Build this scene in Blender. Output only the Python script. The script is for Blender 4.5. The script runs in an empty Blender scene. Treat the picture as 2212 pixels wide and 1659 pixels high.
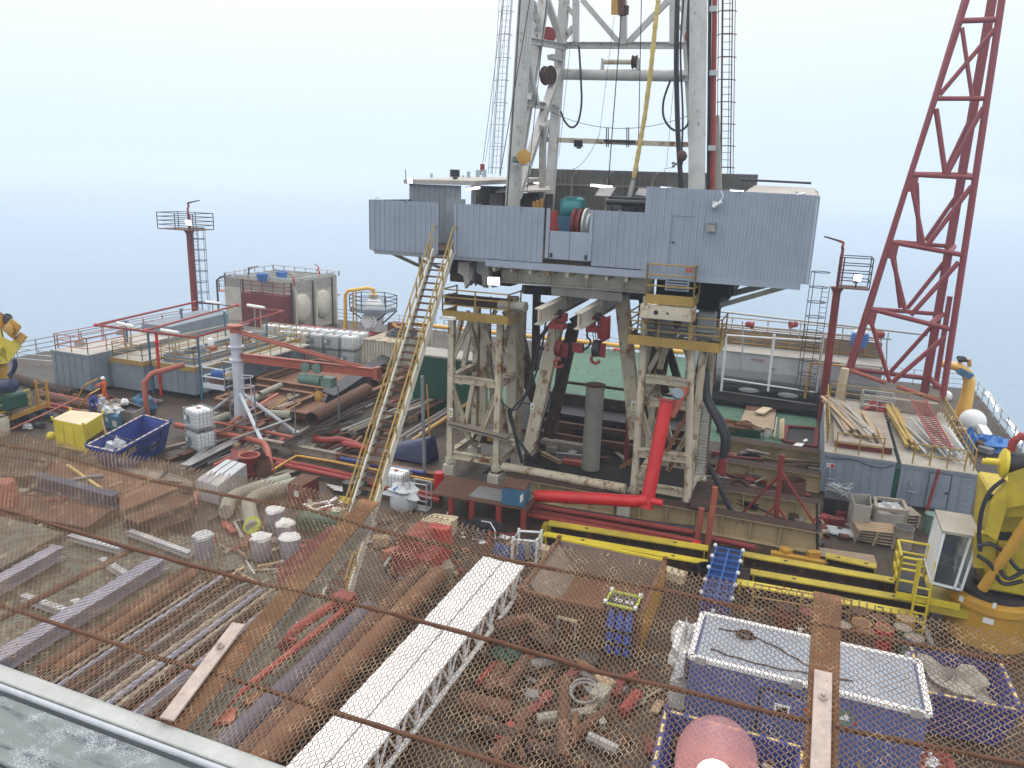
import bpy, math, random
from mathutils import Vector as V, Matrix
random.seed(7)
S = bpy.context.scene
COL = S.collection
rad = math.radians
# ---------------------------------------------------------------- camera
CAMH = 15.2
PITCH, ROLL, YAW = rad(14.7), rad(2.0), rad(21.0)
FW = V((-math.sin(YAW)*math.cos(PITCH), math.cos(YAW)*math.cos(PITCH), -math.sin(PITCH)))
R0 = V((math.cos(YAW), math.sin(YAW), 0)); U0 = R0.cross(FW)
RI = R0*math.cos(ROLL)+U0*math.sin(ROLL); UP = -R0*math.sin(ROLL)+U0*math.cos(ROLL)
EYE = V((0, 0, CAMH))
cam = bpy.data.objects.new('camera', bpy.data.cameras.new('camera'))
COL.objects.link(cam); S.camera = cam
cam.data.sensor_width = 36; cam.data.lens = 36*1650/2212
cam.data.clip_start = 0.05; cam.data.clip_end = 20000
M = Matrix.Identity(4)
for i in range(3):
    M[i][0], M[i][1], M[i][2], M[i][3] = RI[i], UP[i], -FW[i], EYE[i]
cam.matrix_world = M
# ---------------------------------------------------------------- sky, sun, exposure
SUN_EL, SUN_ROT = rad(52), rad(-35)
W = bpy.data.worlds.new('World'); S.world = W; W.use_nodes = True
nt = W.node_tree; nt.nodes.clear()
sky = nt.nodes.new('ShaderNodeTexSky'); sky.sky_type = 'NISHITA'; sky.sun_disc = False
sky.sun_elevation = SUN_EL; sky.sun_rotation = SUN_ROT; sky.dust_density = 6.0; sky.air_density = 1.0; sky.ozone_density = 1.5
hs = nt.nodes.new('ShaderNodeHueSaturation'); hs.inputs['Saturation'].default_value = 0.42
mx = nt.nodes.new('ShaderNodeMix'); mx.data_type = 'RGBA'
mx.inputs[0].default_value = 0.97                                             # overcast layer: pale blue low down, whiter overhead
tc = nt.nodes.new('ShaderNodeTexCoord'); sx = nt.nodes.new('ShaderNodeVectorMath'); sx.operation = 'DOT_PRODUCT'; sx.inputs[1].default_value = (-.05, 0, 1); cr = nt.nodes.new('ShaderNodeValToRGB')
el = cr.color_ramp.elements; el[0].position = .0; el[0].color = (.37, .435, .54, 1); el[1].position = .9; el[1].color = (1, 1, 1, 1)
for p_, c_ in ((.06, (.405, .475, .555)), (.2, (.49, .53, .555)), (.45, (.76, .78, .79))): el.new(p_).color = (*c_, 1)
sc_ = nt.nodes.new('ShaderNodeVectorMath'); sc_.operation = 'SCALE'; sc_.inputs['Scale'].default_value = 14
nt.links.new(tc.outputs['Generated'], sx.inputs[0]); nt.links.new(sx.outputs['Value'], cr.inputs[0]); nt.links.new(cr.outputs[0], sc_.inputs[0]); nt.links.new(sc_.outputs[0], mx.inputs[7])
bg = nt.nodes.new('ShaderNodeBackground'); bg.inputs[1].default_value = 0.1
out = nt.nodes.new('ShaderNodeOutputWorld')
nt.links.new(sky.outputs[0], hs.inputs['Color']); nt.links.new(hs.outputs[0], mx.inputs[6])
nt.links.new(mx.outputs[2], bg.inputs[0]); nt.links.new(bg.outputs[0], out.inputs[0])
sd = bpy.data.lights.new('sun', 'SUN'); sd.energy = 0.9; sd.angle = rad(25); sd.color = (1, .97, .93)
sun = bpy.data.objects.new('sun', sd); COL.objects.link(sun)
az = SUN_ROT
dirv = V((math.sin(az)*math.cos(SUN_EL), math.cos(az)*math.cos(SUN_EL), math.sin(SUN_EL)))
sun.rotation_euler = dirv.to_track_quat('Z', 'Y').to_euler(); sun.location = (-30, 30, 60)
S.view_settings.view_transform = 'Standard'; S.view_settings.look = 'None'
S.view_settings.gamma = 1; S.view_settings.exposure = 0.5
S.render.engine = 'CYCLES'; S.cycles.use_denoising = True
S.cycles.max_bounces = 6; S.cycles.volume_bounces = 1; S.cycles.transparent_max_bounces = 8
# ---------------------------------------------------------------- measuring: photo point -> point in the place
def ray(x, y): return FW + RI*((x-1106)/1650) - UP*((y-829.5)/1650)
def P(x, y, z=0.0):
    v = ray(x, y); return EYE + v*((z-CAMH)/v.z)
def PY(x, y, Y):
    v = ray(x, y); return EYE + v*(Y/v.y)
def PX(x, y, X):
    v = ray(x, y); return EYE + v*(X/v.x)
# ---------------------------------------------------------------- materials
MATS = {}
def _n(nt, t, **k):
    n = nt.nodes.new(t)
    for a, b in k.items(): setattr(n, a, b)
    return n
def paint(name, col, rough=.5, rust=.15, rcol=(.15, .06, .028), dirt=.3, sc=1., metal=0., bump=.15, streak=.5, pat=None, dcol=None):
    """painted or bare surface with uneven colour, stains and rust patches of their own shape"""
    m = bpy.data.materials.new(name); m.use_nodes = True; t = m.node_tree; L = t.links.new
    b = t.nodes['Principled BSDF']
    g = _n(t, 'ShaderNodeNewGeometry')
    n1 = _n(t, 'ShaderNodeTexNoise'); n1.inputs['Scale'].default_value = .9*sc; n1.inputs['Detail'].default_value = 8; n1.inputs['Roughness'].default_value = .65
    L(g.outputs['Position'], n1.inputs['Vector'])
    r1 = _n(t, 'ShaderNodeValToRGB'); e = r1.color_ramp.elements
    d = dcol or tuple(c*.55 for c in col)
    e[0].position = .32; e[1].position = .68
    e[0].color = (*[c*(1-dirt)+q*dirt for c, q in zip(col, d)], 1); e[1].color = (*[min(1, c*(1+.18*dirt)) for c in col], 1)
    L(n1.outputs['Fac'], r1.inputs[0])
    mp = _n(t, 'ShaderNodeMapping'); mp.inputs['Scale'].default_value = (1, 1, 1-.85*streak)
    L(g.outputs['Position'], mp.inputs[0])
    n2 = _n(t, 'ShaderNodeTexNoise'); n2.inputs['Scale'].default_value = 3.2*sc; n2.inputs['Detail'].default_value = 10; n2.inputs['Roughness'].default_value = .72
    L(mp.outputs[0], n2.inputs['Vector'])
    r2 = _n(t, 'ShaderNodeValToRGB'); e = r2.color_ramp.elements
    c0 = .74-.5*rust; e[0].position = c0; e[1].position = min(.99, c0+.09); e[0].color = (0, 0, 0, 1); e[1].color = (1, 1, 1, 1)
    L(n2.outputs['Fac'], r2.inputs[0])
    r3 = _n(t, 'ShaderNodeValToRGB'); e = r3.color_ramp.elements
    e[0].color = (*[c*.6 for c in rcol], 1); e[1].color = (*[min(1, c*1.8) for c in rcol], 1); e[0].position = .3; e[1].position = .75
    n3 = _n(t, 'ShaderNodeTexNoise'); n3.inputs['Scale'].default_value = 11*sc; n3.inputs['Detail'].default_value = 5
    L(g.outputs['Position'], n3.inputs['Vector']); L(n3.outputs['Fac'], r3.inputs[0])
    mi = _n(t, 'ShaderNodeMix', data_type='RGBA')
    L(r2.outputs[0], mi.inputs[0]); L(r1.outputs[0], mi.inputs[6]); L(r3.outputs[0], mi.inputs[7])
    colr = mi.outputs[2]
    if pat: colr = pat(t, g, colr)
    L(colr, b.inputs['Base Color'])
    mr = _n(t, 'ShaderNodeMapRange'); mr.inputs[3].default_value = rough; mr.inputs[4].default_value = min(1, rough+.35)
    L(r2.outputs[0], mr.inputs[0]); L(mr.outputs[0], b.inputs['Roughness'])
    b.inputs['Metallic'].default_value = metal; b.inputs['Specular IOR Level'].default_value = .45 if rough < .5 else .22
    if bump:
        bp = _n(t, 'ShaderNodeBump'); bp.inputs['Strength'].default_value = bump; bp.inputs['Distance'].default_value = .03
        L(n2.outputs['Fac'], bp.inputs['Height']); L(bp.outputs[0], b.inputs['Normal'])
    MATS[name] = m; return m
def glow(name, col, s):
    m = bpy.data.materials.new(name); m.use_nodes = True; b = m.node_tree.nodes['Principled BSDF']
    b.inputs['Base Color'].default_value = (.8, .8, .8, 1)
    b.inputs['Emission Color'].default_value = (*col, 1); b.inputs['Emission Strength'].default_value = s
    MATS[name] = m; return m
paint('off_white', (.54, .50, .41), .5, .28, rcol=(.17, .075, .03), dirt=.5)          # aged cream structure paint
paint('off_white_rusty', (.54, .48, .365), .55, .45, rcol=(.19, .085, .032), dirt=.6, sc=.6)
paint('mast_grey', (.50, .49, .46), .5, .32, dirt=.55)
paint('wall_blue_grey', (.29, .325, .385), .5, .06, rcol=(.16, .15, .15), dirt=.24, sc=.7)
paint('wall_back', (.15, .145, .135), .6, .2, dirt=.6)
paint('hut_grey', (.24, .265, .29), .55, .12, dirt=.4)
paint('roof_pale', (.42, .385, .35), .7, .18, dirt=.4)
paint('tank_grey', (.20, .235, .275), .5, .10, dirt=.45)
paint('tank_top', (.34, .32, .285), .7, .22, dirt=.5)
paint('cream', (.55, .51, .43), .5, .18, dirt=.5)
paint('pale_grey', (.42, .43, .45), .45, .10, dirt=.35)
paint('stringer_cream', (.62, .585, .49), .5, .2, dirt=.35)
paint('dark_bay', (.018, .016, .015), .9, .25, rcol=(.06, .03, .02), dirt=.4)  # near-black base carries the deep shade under the drill floor
paint('skid_cream', (.42, .33, .19), .55, .3, dirt=.4)
paint('basket_brown', (.26, .20, .165), .6, .15, dirt=.3)
paint('cyl_blue', (.03, .11, .45), .4, .03, dirt=.25)
paint('cont_roof', (.29, .325, .38), .6, .27, rcol=(.07,.06,.06), dirt=.4, streak=0)
paint('blue_slate', (.05, .065, .115), .6, .15, dirt=.4)
paint('white', (.74, .74, .74), .45, .06, dirt=.2)
paint('white_clean', (.74, .74, .73), .5, .13, rcol=(.22, .2, .18), dirt=.3)
paint('jib_white', (.50, .52, .57), .45, .05, dirt=.25)
paint('yellow_rail', (.36, .235, .065), .5, .22, dirt=.5)
paint('yellow', (.50, .38, .035), .5, .24, rcol=(.10, .07, .035), dirt=.55, dcol=(.18, .13, .04))
paint('yellow_bright', (.62, .48, .035), .45, .14, rcol=(.12, .08, .03), dirt=.4)
paint('amber', (.50, .27, .04), .45, .08, dirt=.4)
paint('yellow_pipe', (.72, .40, .06), .4, .05, dirt=.25)
paint('red', (.50, .014, .016), .38, .04, dirt=.3)
paint('red_faded', (.29, .05, .042), .5, .15, dirt=.45)
paint('red_oxide', (.22, .035, .035), .5, .10, dirt=.4)
paint('boom_red', (.24, .035, .04), .45, .08, dirt=.35)
paint('salmon', (.37, .105, .07), .5, .2, dirt=.5)
paint('maroon', (.16, .03, .03), .5, .15, dirt=.5)
paint('rust', (.115, .06, .042), .8, .5, rcol=(.11, .05, .03), dirt=.6, bump=.3)
paint('rust_dark', (.05, .032, .026), .8, .4, rcol=(.13, .055, .03), dirt=.6, bump=.3)
paint('rust_orange', (.17, .082, .045), .8, .4, rcol=(.16, .06, .03), dirt=.5, bump=.3)
paint('rust_pit', (.19, .095, .055), .75, .4, rcol=(.13, .055, .03), dirt=.6, bump=.25)
paint('dark_steel', (.045, .045, .05), .5, .3, dirt=.4, metal=.2)
paint('black', (.018, .018, .02), .45, .05, dirt=.3)
paint('black_hose', (.02, .022, .026), .45, 0, dirt=.3)
paint('steel', (.24, .24, .24), .45, .3, dirt=.5, metal=.3)
paint('galv', (.45, .47, .48), .4, .12, dirt=.3, metal=.4)
paint('tube_grey', (.17, .165, .17), .6, .3, dirt=.5)
paint('steel_lavender', (.25, .25, .315), .6, .12, dirt=.4)
paint('pipe_purple', (.085, .08, .11), .6, .2, dirt=.4)
paint('blue', (.03, .05, .22), .45, .05, dirt=.35)
paint('blue_deep', (.04, .045, .19), .45, .08, dirt=.4)
paint('blue_plastic', (.035, .10, .30), .5, .06, dirt=.4)
paint('cont_blue', (.095, .125, .31), .5, .08, dirt=.4)
paint('blue_box', (.05, .14, .24), .5, .3, dirt=.4)
paint('teal', (.02, .19, .20), .4, .08, dirt=.3)
paint('green_dark', (.015, .075, .05), .5, .15, dirt=.4)
paint('green_valve', (.13, .20, .17), .5, .2, dirt=.4)
paint('lime', (.42, .48, .06), .5, .1, dirt=.3)
paint('orange_cloth', (.75, .13, .02), .8, 0, dirt=.2)
paint('blue_cloth', (.03, .06, .33), .85, 0, dirt=.25)
paint('helmet', (.85, .85, .85), .3, 0, dirt=.05)
paint('skin', (.42, .23, .15), .6, 0, dirt=.1)
paint('tarp_blue', (.04, .17, .48), .45, 0, dirt=.35)
paint('tarp_navy', (.012, .02, .075), .35, 0, dirt=.35)
paint('sacking', (.50, .51, .52), .7, .0, dirt=.35)
paint('wood', (.38, .27, .17), .8, .25, rcol=(.18, .10, .06), dirt=.5, streak=0)
paint('wood_grey', (.29, .245, .20), .85, .3, rcol=(.15, .1, .07), dirt=.5)
paint('wood_pale', (.58, .48, .33), .75, .08, dirt=.35)
paint('ply', (.34, .26, .18), .8, .3, rcol=(.2, .11, .06), dirt=.4)
paint('plastic_white', (.78, .79, .80), .4, 0, dirt=.12)
paint('plastic_tank', (.55, .58, .60), .4, .05, dirt=.35)
paint('plastic_dirty', (.30, .29, .26), .5, .2, dirt=.6)
paint('concrete_pipe', (.31, .30, .25), .75, .1, dirt=.4)
paint('yellow_tape', (.62, .46, .16), .6, .1, dirt=.5)
paint('label_grey', (.16, .20, .24), .5, 0, dirt=.1)
paint('flange_rust', (.215, .11, .06), .75, .4, rcol=(.22, .085, .035), dirt=.5, sc=6, bump=.3)
paint('web_pale', (.34, .34, .31), .6, .2, dirt=.4, sc=4)
paint('bar_pink', (.45, .36, .32), .6, .3, rcol=(.2, .12, .09), dirt=.5, sc=18, bump=.3, streak=0)
paint('mesh_rust', (.21, .135, .09), .7, .5, rcol=(.28, .2, .13), dirt=.5, sc=3)
paint('rod_rust', (.125, .06, .038), .8, .4, rcol=(.1, .05, .03), dirt=.5, sc=10, bump=.3)
glow('lamp_white', (.92, .97, 1.0), 6)
glow('tube_white', (.93, .97, 1.0), 3)
# ---------------------------------------------------------------- mesh builder
ORG = {}
class MB:
    def __init__(s): s.v = []; s.f = []
    def _add(s, vs, fs):
        k = len(s.v); s.v += [tuple(p) for p in vs]; s.f += [tuple(i+k for i in f) for f in fs]; return s
    def hexa(s, p):   # 4 bottom ccw, 4 top ccw
        return s._add(p, [(3, 2, 1, 0), (4, 5, 6, 7), (0, 1, 5, 4), (1, 2, 6, 5), (2, 3, 7, 6), (3, 0, 4, 7)])
    def box(s, c, d, rz=0.):
        x, y, z = d[0]/2, d[1]/2, d[2]/2; R = Matrix.Rotation(rz, 3, 'Z'); c = V(c)
        return s.hexa([c+R @ V(q) for q in ((-x, -y, -z), (x, -y, -z), (x, y, -z), (-x, y, -z), (-x, -y, z), (x, -y, z), (x, y, z), (-x, y, z))])
    def span(s, a, b):   # axis-aligned box between two corners
        a, b = V(a), V(b); return s.box((a+b)/2, [abs(q) for q in (b-a)])
    def plate(s, pts, t=.02):   # polygon prism going down by t
        n = len(pts); a = [V(p) for p in pts]; nn = (a[1]-a[0]).cross(a[2]-a[0]).normalized()
        if nn.z < -1e-6: a.reverse(); nn = -nn
        return s._add([p-nn*t for p in a]+a, [tuple(range(n))[::-1], tuple(range(n, 2*n))]+[(i, (i+1) % n, n+(i+1) % n, n+i) for i in range(n)])
    def bar(s, p, q, w, h, up=(0, 0, 1)):
        p, q = V(p), V(q); d = (q-p).normalized(); u = V(up)
        if abs(d.dot(u)) > .98: u = V((0, 1, 0))
        a = d.cross(u).normalized(); b = a.cross(d).normalized(); a *= w/2; b *= h/2
        return s.hexa([p-a-b, p+a-b, q+a-b, q-a-b, p-a+b, p+a+b, q+a+b, q-a+b])
    def ibeam(s, p, q, w, h, t=.03, up=(0, 0, 1)):
        p, q = V(p), V(q); d = (q-p).normalized(); u = V(up)
        if abs(d.dot(u)) > .98: u = V((0, 1, 0))
        b = d.cross(u).normalized().cross(d).normalized()
        o = b*(h/2-t/2)
        s.bar(p+o, q+o, w, t, up); s.bar(p-o, q-o, w, t, up); return s.bar(p, q, t, h-2*t, up)
    def tube(s, p, q, r, n=8, r2=None, cap=True):
        p, q = V(p), V(q); d = (q-p).normalized(); u = V((0, 0, 1)) if abs(d.z) < .9 else V((1, 0, 0))
        a = d.cross(u).normalized(); b = d.cross(a); r2 = r if r2 is None else r2
        k = len(s.v); an = [2*math.pi*i/n for i in range(n)]
        s.v += [tuple(p+(a*math.cos(t)+b*math.sin(t))*r) for t in an]+[tuple(q+(a*math.cos(t)+b*math.sin(t))*r2) for t in an]
        s.f += [(k+i, k+n+i, k+n+(i+1) % n, k+(i+1) % n) for i in range(n)]
        if cap: s.f += [tuple(k+i for i in range(n)), tuple(k+2*n-1-i for i in range(n))]
        return s
    def pipe(s, p, q, ro, ri, n=20):   # hollow, open both ends
        p, q = V(p), V(q); d = (q-p).normalized(); u = V((0, 0, 1)) if abs(d.z) < .9 else V((1, 0, 0))
        a = d.cross(u).normalized(); b = d.cross(a); k = len(s.v)
        for (c, r) in ((p, ro), (q, ro), (q, ri), (p, ri)):
            s.v += [tuple(c+(a*math.cos(2*math.pi*i/n)+b*math.sin(2*math.pi*i/n))*r) for i in range(n)]
        for j in range(4):
            for i in range(n):
                A, B = k+j*n, k+((j+1) % 4)*n
                s.f.append((A+i, B+i, B+(i+1) % n, A+(i+1) % n))
        return s
    def path(s, pts, r, n=8, closed=False):
        pts = [V(p) for p in pts]; m = len(pts); k = len(s.v); a = None
        for i, p in enumerate(pts):
            d = (pts[(i+1) % m] if (closed or i < m-1) else p)-(pts[i-1] if (closed or i > 0) else p); d.normalize()
            if a is None: u = V((0, 0, 1)) if abs(d.z) < .9 else V((1, 0, 0)); a = d.cross(u).normalized()
            else: a = (a-d*a.dot(d)).normalized()
            b = d.cross(a); rr = r[i] if isinstance(r, (list, tuple)) else r
            s.v += [tuple(p+(a*math.cos(2*math.pi*j/n)+b*math.sin(2*math.pi*j/n))*rr) for j in range(n)]
        for i in range(m if closed else m-1):
            A, B = k+i*n, k+((i+1) % m)*n
            s.f += [(A+j, B+j, B+(j+1) % n, A+(j+1) % n) for j in range(n)]
        if not closed: s.f += [tuple(k+j for j in range(n)), tuple(k+(m-1)*n+n-1-j for j in range(n))]
        return s
    def lathe(s, prof, c=(0, 0, 0), n=20, ax=(0, 0, 1)):
        c = V(c); d = V(ax).normalized(); u = V((0, 0, 1)) if abs(d.z) < .9 else V((1, 0, 0))
        a = d.cross(u).normalized(); b = d.cross(a); k = len(s.v); m = len(prof)
        for r, h in prof:
            s.v += [tuple(c+d*h+(a*math.cos(2*math.pi*j/n)+b*math.sin(2*math.pi*j/n))*r) for j in range(n)]
        for i in range(m-1):
            A, B = k+i*n, k+(i+1)*n
            s.f += [(A+j, B+j, B+(j+1) % n, A+(j+1) % n) for j in range(n)]
        s.f += [tuple(k+j for j in range(n)), tuple(k+(m-1)*n+n-1-j for j in range(n))]
        return s
    def torus(s, c, R, r, ax=(0, 0, 1), n=24, m=8, a0=0, a1=None):
        d = V(ax).normalized(); u = V((0, 0, 1)) if abs(d.z) < .9 else V((1, 0, 0)); a = d.cross(u).normalized(); b = d.cross(a); c = V(c)
        full = a1 is None; a1 = 2*math.pi if full else a1
        k = n if full else n+1
        return s.path([c+(a*math.cos(a0+(a1-a0)*i/n)+b*math.sin(a0+(a1-a0)*i/n))*R for i in range(k)], r, m, closed=full)
    def corr(s, p, q, z0, z1, nrm, pitch=.28, dep=.05, t=.012):   # upright corrugated sheet from p to q
        p, q = V(p), V(q); L = (q-p).length; u = (q-p)/L; nrm = V(nrm).normalized(); N = max(1, round(L/pitch)); w = L/N; prof = []
        for i in range(N):
            for f, e in ((0, 0), (.62, 0), (.7, 1), (.92, 1)): prof.append(((i+f)*w, e*dep))
        prof.append((L, 0)); k = len(s.v); m = len(prof)
        zf = (lambda z, x: z(x/L) if callable(z) else z)
        for off in (0, -t):
            for z in (z0, z1):
                s.v += [tuple(V((p.x, p.y, 0))+u*x+nrm*(e+off)+V((0, 0, zf(z, x)))) for x, e in prof]
        for i in range(m-1):
            a, b, c, d = k+i, k+m+i, k+2*m+i, k+3*m+i
            s.f += [(a, a+1, b+1, b), (c+1, c, d, d+1), (b, b+1, d+1, d), (a+1, a, c, c+1)]
        s.f += [(k, k+m, k+3*m, k+2*m), (k+m-1, k+3*m-1, k+4*m-1, k+2*m-1)]
        return s
    def blob(s, c, r, seed=0, n=12, m=8, amp=.2, flat=None):   # uneven lump
        rn = random.Random(seed); c = V(c); k = len(s.v); ph = [rn.uniform(0, 6.28) for _ in range(6)]
        for i in range(m+1):
            th = math.pi*i/m
            for j in range(n):
                f = 2*math.pi*j/n
                q = 1+amp*(math.sin(3*f+ph[0])*math.sin(2*th+ph[1])+.6*math.sin(5*f+ph[2]+3*th)+.5*math.sin(7*th+ph[3]))
                z = math.cos(th)*r[2]*q
                if flat is not None: z = max(z, flat)
                s.v.append(tuple(c+V((math.sin(th)*math.cos(f)*r[0]*q, math.sin(th)*math.sin(f)*r[1]*q, z))))
        for i in range(m):
            A, B = k+i*n, k+(i+1)*n
            s.f += [(A+j, B+j, B+(j+1) % n, A+(j+1) % n) for j in range(n)]
        return s
    def each(s, name, mat, parent, **k):   # every loose piece becomes a part of its own
        u = list(range(len(s.v)))
        def f(a):
            while u[a] != a: u[a] = u[u[a]]; a = u[a]
            return a
        for q in s.f:
            for a in q[1:]: u[f(a)] = f(q[0])
        gr = {}
        for q in s.f: gr.setdefault(f(q[0]), []).append(q)
        for qs in gr.values():
            m = MB(); ix = {}
            for q in qs:
                for a in q:
                    if a not in ix: ix[a] = len(m.v); m.v.append(s.v[a])
            m.f = [tuple(ix[a] for a in q) for q in qs]; m.build(name, mat, parent, **k)
    def build(s, name, mat, parent=None, smooth=False, bevel=0, label=None):
        me = bpy.data.meshes.new(name); ob = bpy.data.objects.new(name, me)
        if parent is None:
            xs = [p[0] for p in s.v]; ys = [p[1] for p in s.v]; zs = [p[2] for p in s.v]
            o = V(((min(xs)+max(xs))/2, (min(ys)+max(ys))/2, min(zs))); ob.location = o
        else: o = ORG[parent.name]; ob.parent = parent
        me.from_pydata([(p[0]-o.x, p[1]-o.y, p[2]-o.z) for p in s.v], [], s.f); me.update()
        if smooth:
            me.polygons.foreach_set('use_smooth', [True]*len(me.polygons))
            try: me.set_sharp_from_angle(angle=rad(38))
            except Exception: pass
        me.materials.append(MATS[mat] if isinstance(mat, str) else mat)
        COL.objects.link(ob); ORG[ob.name] = o
        if bevel:
            md = ob.modifiers.new('b', 'BEVEL'); md.width = bevel; md.segments = 1; md.limit_method = 'ANGLE'; md.angle_limit = rad(50)
        if label: ob['label'] = label
        return ob
def tag(o, label, cat, group=None, kind=None):
    if label: o['label'] = label
    if cat: o['category'] = cat
    if group: o['group'] = group
    if kind: o['kind'] = kind
    return o
def thing(name, label, cat, loc=(0, 0, 0), group=None):
    o = bpy.data.objects.new(name, None); COL.objects.link(o); o.location = V(loc); o.empty_display_size = .3
    ORG[o.name] = V(loc); return tag(o, label, cat, group)
def dup(o, loc, rz=0., label=None, group=None, scale=None):
    def cp(a, par):
        c = a.copy(); COL.objects.link(c); ORG[c.name] = ORG[a.name]
        if par: c.parent = par; c.matrix_parent_inverse = a.matrix_parent_inverse
        for ch in KIDS.get(a.name, []): cp(ch, c)
        return c
    KIDS.clear()
    for x in bpy.data.objects:
        if x.parent: KIDS.setdefault(x.parent.name, []).append(x)
    c = cp(o, None); c.location = V(loc); c.rotation_euler = (0, 0, rz)
    if scale: c.scale = scale
    if label: c['label'] = label
    if group: c['group'] = group
    return c
KIDS = {}
def ccw(k):   # corners in turning order seen from above
    c = sum(k, V())/len(k); return sorted(k, key=lambda p: math.atan2(p.y-c.y, p.x-c.x))
def lerp(a, b, t): return V(a)+(V(b)-V(a))*t
def rails(mb, pts, h=1.1, r=.028, step=1.6, mids=2, posts=True, kick=0):
    pts = [V(p) for p in pts]
    for a, b in zip(pts, pts[1:]):
        u = V((0, 0, 1)); n = max(1, round((b-a).length/step))
        for j in range(mids+1): mb.tube(a+u*h*(j+1)/(mids+1), b+u*h*(j+1)/(mids+1), r, 6)
        if posts:
            for i in range(n+1): mb.tube(lerp(a, b, i/n), lerp(a, b, i/n)+u*(h+r), r*1.15, 6)
        if kick: mb.bar(a+u*kick/2, b+u*kick/2, .02, kick)
    return mb
def text(name, body, size, mat, parent, loc, rot, depth=.004, align='CENTER'):
    c = bpy.data.curves.new(name, 'FONT'); c.body = body; c.size = size; c.extrude = depth; c.align_x = align; c.align_y = 'CENTER'
    t = bpy.data.objects.new('tmp', c); COL.objects.link(t)
    dg = bpy.context.evaluated_depsgraph_get(); me = bpy.data.meshes.new_from_object(t.evaluated_get(dg)); bpy.data.objects.remove(t)
    ob = bpy.data.objects.new(name, me); COL.objects.link(ob); me.materials.clear(); me.materials.append(MATS[mat])
    me.transform(Matrix.Translation(V(loc)-(ORG[parent.name] if parent else V())) @ rot.to_4x4())
    if parent: ob.parent = parent
    ORG[ob.name] = ORG[parent.name] if parent else V(); return ob
def faceM(right, up): # rotation whose x runs along right and y along up
    r = V(right).normalized(); u = V(up).normalized(); n = r.cross(u).normalized(); u = n.cross(r)
    return Matrix((r, u, n)).transposed()
# ================================================================ SETTING
def mat_deck():
    def pat(t, g, c):
        L = t.links.new
        n = _n(t, 'ShaderNodeTexNoise'); n.inputs['Scale'].default_value = .16; n.inputs['Detail'].default_value = 9; n.inputs['Roughness'].default_value = .7
        L(g.outputs['Position'], n.inputs['Vector'])
        r = _n(t, 'ShaderNodeValToRGB'); e = r.color_ramp.elements; e[0].position = .5; e[1].position = .62; e[0].color = (0, 0, 0, 1); e[1].color = (.75, .75, .75, 1)
        L(n.outputs['Fac'], r.inputs[0])
        m = _n(t, 'ShaderNodeMix', data_type='RGBA'); L(r.outputs[0], m.inputs[0]); L(c, m.inputs[6]); m.inputs[7].default_value = (.058, .055, .044, 1)
        bk = _n(t, 'ShaderNodeTexBrick'); bk.inputs['Scale'].default_value = 1; bk.inputs['Brick Width'].default_value = 4.6; bk.inputs['Row Height'].default_value = 1.9; bk.inputs['Mortar Size'].default_value = .022; bk.inputs['Mortar Smooth'].default_value = .4
        bk.inputs['Color1'].default_value = (1, 1, 1, 1); bk.inputs['Color2'].default_value = (.80, .82, .82, 1); bk.inputs['Mortar'].default_value = (.42, .36, .33, 1); L(g.outputs['Position'], bk.inputs['Vector'])
        mm = _n(t, 'ShaderNodeMix', data_type='RGBA', blend_type='MULTIPLY'); mm.inputs[0].default_value = 1; L(m.outputs[2], mm.inputs[6]); L(bk.outputs['Color'], mm.inputs[7])
        return mm.outputs[2]
    return paint('deck', (.056, .039, .028), .5, .45, rcol=(.10, .048, .027), dirt=.6, sc=.6, streak=0, pat=pat, bump=.3)
mat_deck()
paint('deck_green', (.075, .155, .105), .75, .40, rcol=(.08, .06, .045), dirt=.6, sc=.5, streak=0, dcol=(.06, .11, .08))
paint('deck_green_worn', (.12, .145, .115), .55, .56, rcol=(.085, .062, .045), dirt=.5, sc=.9, streak=0)
def mat_sea():
    m = bpy.data.materials.new('sea'); m.use_nodes = True; t = m.node_tree; L = t.links.new; b = t.nodes['Principled BSDF']
    b.inputs['Base Color'].default_value = (.20, .275, .36, 1); b.inputs['Roughness'].default_value = .25; b.inputs['IOR'].default_value = 1.33
    g = _n(t, 'ShaderNodeNewGeometry'); mp = _n(t, 'ShaderNodeMapping'); mp.inputs['Rotation'].default_value = (0, 0, .5); mp.inputs['Scale'].default_value = (.35, 1, 1)
    L(g.outputs['Position'], mp.inputs[0]); prev = None
    for sc, st, ds in ((.5, .9, .5), (.09, .4, 2.0), (1.6, .6, .16)):
        n = _n(t, 'ShaderNodeTexNoise'); n.inputs['Scale'].default_value = sc; n.inputs['Detail'].default_value = 5; n.inputs['Roughness'].default_value = .6
        L(mp.outputs[0], n.inputs['Vector']); bp = _n(t, 'ShaderNodeBump'); bp.inputs['Strength'].default_value = st; bp.inputs['Distance'].default_value = ds
        L(n.outputs['Fac'], bp.inputs['Height'])
        if prev: L(prev.outputs[0], bp.inputs['Normal'])
        prev = bp
    L(prev.outputs[0], b.inputs['Normal']); MATS['sea'] = m
mat_sea()
SEA = -20
o = MB().plate([(-2950, -2950, SEA), (2950, -2950, SEA), (2950, 2950, SEA), (-2950, 2950, SEA)], .5).build('sea', 'sea'); o['kind'] = 'structure'
hz = bpy.data.materials.new('haze'); hz.use_nodes = True; t = hz.node_tree; t.nodes.clear()
vo = t.nodes.new('ShaderNodeVolumePrincipled'); ot = t.nodes.new('ShaderNodeOutputMaterial'); t.links.new(vo.outputs[0], ot.inputs['Volume'])
vo.inputs['Color'].default_value = (.79, .87, .975, 1); vo.inputs['Density'].default_value = .0010; vo.inputs['Anisotropy'].default_value = .35
MATS['haze'] = hz
o = MB().span((-3000, -3000, SEA-1.5), (3000, 3000, 48)).build('haze', 'haze'); o['kind'] = 'stuff'
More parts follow.
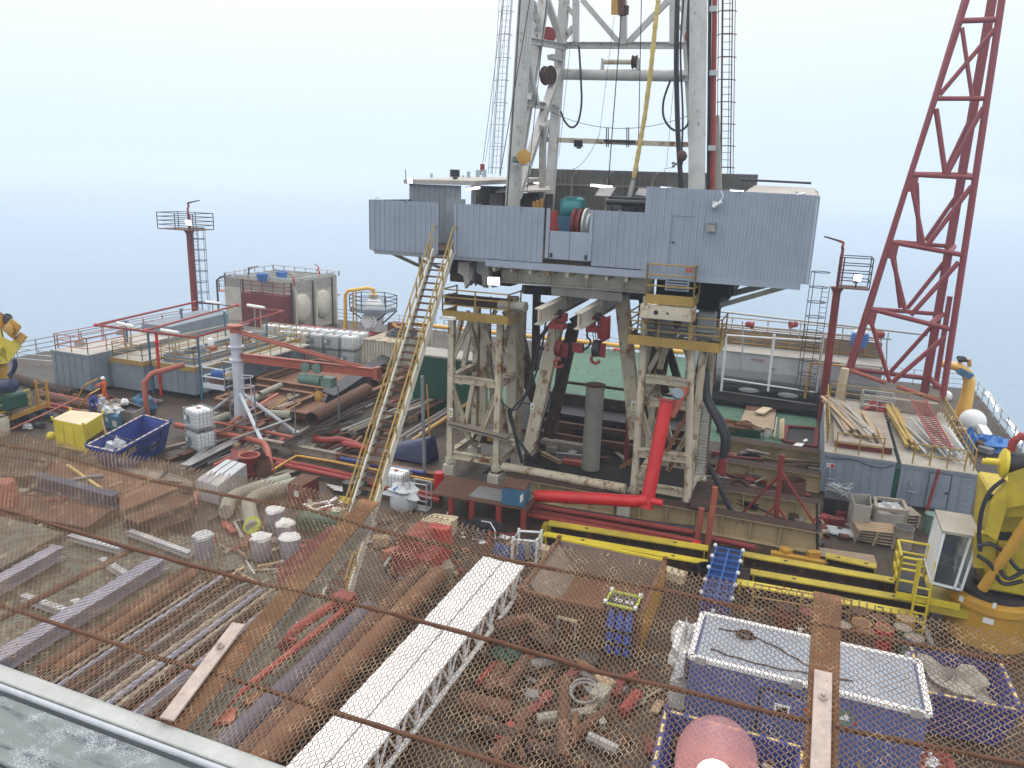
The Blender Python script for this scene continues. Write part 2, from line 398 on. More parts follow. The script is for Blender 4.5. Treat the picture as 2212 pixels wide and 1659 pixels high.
DX0, DX1, DY0, DY1 = -60., 13.7, -6., 71.

o = MB().plate([(DX0, DY0, 0), (DX1, DY0, 0), (DX1, DY1, 0), (DX0, DY1, 0)], 2.5).build('main_deck', 'deck'); o['kind'] = 'structure'
o = MB().plate([(-22, 47, .006), (1.6, 47, .006), (1.6, 70.5, .006), (-22, 70.5, .006)], .004).build('green_deck_paint', 'deck_green'); o['kind'] = 'structure'
o = MB().plate([(-21, 12, .006), (-13, 12, .006), (-13.5, 21, .006), (-17, 22, .006), (-22, 23, .006), (-33, 24, .006), (-35, 14, .006)], .004).build('worn_green_deck_paint', 'deck_green_worn'); o['kind'] = 'structure'

# ================================================================ DRILL FLOOR
FZ = 12.0
df = thing('drill_floor', 'blue grey corrugated drill floor enclosure raised on steel towers', 'drill floor', (-10, 40, 11))
MB().span((-20.4, 33.15, 11.75), (-.2, 46, FZ)).span((-17.5, 46, 11.6), (-3.2, 47, FZ)).build('floor_slab', 'rust_dark', df)
fy = 33.0
b = MB()
b.corr((-20.4, fy, 0), (-16.78, fy, 0), 11.8, 14.22, (0, -1, 0)).build('wind_wall', 'wall_blue_grey', df)
MB().corr((-15.7, fy, 0), (-11.4, fy, 0), 11.78, 14.2, (0, -1, 0)).build('wind_wall', 'wall_blue_grey', df)
MB().corr((-9.12, fy, 0), (-6.9, fy, 0), 11.8, 14.2, (0, -1, 0)).build('wind_wall', 'wall_blue_grey', df)
tall = MB().corr((-6.9, fy, 0), (-.12, fy, 0), lambda q: 11.75-.1*max(0, (q-.25)), lambda q: 15.27-.12*q, (0, -1, 0)).build('tall_wind_wall', 'wall_blue_grey', df)
dr = PY(1453, 466, fy-.06); d2 = PY(1492, 576, fy-.06)
MB().span((dr.x, fy-.062, d2.z), (dr.x+.012, fy-.055, dr.z)).span((dr.x+.02, fy-.061, dr.z-.014), (d2.x, fy-.055, dr.z)).build('door_gap', 'dark_steel', tall)
MB().span((dr.x+.06, fy-.12, 13.0), (dr.x+.18, fy-.05, 13.06)).build('door_handle', 'black', tall)
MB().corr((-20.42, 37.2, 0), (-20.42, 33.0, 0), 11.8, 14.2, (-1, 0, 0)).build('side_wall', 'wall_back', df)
MB().corr((-.1, 33.02, 0), (-.1, 39.5, 0), 11.65, 15.1, (1, 0, 0)).build('side_wall', 'wall_blue_grey', df)
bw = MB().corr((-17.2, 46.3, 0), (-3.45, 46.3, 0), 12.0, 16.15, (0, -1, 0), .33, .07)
bw.build('back_wall', 'wall_back', df)
b = MB()
for x in (-14.2, -12.0, -9.3, -6.2): b.bar((x, 46.0, 12), (x, 46.0, 15.6), .12, .12).bar((x, 46.0, 15.6), (x+.35, 45.6, 16.05), .1, .1)
b.bar((-16.5, 46.05, 15.25), (-4, 46.05, 15.25), .1, .1).build('wall_frame', 'wood_grey', df)
b = MB()   # doorway frame and gate posts
for x in (-16.72, -15.76): b.box((x, fy-.02, 13.0), (.1, .1, 2.35))
for x in (-11.2, -9.2): b.box((x, fy-.03, 13.1), (.14, .12, 2.2))
b.each('post', 'wall_blue_grey', df)
MB().span((-16.7, fy+.9, 12), (-15.75, fy+1.0, 14.4)).build('doorway_screen', 'hut_grey', df)
for x0, x1 in ((-11.1, -10.17), (-10.14, -9.26)):
    g = MB().span((x0, fy-.02, 11.98), (x1, fy+.02, 13.22)).build('gate_plate', 'wall_blue_grey', df)
    xx = x0+.06 if x0 < -10.5 else x1-.16
    MB().span((xx, fy-.08, 12.05), (xx+.1, fy-.021, 12.25)).build('latch', 'black', g)
MB().span((-14.2, fy-.03, 11.43), (-.35, fy+.1, 11.74)).build('skirt_beam', 'wall_blue_grey', df)
MB().span((-20.2, fy+.02, 11.62), (-14.2, fy+.2, 11.78)).build('skirt_beam', 'hut_grey', df)
b = MB()
for x in [-13.9+.9*i for i in range(8)]: b.span((x, fy+.12, 11.2), (x+.14, fy+1.3, 11.44))
b.span((-14.2, fy+1.35, 11.25), (-6.5, fy+1.6, 11.7)).build('underfloor_beam', 'off_white_rusty', df)
b = MB()   # cantilever struts under both overhangs
b.ibeam(PY(845, 546, 34), PY(905, 574, 35.5), .14, .16).ibeam(PY(1045+10, 620, 36), PY(905, 560, 36), .12, .14)
b.ibeam(PY(1555, 660, 35.5), PY(1705, 617, 33.6), .16, .2).ibeam(PY(1560, 640, 36.5), PY(1668, 612, 34.2), .2, .24).ibeam(PY(1545, 632, 36.5), PY(1600, 608, 35.8), .22, .3)
b.tube(PY(907, 550, 35), PY(910, 640, 35), .09, 8).each('strut', 'off_white', df)
b = MB()
for q in ((815, 431), (880, 437), (1035, 445), (1125, 452), (1340, 459), (1447, 408), (1600, 418)):
    p = PY(*q, fy); b.torus((p.x, fy-.03, p.z), .09, .015, (0, 1, 0), 10, 5, 0, math.pi*2)
b.each('lifting_eye', 'wall_blue_grey', df)

MB().span((-6.6, 35.4, 9.9), (-3.7, 44, 11.74)).span((-17.2, 36.5, 10.4), (-14.4, 44, 11.74)).span((-3.65, 34.2, 10.7), (-3.2, 44, 11.74)).each('underfloor_dark_block', 'dark_bay', df)  # near-black blocks added to keep the space under the floor dark
hut = thing('doghouse', 'grey corrugated driller cabin with flat pale roof on drill floor', 'cabin', (-19, 40, FZ))
MB().corr((-20.55, 37.2, 0), (-17.5, 37.2, 0), 12, 15.0, (0, -1, 0), .3, .05).build('front_wall', 'hut_grey', hut)
MB().corr((-17.5, 39.2, 0), (-17.5, 45.2, 0), 12, 15.0, (1, 0, 0), .3, .05).build('side_wall', 'wall_back', hut)  # dark inset wall stands in for the shaded interior of the open side
MB().span((-20.6, 45.3, 12), (-17.4, 45.4, 15)).build('rear_wall', 'hut_grey', hut)
rf = MB().plate([(-20.75, 36.95, 15.22), (-16.6, 36.95, 15.26), (-15.4, 45.6, 15.62), (-20.75, 45.6, 15.55)], .22).build('roof', 'roof_pale', hut)
b = MB()
for q in ((932, 384), (1000, 387), (1012, 384), (1032, 383), (1046, 383)): p = P(*q, 15.35); b.tube(p, p+V((0, 0, .22)), .07, 8)
b.each('roof_vent', 'galv', rf)
MB().tube(PY(877, 391, 37), PY(876, 366, 37), .02, 6).build('antenna', 'dark_steel', rf)
MB().span((-17.35, 40.6, 13.9), (-16.9, 41.6, 14.6)).build('air_conditioner', 'tank_top', hut)
hut2 = thing('roofed_shelter', 'dark open shelter with sloping dirty roof behind mast leg', 'shelter', (-14, 41, FZ))
MB().plate([PY(1070, 413, 40), PY(1190, 410, 39.5), PY(1186, 402, 43), PY(1100, 396, 43)], .1).build('roof', 'roof_pale', hut2)
b = MB(); c = PY(1130, 413, 41)
b.corr((c.x-2.3, 42.8, 0), (c.x+1.2, 42.8, 0), 12, 14.7, (0, -1, 0)).build('rear_wall', 'wall_back', hut2)
b = MB()
for x in (-2.2, -.4, 1.0): b.box((c.x+x, 40.3, 13.3), (.12, .12, 2.6))
b.each('post', 'dark_steel', hut2)
rr = thing('equipment_hut', 'pink beige hut roof showing above tall corrugated wall', 'hut', (-2.2, 36, FZ))
MB().plate([PY(1606, 417, 34), PY(1770, 424, 33.6), PY(1768, 414, 34.5), PY(1757, 406, 37.5), PY(1632, 400, 37.5), PY(1618, 408, 36)], .15).build('roof', 'roof_pale', rr)
MB().span((-4.0, 33.8, 12), (-.5, 37.2, 15.0)).build('hut_body', 'hut_grey', rr)
MB().tube((-3.5, 37.3, 15.72), (-.5, 37.3, 15.66), .05).build('roof_pipe', 'dark_steel', rr)
# machinery on the floor
dw = thing('drawworks', 'black hoisting winch with teal motor and red brake drums', 'winch', (-8.5, 38, FZ))
b = MB(); b.lathe([(.5, 0), (.62, .12), (.62, .9), (.5, 1.05)], PY(1222, 447, 38)-V((.1, 0, .1)), 16, (1, 0, 0)); c = PY(1236, 447, 38)
b.box((c.x+.05, 38, c.z-.0), (1.1, .9, .75)).tube((c.x, 37.9, c.z+.2), (c.x, 37.9, c.z+.5), .35, 14)
b.build('motor', 'teal', dw, True)
c = PY(1230, 475, 38); MB().box((c.x, 38, c.z-.2), (.9, 1.1, .8)).build('motor_base', 'blue_box', dw)
c = PY(1254, 470, 37.6); b = MB().lathe([(.2, 0), (.85, .02), (.85, .16), (.7, .2), (.7, .3), (.85, .33), (.85, .45), (.2, .48)], (c.x-.3, 37.6, 13.3), 24, (1, 0, 0)); b.build('brake_drum', 'maroon', dw, True)
c = PY(1273, 470, 37.6); MB().lathe([(.2, 0), (.85, .02), (.85, .12), (.6, .2), (.6, .3), (.2, .35)], (c.x-.2, 37.6, 13.3), 24, (1, 0, 0)).build('brake_rim', 'galv', dw, True)
b = MB(); b.span((-9.3, 37.4, 12), (-6.9, 39.4, 14.0)).span((-9.6, 37.3, 14.4), (-6.9, 39.2, 14.75)).box((-8.0, 38, 14.2), (2.0, 1.2, .5))
for i in range(12): b.box((-9.2+.2*i, 37.28, 13.9+.12*math.sin(i*2.3)), (.12, .2, .5+.2*math.sin(i*5)))
for i in range(5): b.tube((-9.5+.5*i, 37.2, 12), (-9.4+.5*i, 37.2, 14.3), .06)
b.tube((-9.7, 37.2, 14.5), (-6.9, 37.2, 14.5), .13).build('winch_frame', 'black', dw)
MB().plate([PY(1285, 422, 38), PY(1297, 404, 39), PY(1330, 405, 39), PY(1318, 424, 38)], .05).plate([PY(1372, 420, 38), PY(1380, 406, 39), PY(1398, 407, 39), PY(1397, 424, 38)], .05).each('cover_plate', 'steel', dw)
MB().lathe([(.28, 0), (.32, .8), (.2, 1.5), (.22, 2.0)], (PY(1195, 495, 36).x, 36, 12.0), 10).build('wrapped_post', 'red_faded', thing('wrapped_bollard', 'red and pale wrapped post behind grey gate plates', 'post', (-11, 36, 12)), True)
yr = thing('yellow_cylinder_rack', 'small rack of bright amber cylinders inside drill floor', 'rack', (-12, 38, 12))
c = PY(1162, 440, 38)
for i in range(3): MB().tube((c.x-.2+.2*i, 38, 12.2), (c.x-.2+.2*i, 38, c.z+.1+.08*i), .09, 10).build('cylinder', 'amber', yr, True)
MB().box((c.x, 38, 12.6), (.8, .3, .06)).build('rack_frame', 'dark_steel', yr)

def tube_lamp(px0, py0, px1, py1, Y, lab, lit=True, r=.07):
    a, c = PY(px0, py0, Y), PY(px1, py1, Y); t = thing('fluorescent_lamp', lab, 'lamp', (a+c)/2, 'fluorescent lamps')
    MB().bar(a+V((0, .02, .09)), c+V((0, .02, .09)), .16, .06).build('housing', 'galv', t)
    MB().tube(a, c, r, 8).build('tube', 'tube_white' if lit else 'white', t, True); return t
tube_lamp(1007, 409, 1036, 405, 39.0, 'lit fluorescent lamp under the cabin roof edge')
tube_lamp(1154, 394, 1176, 397, 45.6, 'lit fluorescent lamp on back wall close to mast leg')
tube_lamp(1276, 400, 1322, 404, 45.6, 'lit fluorescent lamp on back wall above winch cover')
tube_lamp(1427, 406, 1464, 409, 45.4, 'lit fluorescent lamp on back wall above tall panel')
tube_lamp(1577, 413, 1606, 415, 40, 'lit fluorescent lamp beside the pink beige hut roof')
def flood(name, lab, c, size, face, lit=True, body='galv', post=None):
    """floodlight with housing, glass and bracket; face = direction it shines"""
    c = V(c); f = V(face).normalized(); t = thing(name, lab, 'floodlight', c)
    r = f.cross(V((0, 0, 1))).normalized(); u = r.cross(f)
    w, h = size; b = MB()
    p = [c+r*sx*w/2+u*sy*h/2+f*.08 for sx, sy in ((-1, -1), (1, -1), (1, 1), (-1, 1))]; q = [c+(x-c-f*.08)*.6-f*.22 for x in p]
    b.hexa(q+p).build('housing', body, t)
    g = [c+(x-c-f*.08)*.86+f*.095 for x in p]; g2 = [x-f*.012 for x in g]
    MB().hexa(g2+g).build('glass', 'lamp_white' if lit else 'black', t)
    b = MB().bar(c-u*h*.75, c-u*h*.2-f*.1, w*.5, .04, f); 
    if post: b.tube(c-u*h*.5, post, .05)
    b.build('bracket', 'dark_steel', t); return t
flood('floodlight', 'grey twin box floodlight on post on cabin roof', PY(983, 374, 38.5), (.55, .4), (.3, -1, -.1), False, 'tank_top', PY(984, 391, 38.5))
flood('floodlight', 'small round lit lamp on front edge of cabin roof', PY(887, 389, 36.9), (.3, .3), (.2, -1, -.2))
cv = thing('security_camera', 'white security camera bracketed to tall corrugated wall', 'camera', PY(1548, 442, fy-.15))
MB().tube(PY(1541, 447, fy-.25), PY(1558, 436, fy-.35), .07, 10).build('camera_body', 'white', cv, True)
MB().bar(PY(1543, 440, fy-.2), PY(1545, 442, fy), .16, .2).build('bracket', 'galv', cv)
MB().path([PY(1555, 436, fy-.2), PY(1562, 425, fy-.15), PY(1558, 412, fy-.1)], .018, 6).build('cable', 'white', cv)
cv2 = thing('security_camera', 'white security camera at top corner of corrugated wall', 'camera', PY(1730, 420, 33.2))
MB().tube(PY(1720, 422, 33.2), PY(1740, 418, 33.2), .06, 10).build('camera_body', 'white', cv2, True)
MB().bar(PY(1722, 414, 33.3), PY(1722, 422, 33.3), .12, .1).build('bracket', 'galv', cv2)
vb = thing('wall_vent', 'grey vent box fixed to middle of tall corrugated wall', 'vent', PY(1537, 492, fy-.1))
c = PY(1537, 492, fy); MB().box((c.x, fy-.1, c.z), (.32, .14, .3)).box((c.x, fy-.14, c.z-.12), (.38, .2, .05)).build('vent_box', 'tank_top', vb)
MB().box((c.x, fy-.12, c.z+.2), (.34, .2, .03)).build('hood', 'wall_blue_grey', vb)
# ================================================================ DERRICK
mast = thing('drilling_mast', 'tall grey steel drilling mast standing on drill floor', 'mast', (-10, 40, FZ))
def ext(a, c, z): a, c = V(a), V(c); return a+(c-a)*((z-a.z)/(c.z-a.z))
FLa, FLb = V((-14.2, 36, FZ)), ext((-14.17, 36, 14.13), (-13.89, 36.2, 23.4), 42)
FRa, FRb = V((-5.0, 36, FZ)), ext((-5.07, 36, 15.21), (-5.78, 36, 23.03), 42)
BLa, BLb = ext((-14.92, 44, 14.8), (-14.73, 44, 20.67), FZ), ext((-14.92, 44, 14.8), (-14.73, 44, 20.67), 42)
BRa, BRb = ext((-6.55, 44, 15.2), (-7.36, 44, 20.7), FZ), ext((-6.55, 44, 15.2), (-7.36, 44, 20.7), 42)
up = (0, 1, 0)
MB().ibeam(FLa, FLb, .52, .6, .05, (1, 0, 0)).bar(FLa, FLb, .5, .5, (1, .45, 0)).build('mast_leg', 'mast_grey', mast)
MB().tube(FRa, FRb, .37, 16).build('mast_leg', 'mast_grey', mast, True)
MB().bar(BLa, BLb, .5, .45).build('mast_leg', 'mast_grey', mast)
MB().bar(BRa, BRb, .34, .45).build('mast_leg', 'mast_grey', mast)
b = MB()
for px, py, Y, w, h in (((1205, 148), 0, 0, 0, 0),): pass
def mb_bar(p1, Y1, p2, Y2, w=.3, h=.3, kind='bar'):
    a, c = PY(*p1, Y1), PY(*p2, Y2); m = MB()
    (m.ibeam(a, c, w, h, .04) if kind == 'i' else m.bar(a, c, w, h, (0, 1, 0))); return m
for a in (((1207, 148), 43.6, (1116, 425), 36.3, .42, .36, 'i'), ((1184, -60), 40, (1121, 340), 37.2, .5, .35, 'i'), ((1178, -10), 42, (1215, 96), 43.8, .34, .3),
          ((1128, 90), 36.6, (1157, 225), 38.5, .38, .3), ((1150, 5), 37, (1166, 90), 40, .26, .26), ((1194, -40), 43, (1140, 75), 37, .26, .26),
          ((1173, 268), 39.5, (1171, 440), 43, .3, .3), ((1186, 260), 44, (1170, 330), 43.5, .25, .25)):
    mb_bar(*a).build('brace', 'mast_grey', mast)
for a in (((1122, 219), 36.3, (1196, 233), 43.7, .34, .34, 'i'), ((1138, 87), 36.3, (1220, 101), 43.8, .36, .3, 'i'), ((1188, 123), 42, (1212, 128), 44, .3, .25),
          ((1514, 96), 36.3, (1472, 98), 43.8, .3, .3, 'i'), ((1514, 170), 36.3, (1480, 168), 43.8, .34, .3, 'i')):
    mb_bar(*a).build('side_tie', 'mast_grey', mast)
mb_bar((1212, 98), 44, (1480, 98), 44, .32, .32, 'i').build('cross_beam', 'mast_grey', mast)
MB().tube(PY(1203, 160, 44), PY(1484, 164, 44), .3, 18).build('pipe_beam', 'mast_grey', mast, True)
mb_bar((1168, 301), 44, (1500, 313), 44, .26, .26).build('cross_beam', 'off_white_rusty', mast)
b = MB()
for x0, x1 in ((1310, 1326), (1354, 1370)):
    for x in (x0, (x0+x1)/2-4): b.tube(PY(x, 275, 43.8), PY(x, 318, 43.8), .03, 6)
b.bar(PY(1305, 304, 43.7), PY(1372, 306, 43.7), .2, .12).build('clamp', 'rust_dark', mast)
for a in (((1213, 92), 44, (1238, 58), 44, .24, .24), ((1208, -4), 44, (1240, 32), 44, .24, .24), ((1258, 0), 44, (1337, 92), 44, .28, .26), ((1445, 0), 44, (1357, 92), 44, .28, .26),
          ((1468, 22), 44, (1490, 2), 44, .24, .2), ((1468, 56), 44, (1484, 74), 44, .24, .2)):
    mb_bar(*a).build('brace', 'mast_grey', mast)
for x, w in ((1244, .32), (1347, .34), (1454, .34)): MB().bar(PY(x, -40, 44), PY(x, 96, 44), w, w, (0, 1, 0)).build('upright', 'mast_grey', mast)
b = MB()
b.tube(PY(1303, 134, 43.9), PY(1372, 134, 43.9), .13, 12).build('roller', 'off_white_rusty', mast, True)
b = MB(); 
for x in (1301, 1379): b.plate([PY(x-4, 150, 43.8), PY(x+4, 150, 43.8), PY(x+2, 126, 43.8), PY(x-2, 126, 43.8)], .08)
b.build('roller_bracket', 'mast_grey', mast)
c = PY(1371, 134, 43.9); MB().lathe([(.1, -.12), (.36, -.12), (.3, -.05), (.3, .05), (.36, .12), (.1, .12)], c, 18, (1, 0, 0)).build('sheave', 'rust_dark', mast, True)
c = PY(1184, 77, 41.5); MB().lathe([(.2, -.14), (.42, -.14), (.36, -.06), (.42, .14), (.3, .18)], c, 22, (.3, -1, 0)).build('sheave', 'red_oxide', mast, True)
c = PY(1184, 163, 42); MB().lathe([(.2, -.2), (.5, -.2), (.4, 0), (.5, .2), (.3, .2)], c, 20, (1, -.4, 0)).build('sheave', 'rust_dark', mast, True)
c = PY(1497, 78, 42); MB().lathe([(.1, -.12), (.42, -.12), (.42, .12), (.1, .14)], c, 20, (.3, -1, 0)).build('sheave', 'red_faded', mast, True)
MB().plate([PY(1482, 415, 36.4), PY(1505, 395, 36.4), PY(1506, 418, 36.4)], .1).build('foot_gusset', 'cream', mast)
def ladder(name, lab, pts, wid, Y, mat, hoops, hoopr, side=1):
    """caged ladder; pts = bottom and top photo points of the rail line on plane Y"""
    a, c = PY(*pts[0], Y), PY(*pts[1], Y); t = thing(name, lab, 'ladder', a); d = c-a; n = int(d.length/.32)
    b = MB(); s = V((wid/2, 0, 0))
    for q in (-1, 1): b.tube(a+s*q, c+s*q, .03, 6)
    b.build('stile', mat, t); b = MB()
    for i in range(1, n): p = lerp(a, c, i/n); b.tube(p-s, p+s, .014, 5)
    b.build('rung', mat, t); b = MB()
    for i in range(hoops):
        p = lerp(a, c, (i+.3)/hoops); b.path([p+V((hoopr*math.cos(f), -hoopr*.0-side*(hoopr*math.sin(f)), 0)) for f in [math.pi*k/9 for k in range(10)]], .022, 5)
    for f in (.5, 1.2, 1.9, 2.6): b.tube(a+V((hoopr*math.cos(f), -side*hoopr*math.sin(f), 0)), c+V((hoopr*math.cos(f), -side*hoopr*math.sin(f), 0)), .018, 5)
    b.build('safety_cage', mat, t); return t
ladder('mast_ladder', 'rusty caged ladder rising beside the round mast leg', ((1567, 376), (1572, -60)), .45, 38.5, 'rust', 9, .42)
ladder('mast_ladder', 'grey caged ladder rising beside the cabin and box mast leg', ((1071, 376), (1100, -60)), .45, 40, 'galv', 9, .42)
sp = thing('standpipe', 'tall faded red pipe clamped beside the round mast leg', 'pipe', PY(1538, 410, 36.6))
MB().path([PY(1538, 412, 36.6), PY(1540, 325, 36.6), PY(1542, 150, 36.6), PY(1545, -80, 36.6)], .11, 12).build('pipe', 'red_faded', sp, True)
for q in ((1541, 20), (1541, 158), (1538, 320)): MB().box(PY(*q, 36.5), (.3, .3, .22)).build('clamp', 'galv', sp)
MB().path([PY(1530, 412, 36.8), PY(1532, 200, 36.8), PY(1534, -60, 36.8)], .08, 8).build('conduit', 'dark_steel', sp)
MB().bar(PY(1552, 415, 37), PY(1546, 250, 37), .3, .3).build('channel', 'tank_top', sp)
yh = thing('kelly_hose', 'thick yellow wrapped hose hanging inside the mast', 'hose', PY(1368, 390, 38))
pts = [PY(*q, 40.) for q in ((1427, -60), (1422, 0), (1416, 50), (1406, 150), (1393, 250), (1380, 325), (1368, 390))]
sm = [lerp(pts[i], pts[i+1], j/12) for i in range(len(pts)-1) for j in range(12)]
MB().path(sm, [.115*(1+.10*math.sin(i*2.1)+.06*math.sin(i*5.3)) for i in range(len(sm))], 10).build('wrapped_hose', 'yellow_tape', yh)
MB().path([pts[-1], PY(1362, 415, 39.6), PY(1352, 455, 39)], .12, 10).build('hose_tail', 'steel', yh, True)
def hose(name, lab, pts, Y, r, mat='black_hose', cat='hose'):
    q = [PY(p[0], p[1], p[2] if len(p) > 2 else Y) for p in pts]; m = []
    n = len(q)
    for i in range(n-1):   # catmull-rom
        p0, p1, p2, p3 = q[max(0, i-1)], q[i], q[i+1], q[min(n-1, i+2)]
        for j in range(6):
            t = j/6; m.append(.5*((2*p1)+(p2-p0)*t+(2*p0-5*p1+4*p2-p3)*t*t+(3*p1-p0-3*p2+p3)*t**3))
    m.append(q[-1]); return tag(MB().path(m, r, 8).build(name, mat, None, True), lab, cat)
hose('hanging_hose', 'dark hose loop hanging beside the box mast leg', ((1249, 100), (1251, 108), (1255, 175), (1256, 225), (1248, 265), (1234, 275), (1220, 262), (1211, 240)), 43.5, .06)
hose('hanging_hose', 'dark hose loop hanging beside the round mast leg', ((1448, 174), (1434, 215), (1433, 250), (1446, 274), (1464, 283), (1480, 276), (1491, 258)), 43, .06)
hose('service_hose', 'thick black hose hanging straight down near round mast leg', ((1464, -40), (1462, 60), (1461, 150), (1464, 275), (1468, 350), (1472, 405)), 41, .13)
hose('service_hose', 'thin black hose hanging behind the round mast leg', ((1492, -40), (1487, 60), (1490, 130), (1497, 250), (1505, 330), (1517, 410)), 37.5, .1, 'dark_steel')
hose('service_hose', 'slack thin black hose hanging down to winch machinery', ((1478, -20), (1470, 110), (1475, 250), (1472, 350), (1475, 410)), 40.5, .05)
def cable(lab, a, c, Y, r=.022, Y2=None, sag=0):
    p, q = PY(*a, Y), PY(*c, Y2 or Y); m = [lerp(p, q, i/12)-V((0, 0, sag*4*(i/12)*(1-i/12))) for i in range(13)]
    return tag(MB().path(m, r, 5).build('wire_rope', 'dark_steel'), lab, 'cable')
cable('wire rope dropping from amber block to the winch', (1342, 35), (1313, 410), 41, .03)
cable('wire rope hanging just beside the yellow wrapped hose', (1386, -20), (1377, 420), 41, .025)
cable('thin wire slanting behind the winch wire rope', (1327, 35), (1295, 290), 42, .012)
cable('thin wire curving down to back wall top', (1295, 290), (1237, 365), 42, .014, None, .4)
cable('thin wire beside the hanging hose loop', (1236, 60), (1207, 340), 43, .014)
cable('thin wire strung across between both mast sides', (1188, 241), (1488, 250), 42, .016, None, .75)
cable('long wire down along the box mast leg', (1148, -20), (1080, 380), 35.6, .022)
cable('fine wire in front of box mast leg base', (1183, -20), (1138, 415), 35.4, .02)
cable('guy wire ending in hook block above cabin roof', (1090, -20), (1043, 352), 38, .015)
cable('second guy wire ending in hook block above cabin roof', (1102, -10), (1048, 350), 38, .01)
cable('thin wire down to anemometer on back wall', (1462, 100), (1440, 360), 45, .012)
hk = thing('hook_block', 'small rusty hook block hanging above cabin roof', 'hook', PY(1042, 375, 38))
MB().box(PY(1042, 361, 38), (.22, .16, .34)).build('block', 'red_faded', hk, bevel=.04)
MB().torus(PY(1041, 373, 38), .09, .03, (0, 1, 0), 14, 6).build('hook', 'dark_steel', hk)
tb = thing('travelling_block', 'amber and rust block hanging in top of mast', 'pulley block', PY(1338, 15, 42))
MB().hexa([PY(*q, Y) for Y, k in ((42.4, 0), (41.8, 1)) for q in ((1320, 32), (1338, 33), (1340, -30), (1321, -30))]).build('cheek_plate', 'amber', tb)
MB().bar(PY(1342, -30, 42), PY(1344, 33, 42), .3, .5).build('block_body', 'rust', tb)
MB().box(PY(1350, 22, 42), (.35, .3, .4)).build('latch', 'rust_dark', tb)
am = thing('wind_gauge', 'small grey cup wind gauge on bracket above back wall', 'gauge', PY(1445, 365, 46))
MB().path([PY(1436, 372, 46), PY(1436, 364, 46), PY(1452, 362, 46), PY(1457, 356, 46)], .03, 6).build('bracket', 'galv', am)
for q in ((1454, 352), (1455, 359), (1460, 354)): MB().blob(PY(*q, 46), (.09, .09, .09), 1, 8, 6, 0).build('cup', 'steel', am, True)
ball = thing('headache_ball', 'rusty round weight hanging on hose line by round leg', 'weight', PY(1473, 337, 40.4))
MB().blob(PY(1473, 337, 40.4), (.26, .26, .28), 3, 14, 10, .03).build('ball', 'rust', ball, True)
MB().box(PY(1473, 348, 40.4), (.12, .12, .3)).build('shackle', 'rust_dark', ball)
flood('floodlight', 'unlit black floodlight clamped on thin mast cross beam', PY(1250, 309, 43.6), (.55, .42), (0, -1, -.3), False, 'galv')
wn = thing('air_winch', 'small yellow and green winch on box mast leg', 'winch', PY(1130, 340, 35.4))
c = PY(1131, 339, 35.3); MB().lathe([(.1, 0), (.34, .03), (.34, .14), (.1, .17)], c, 18, (.5, -1, 0)).build('drum_guard', 'amber', wn, True)
MB().box(c+V((-.25, .1, -.12)), (.6, .4, .3)).build('motor', 'green_valve', wn, bevel=.05)
MB().box(c+V((-.15, .2, -.35)), (.9, .5, .1)).build('shelf', 'mast_grey', wn)

# ================================================================ SUBSTRUCTURE
def pw(name, mat, segs, root, Y, w=.35, h=.3):
    for s in segs:
        a, c = s[0], s[1]; YY = s[2] if len(s) > 2 else Y; Y2 = s[3] if len(s) > 3 else YY; ww = s[4] if len(s) > 4 else w
        MB().ibeam(PY(*a, YY), PY(*c, Y2), ww, ww*.9, .045, (0, 1, 0)).build(name, mat, root)
def tower(lab, x0, x1, y0, y1, zt, round_leg=False):
    t = thing('support_tower', lab, 'support tower', ((x0+x1)/2, (y0+y1)/2, 0))
    for (x, y) in ((x0, y0), (x1, y0), (x0, y1), (x1, y1)):
        l = MB().ibeam((x, y, .7), (x, y, zt), .31, .33, .05, (0, 1, 0)).build('leg', 'off_white_rusty', t)
        MB().box((x, y, .35), (.6, .6, .7)).lathe([(.32, .7), (.28, .95), (.1, 1.15)], (x, y, .1), 4).build('foot', 'off_white', l)
    zm = zt*.62; zl = 1.25
    for z in (zl, zm):
        for a, c in (((x0, y0), (x1, y0)), ((x1, y0), (x1, y1)), ((x0, y1), (x1, y1)), ((x0, y0), (x0, y1))):
            MB().ibeam((a[0], a[1]+.02, z), (c[0], c[1]+.02, z), .3, .38, .05).build('cross_member', 'off_white_rusty', t)
    xm, ym = (x0+x1)/2, (y0+y1)/2
    for (a, c, m) in (((x0, y0), (x1, y0), (xm, y0)), ((x1, y0), (x1, y1), (x1, ym)), ((x0, y0), (x0, y1), (x0, ym)), ((x0, y1), (x1, y1), (xm, y1))):
        for e, sg in ((a, 1), (c, -1)):
            f = V((m[0]-e[0], m[1]-e[1], 0))*.82
            MB().ibeam((e[0], e[1], zm+.9), (e[0]+f.x, e[1]+f.y, zt-.1), .21, .2, .04).build('brace', 'off_white_rusty', t)
            MB().ibeam((e[0], e[1], zm-.3), (e[0]+f.x, e[1]+f.y, zl+1.0), .24, .22, .04).build('brace', 'off_white_rusty', t)
    return t
tl = tower('rusty cream braced support tower beside the main staircase', -16.6, -13.95, 34.5, 37.6, 8.7)
tr = tower('very rusty cream braced support tower behind the tall red pipe', -6.75, -4.1, 34.6, 38.5, 8.9)
MB().tube(PY(1397, 640, 34.0), PY(1368, 1075, 34.0), .17, 12).build('round_prop', 'off_white_rusty', tr, True)
MB().tube(PY(1496, 655, 34.1), PY(1484, 1105, 34.1), .17, 12).build('round_prop', 'off_white_rusty', tr, True)
mb_bar((1395, 816), 34, (1490, 828), 34.1, .4, .35, 'i').build('cross_member', 'off_white_rusty', tr)
mb_bar((1380, 976), 34, (1486, 990), 34.1, .42, .38, 'i').build('cross_member', 'off_white_rusty', tr)
mb_bar((1489, 885), 34.2, (1438, 980), 34.1, .2, .2).build('brace', 'rust_orange', tr)
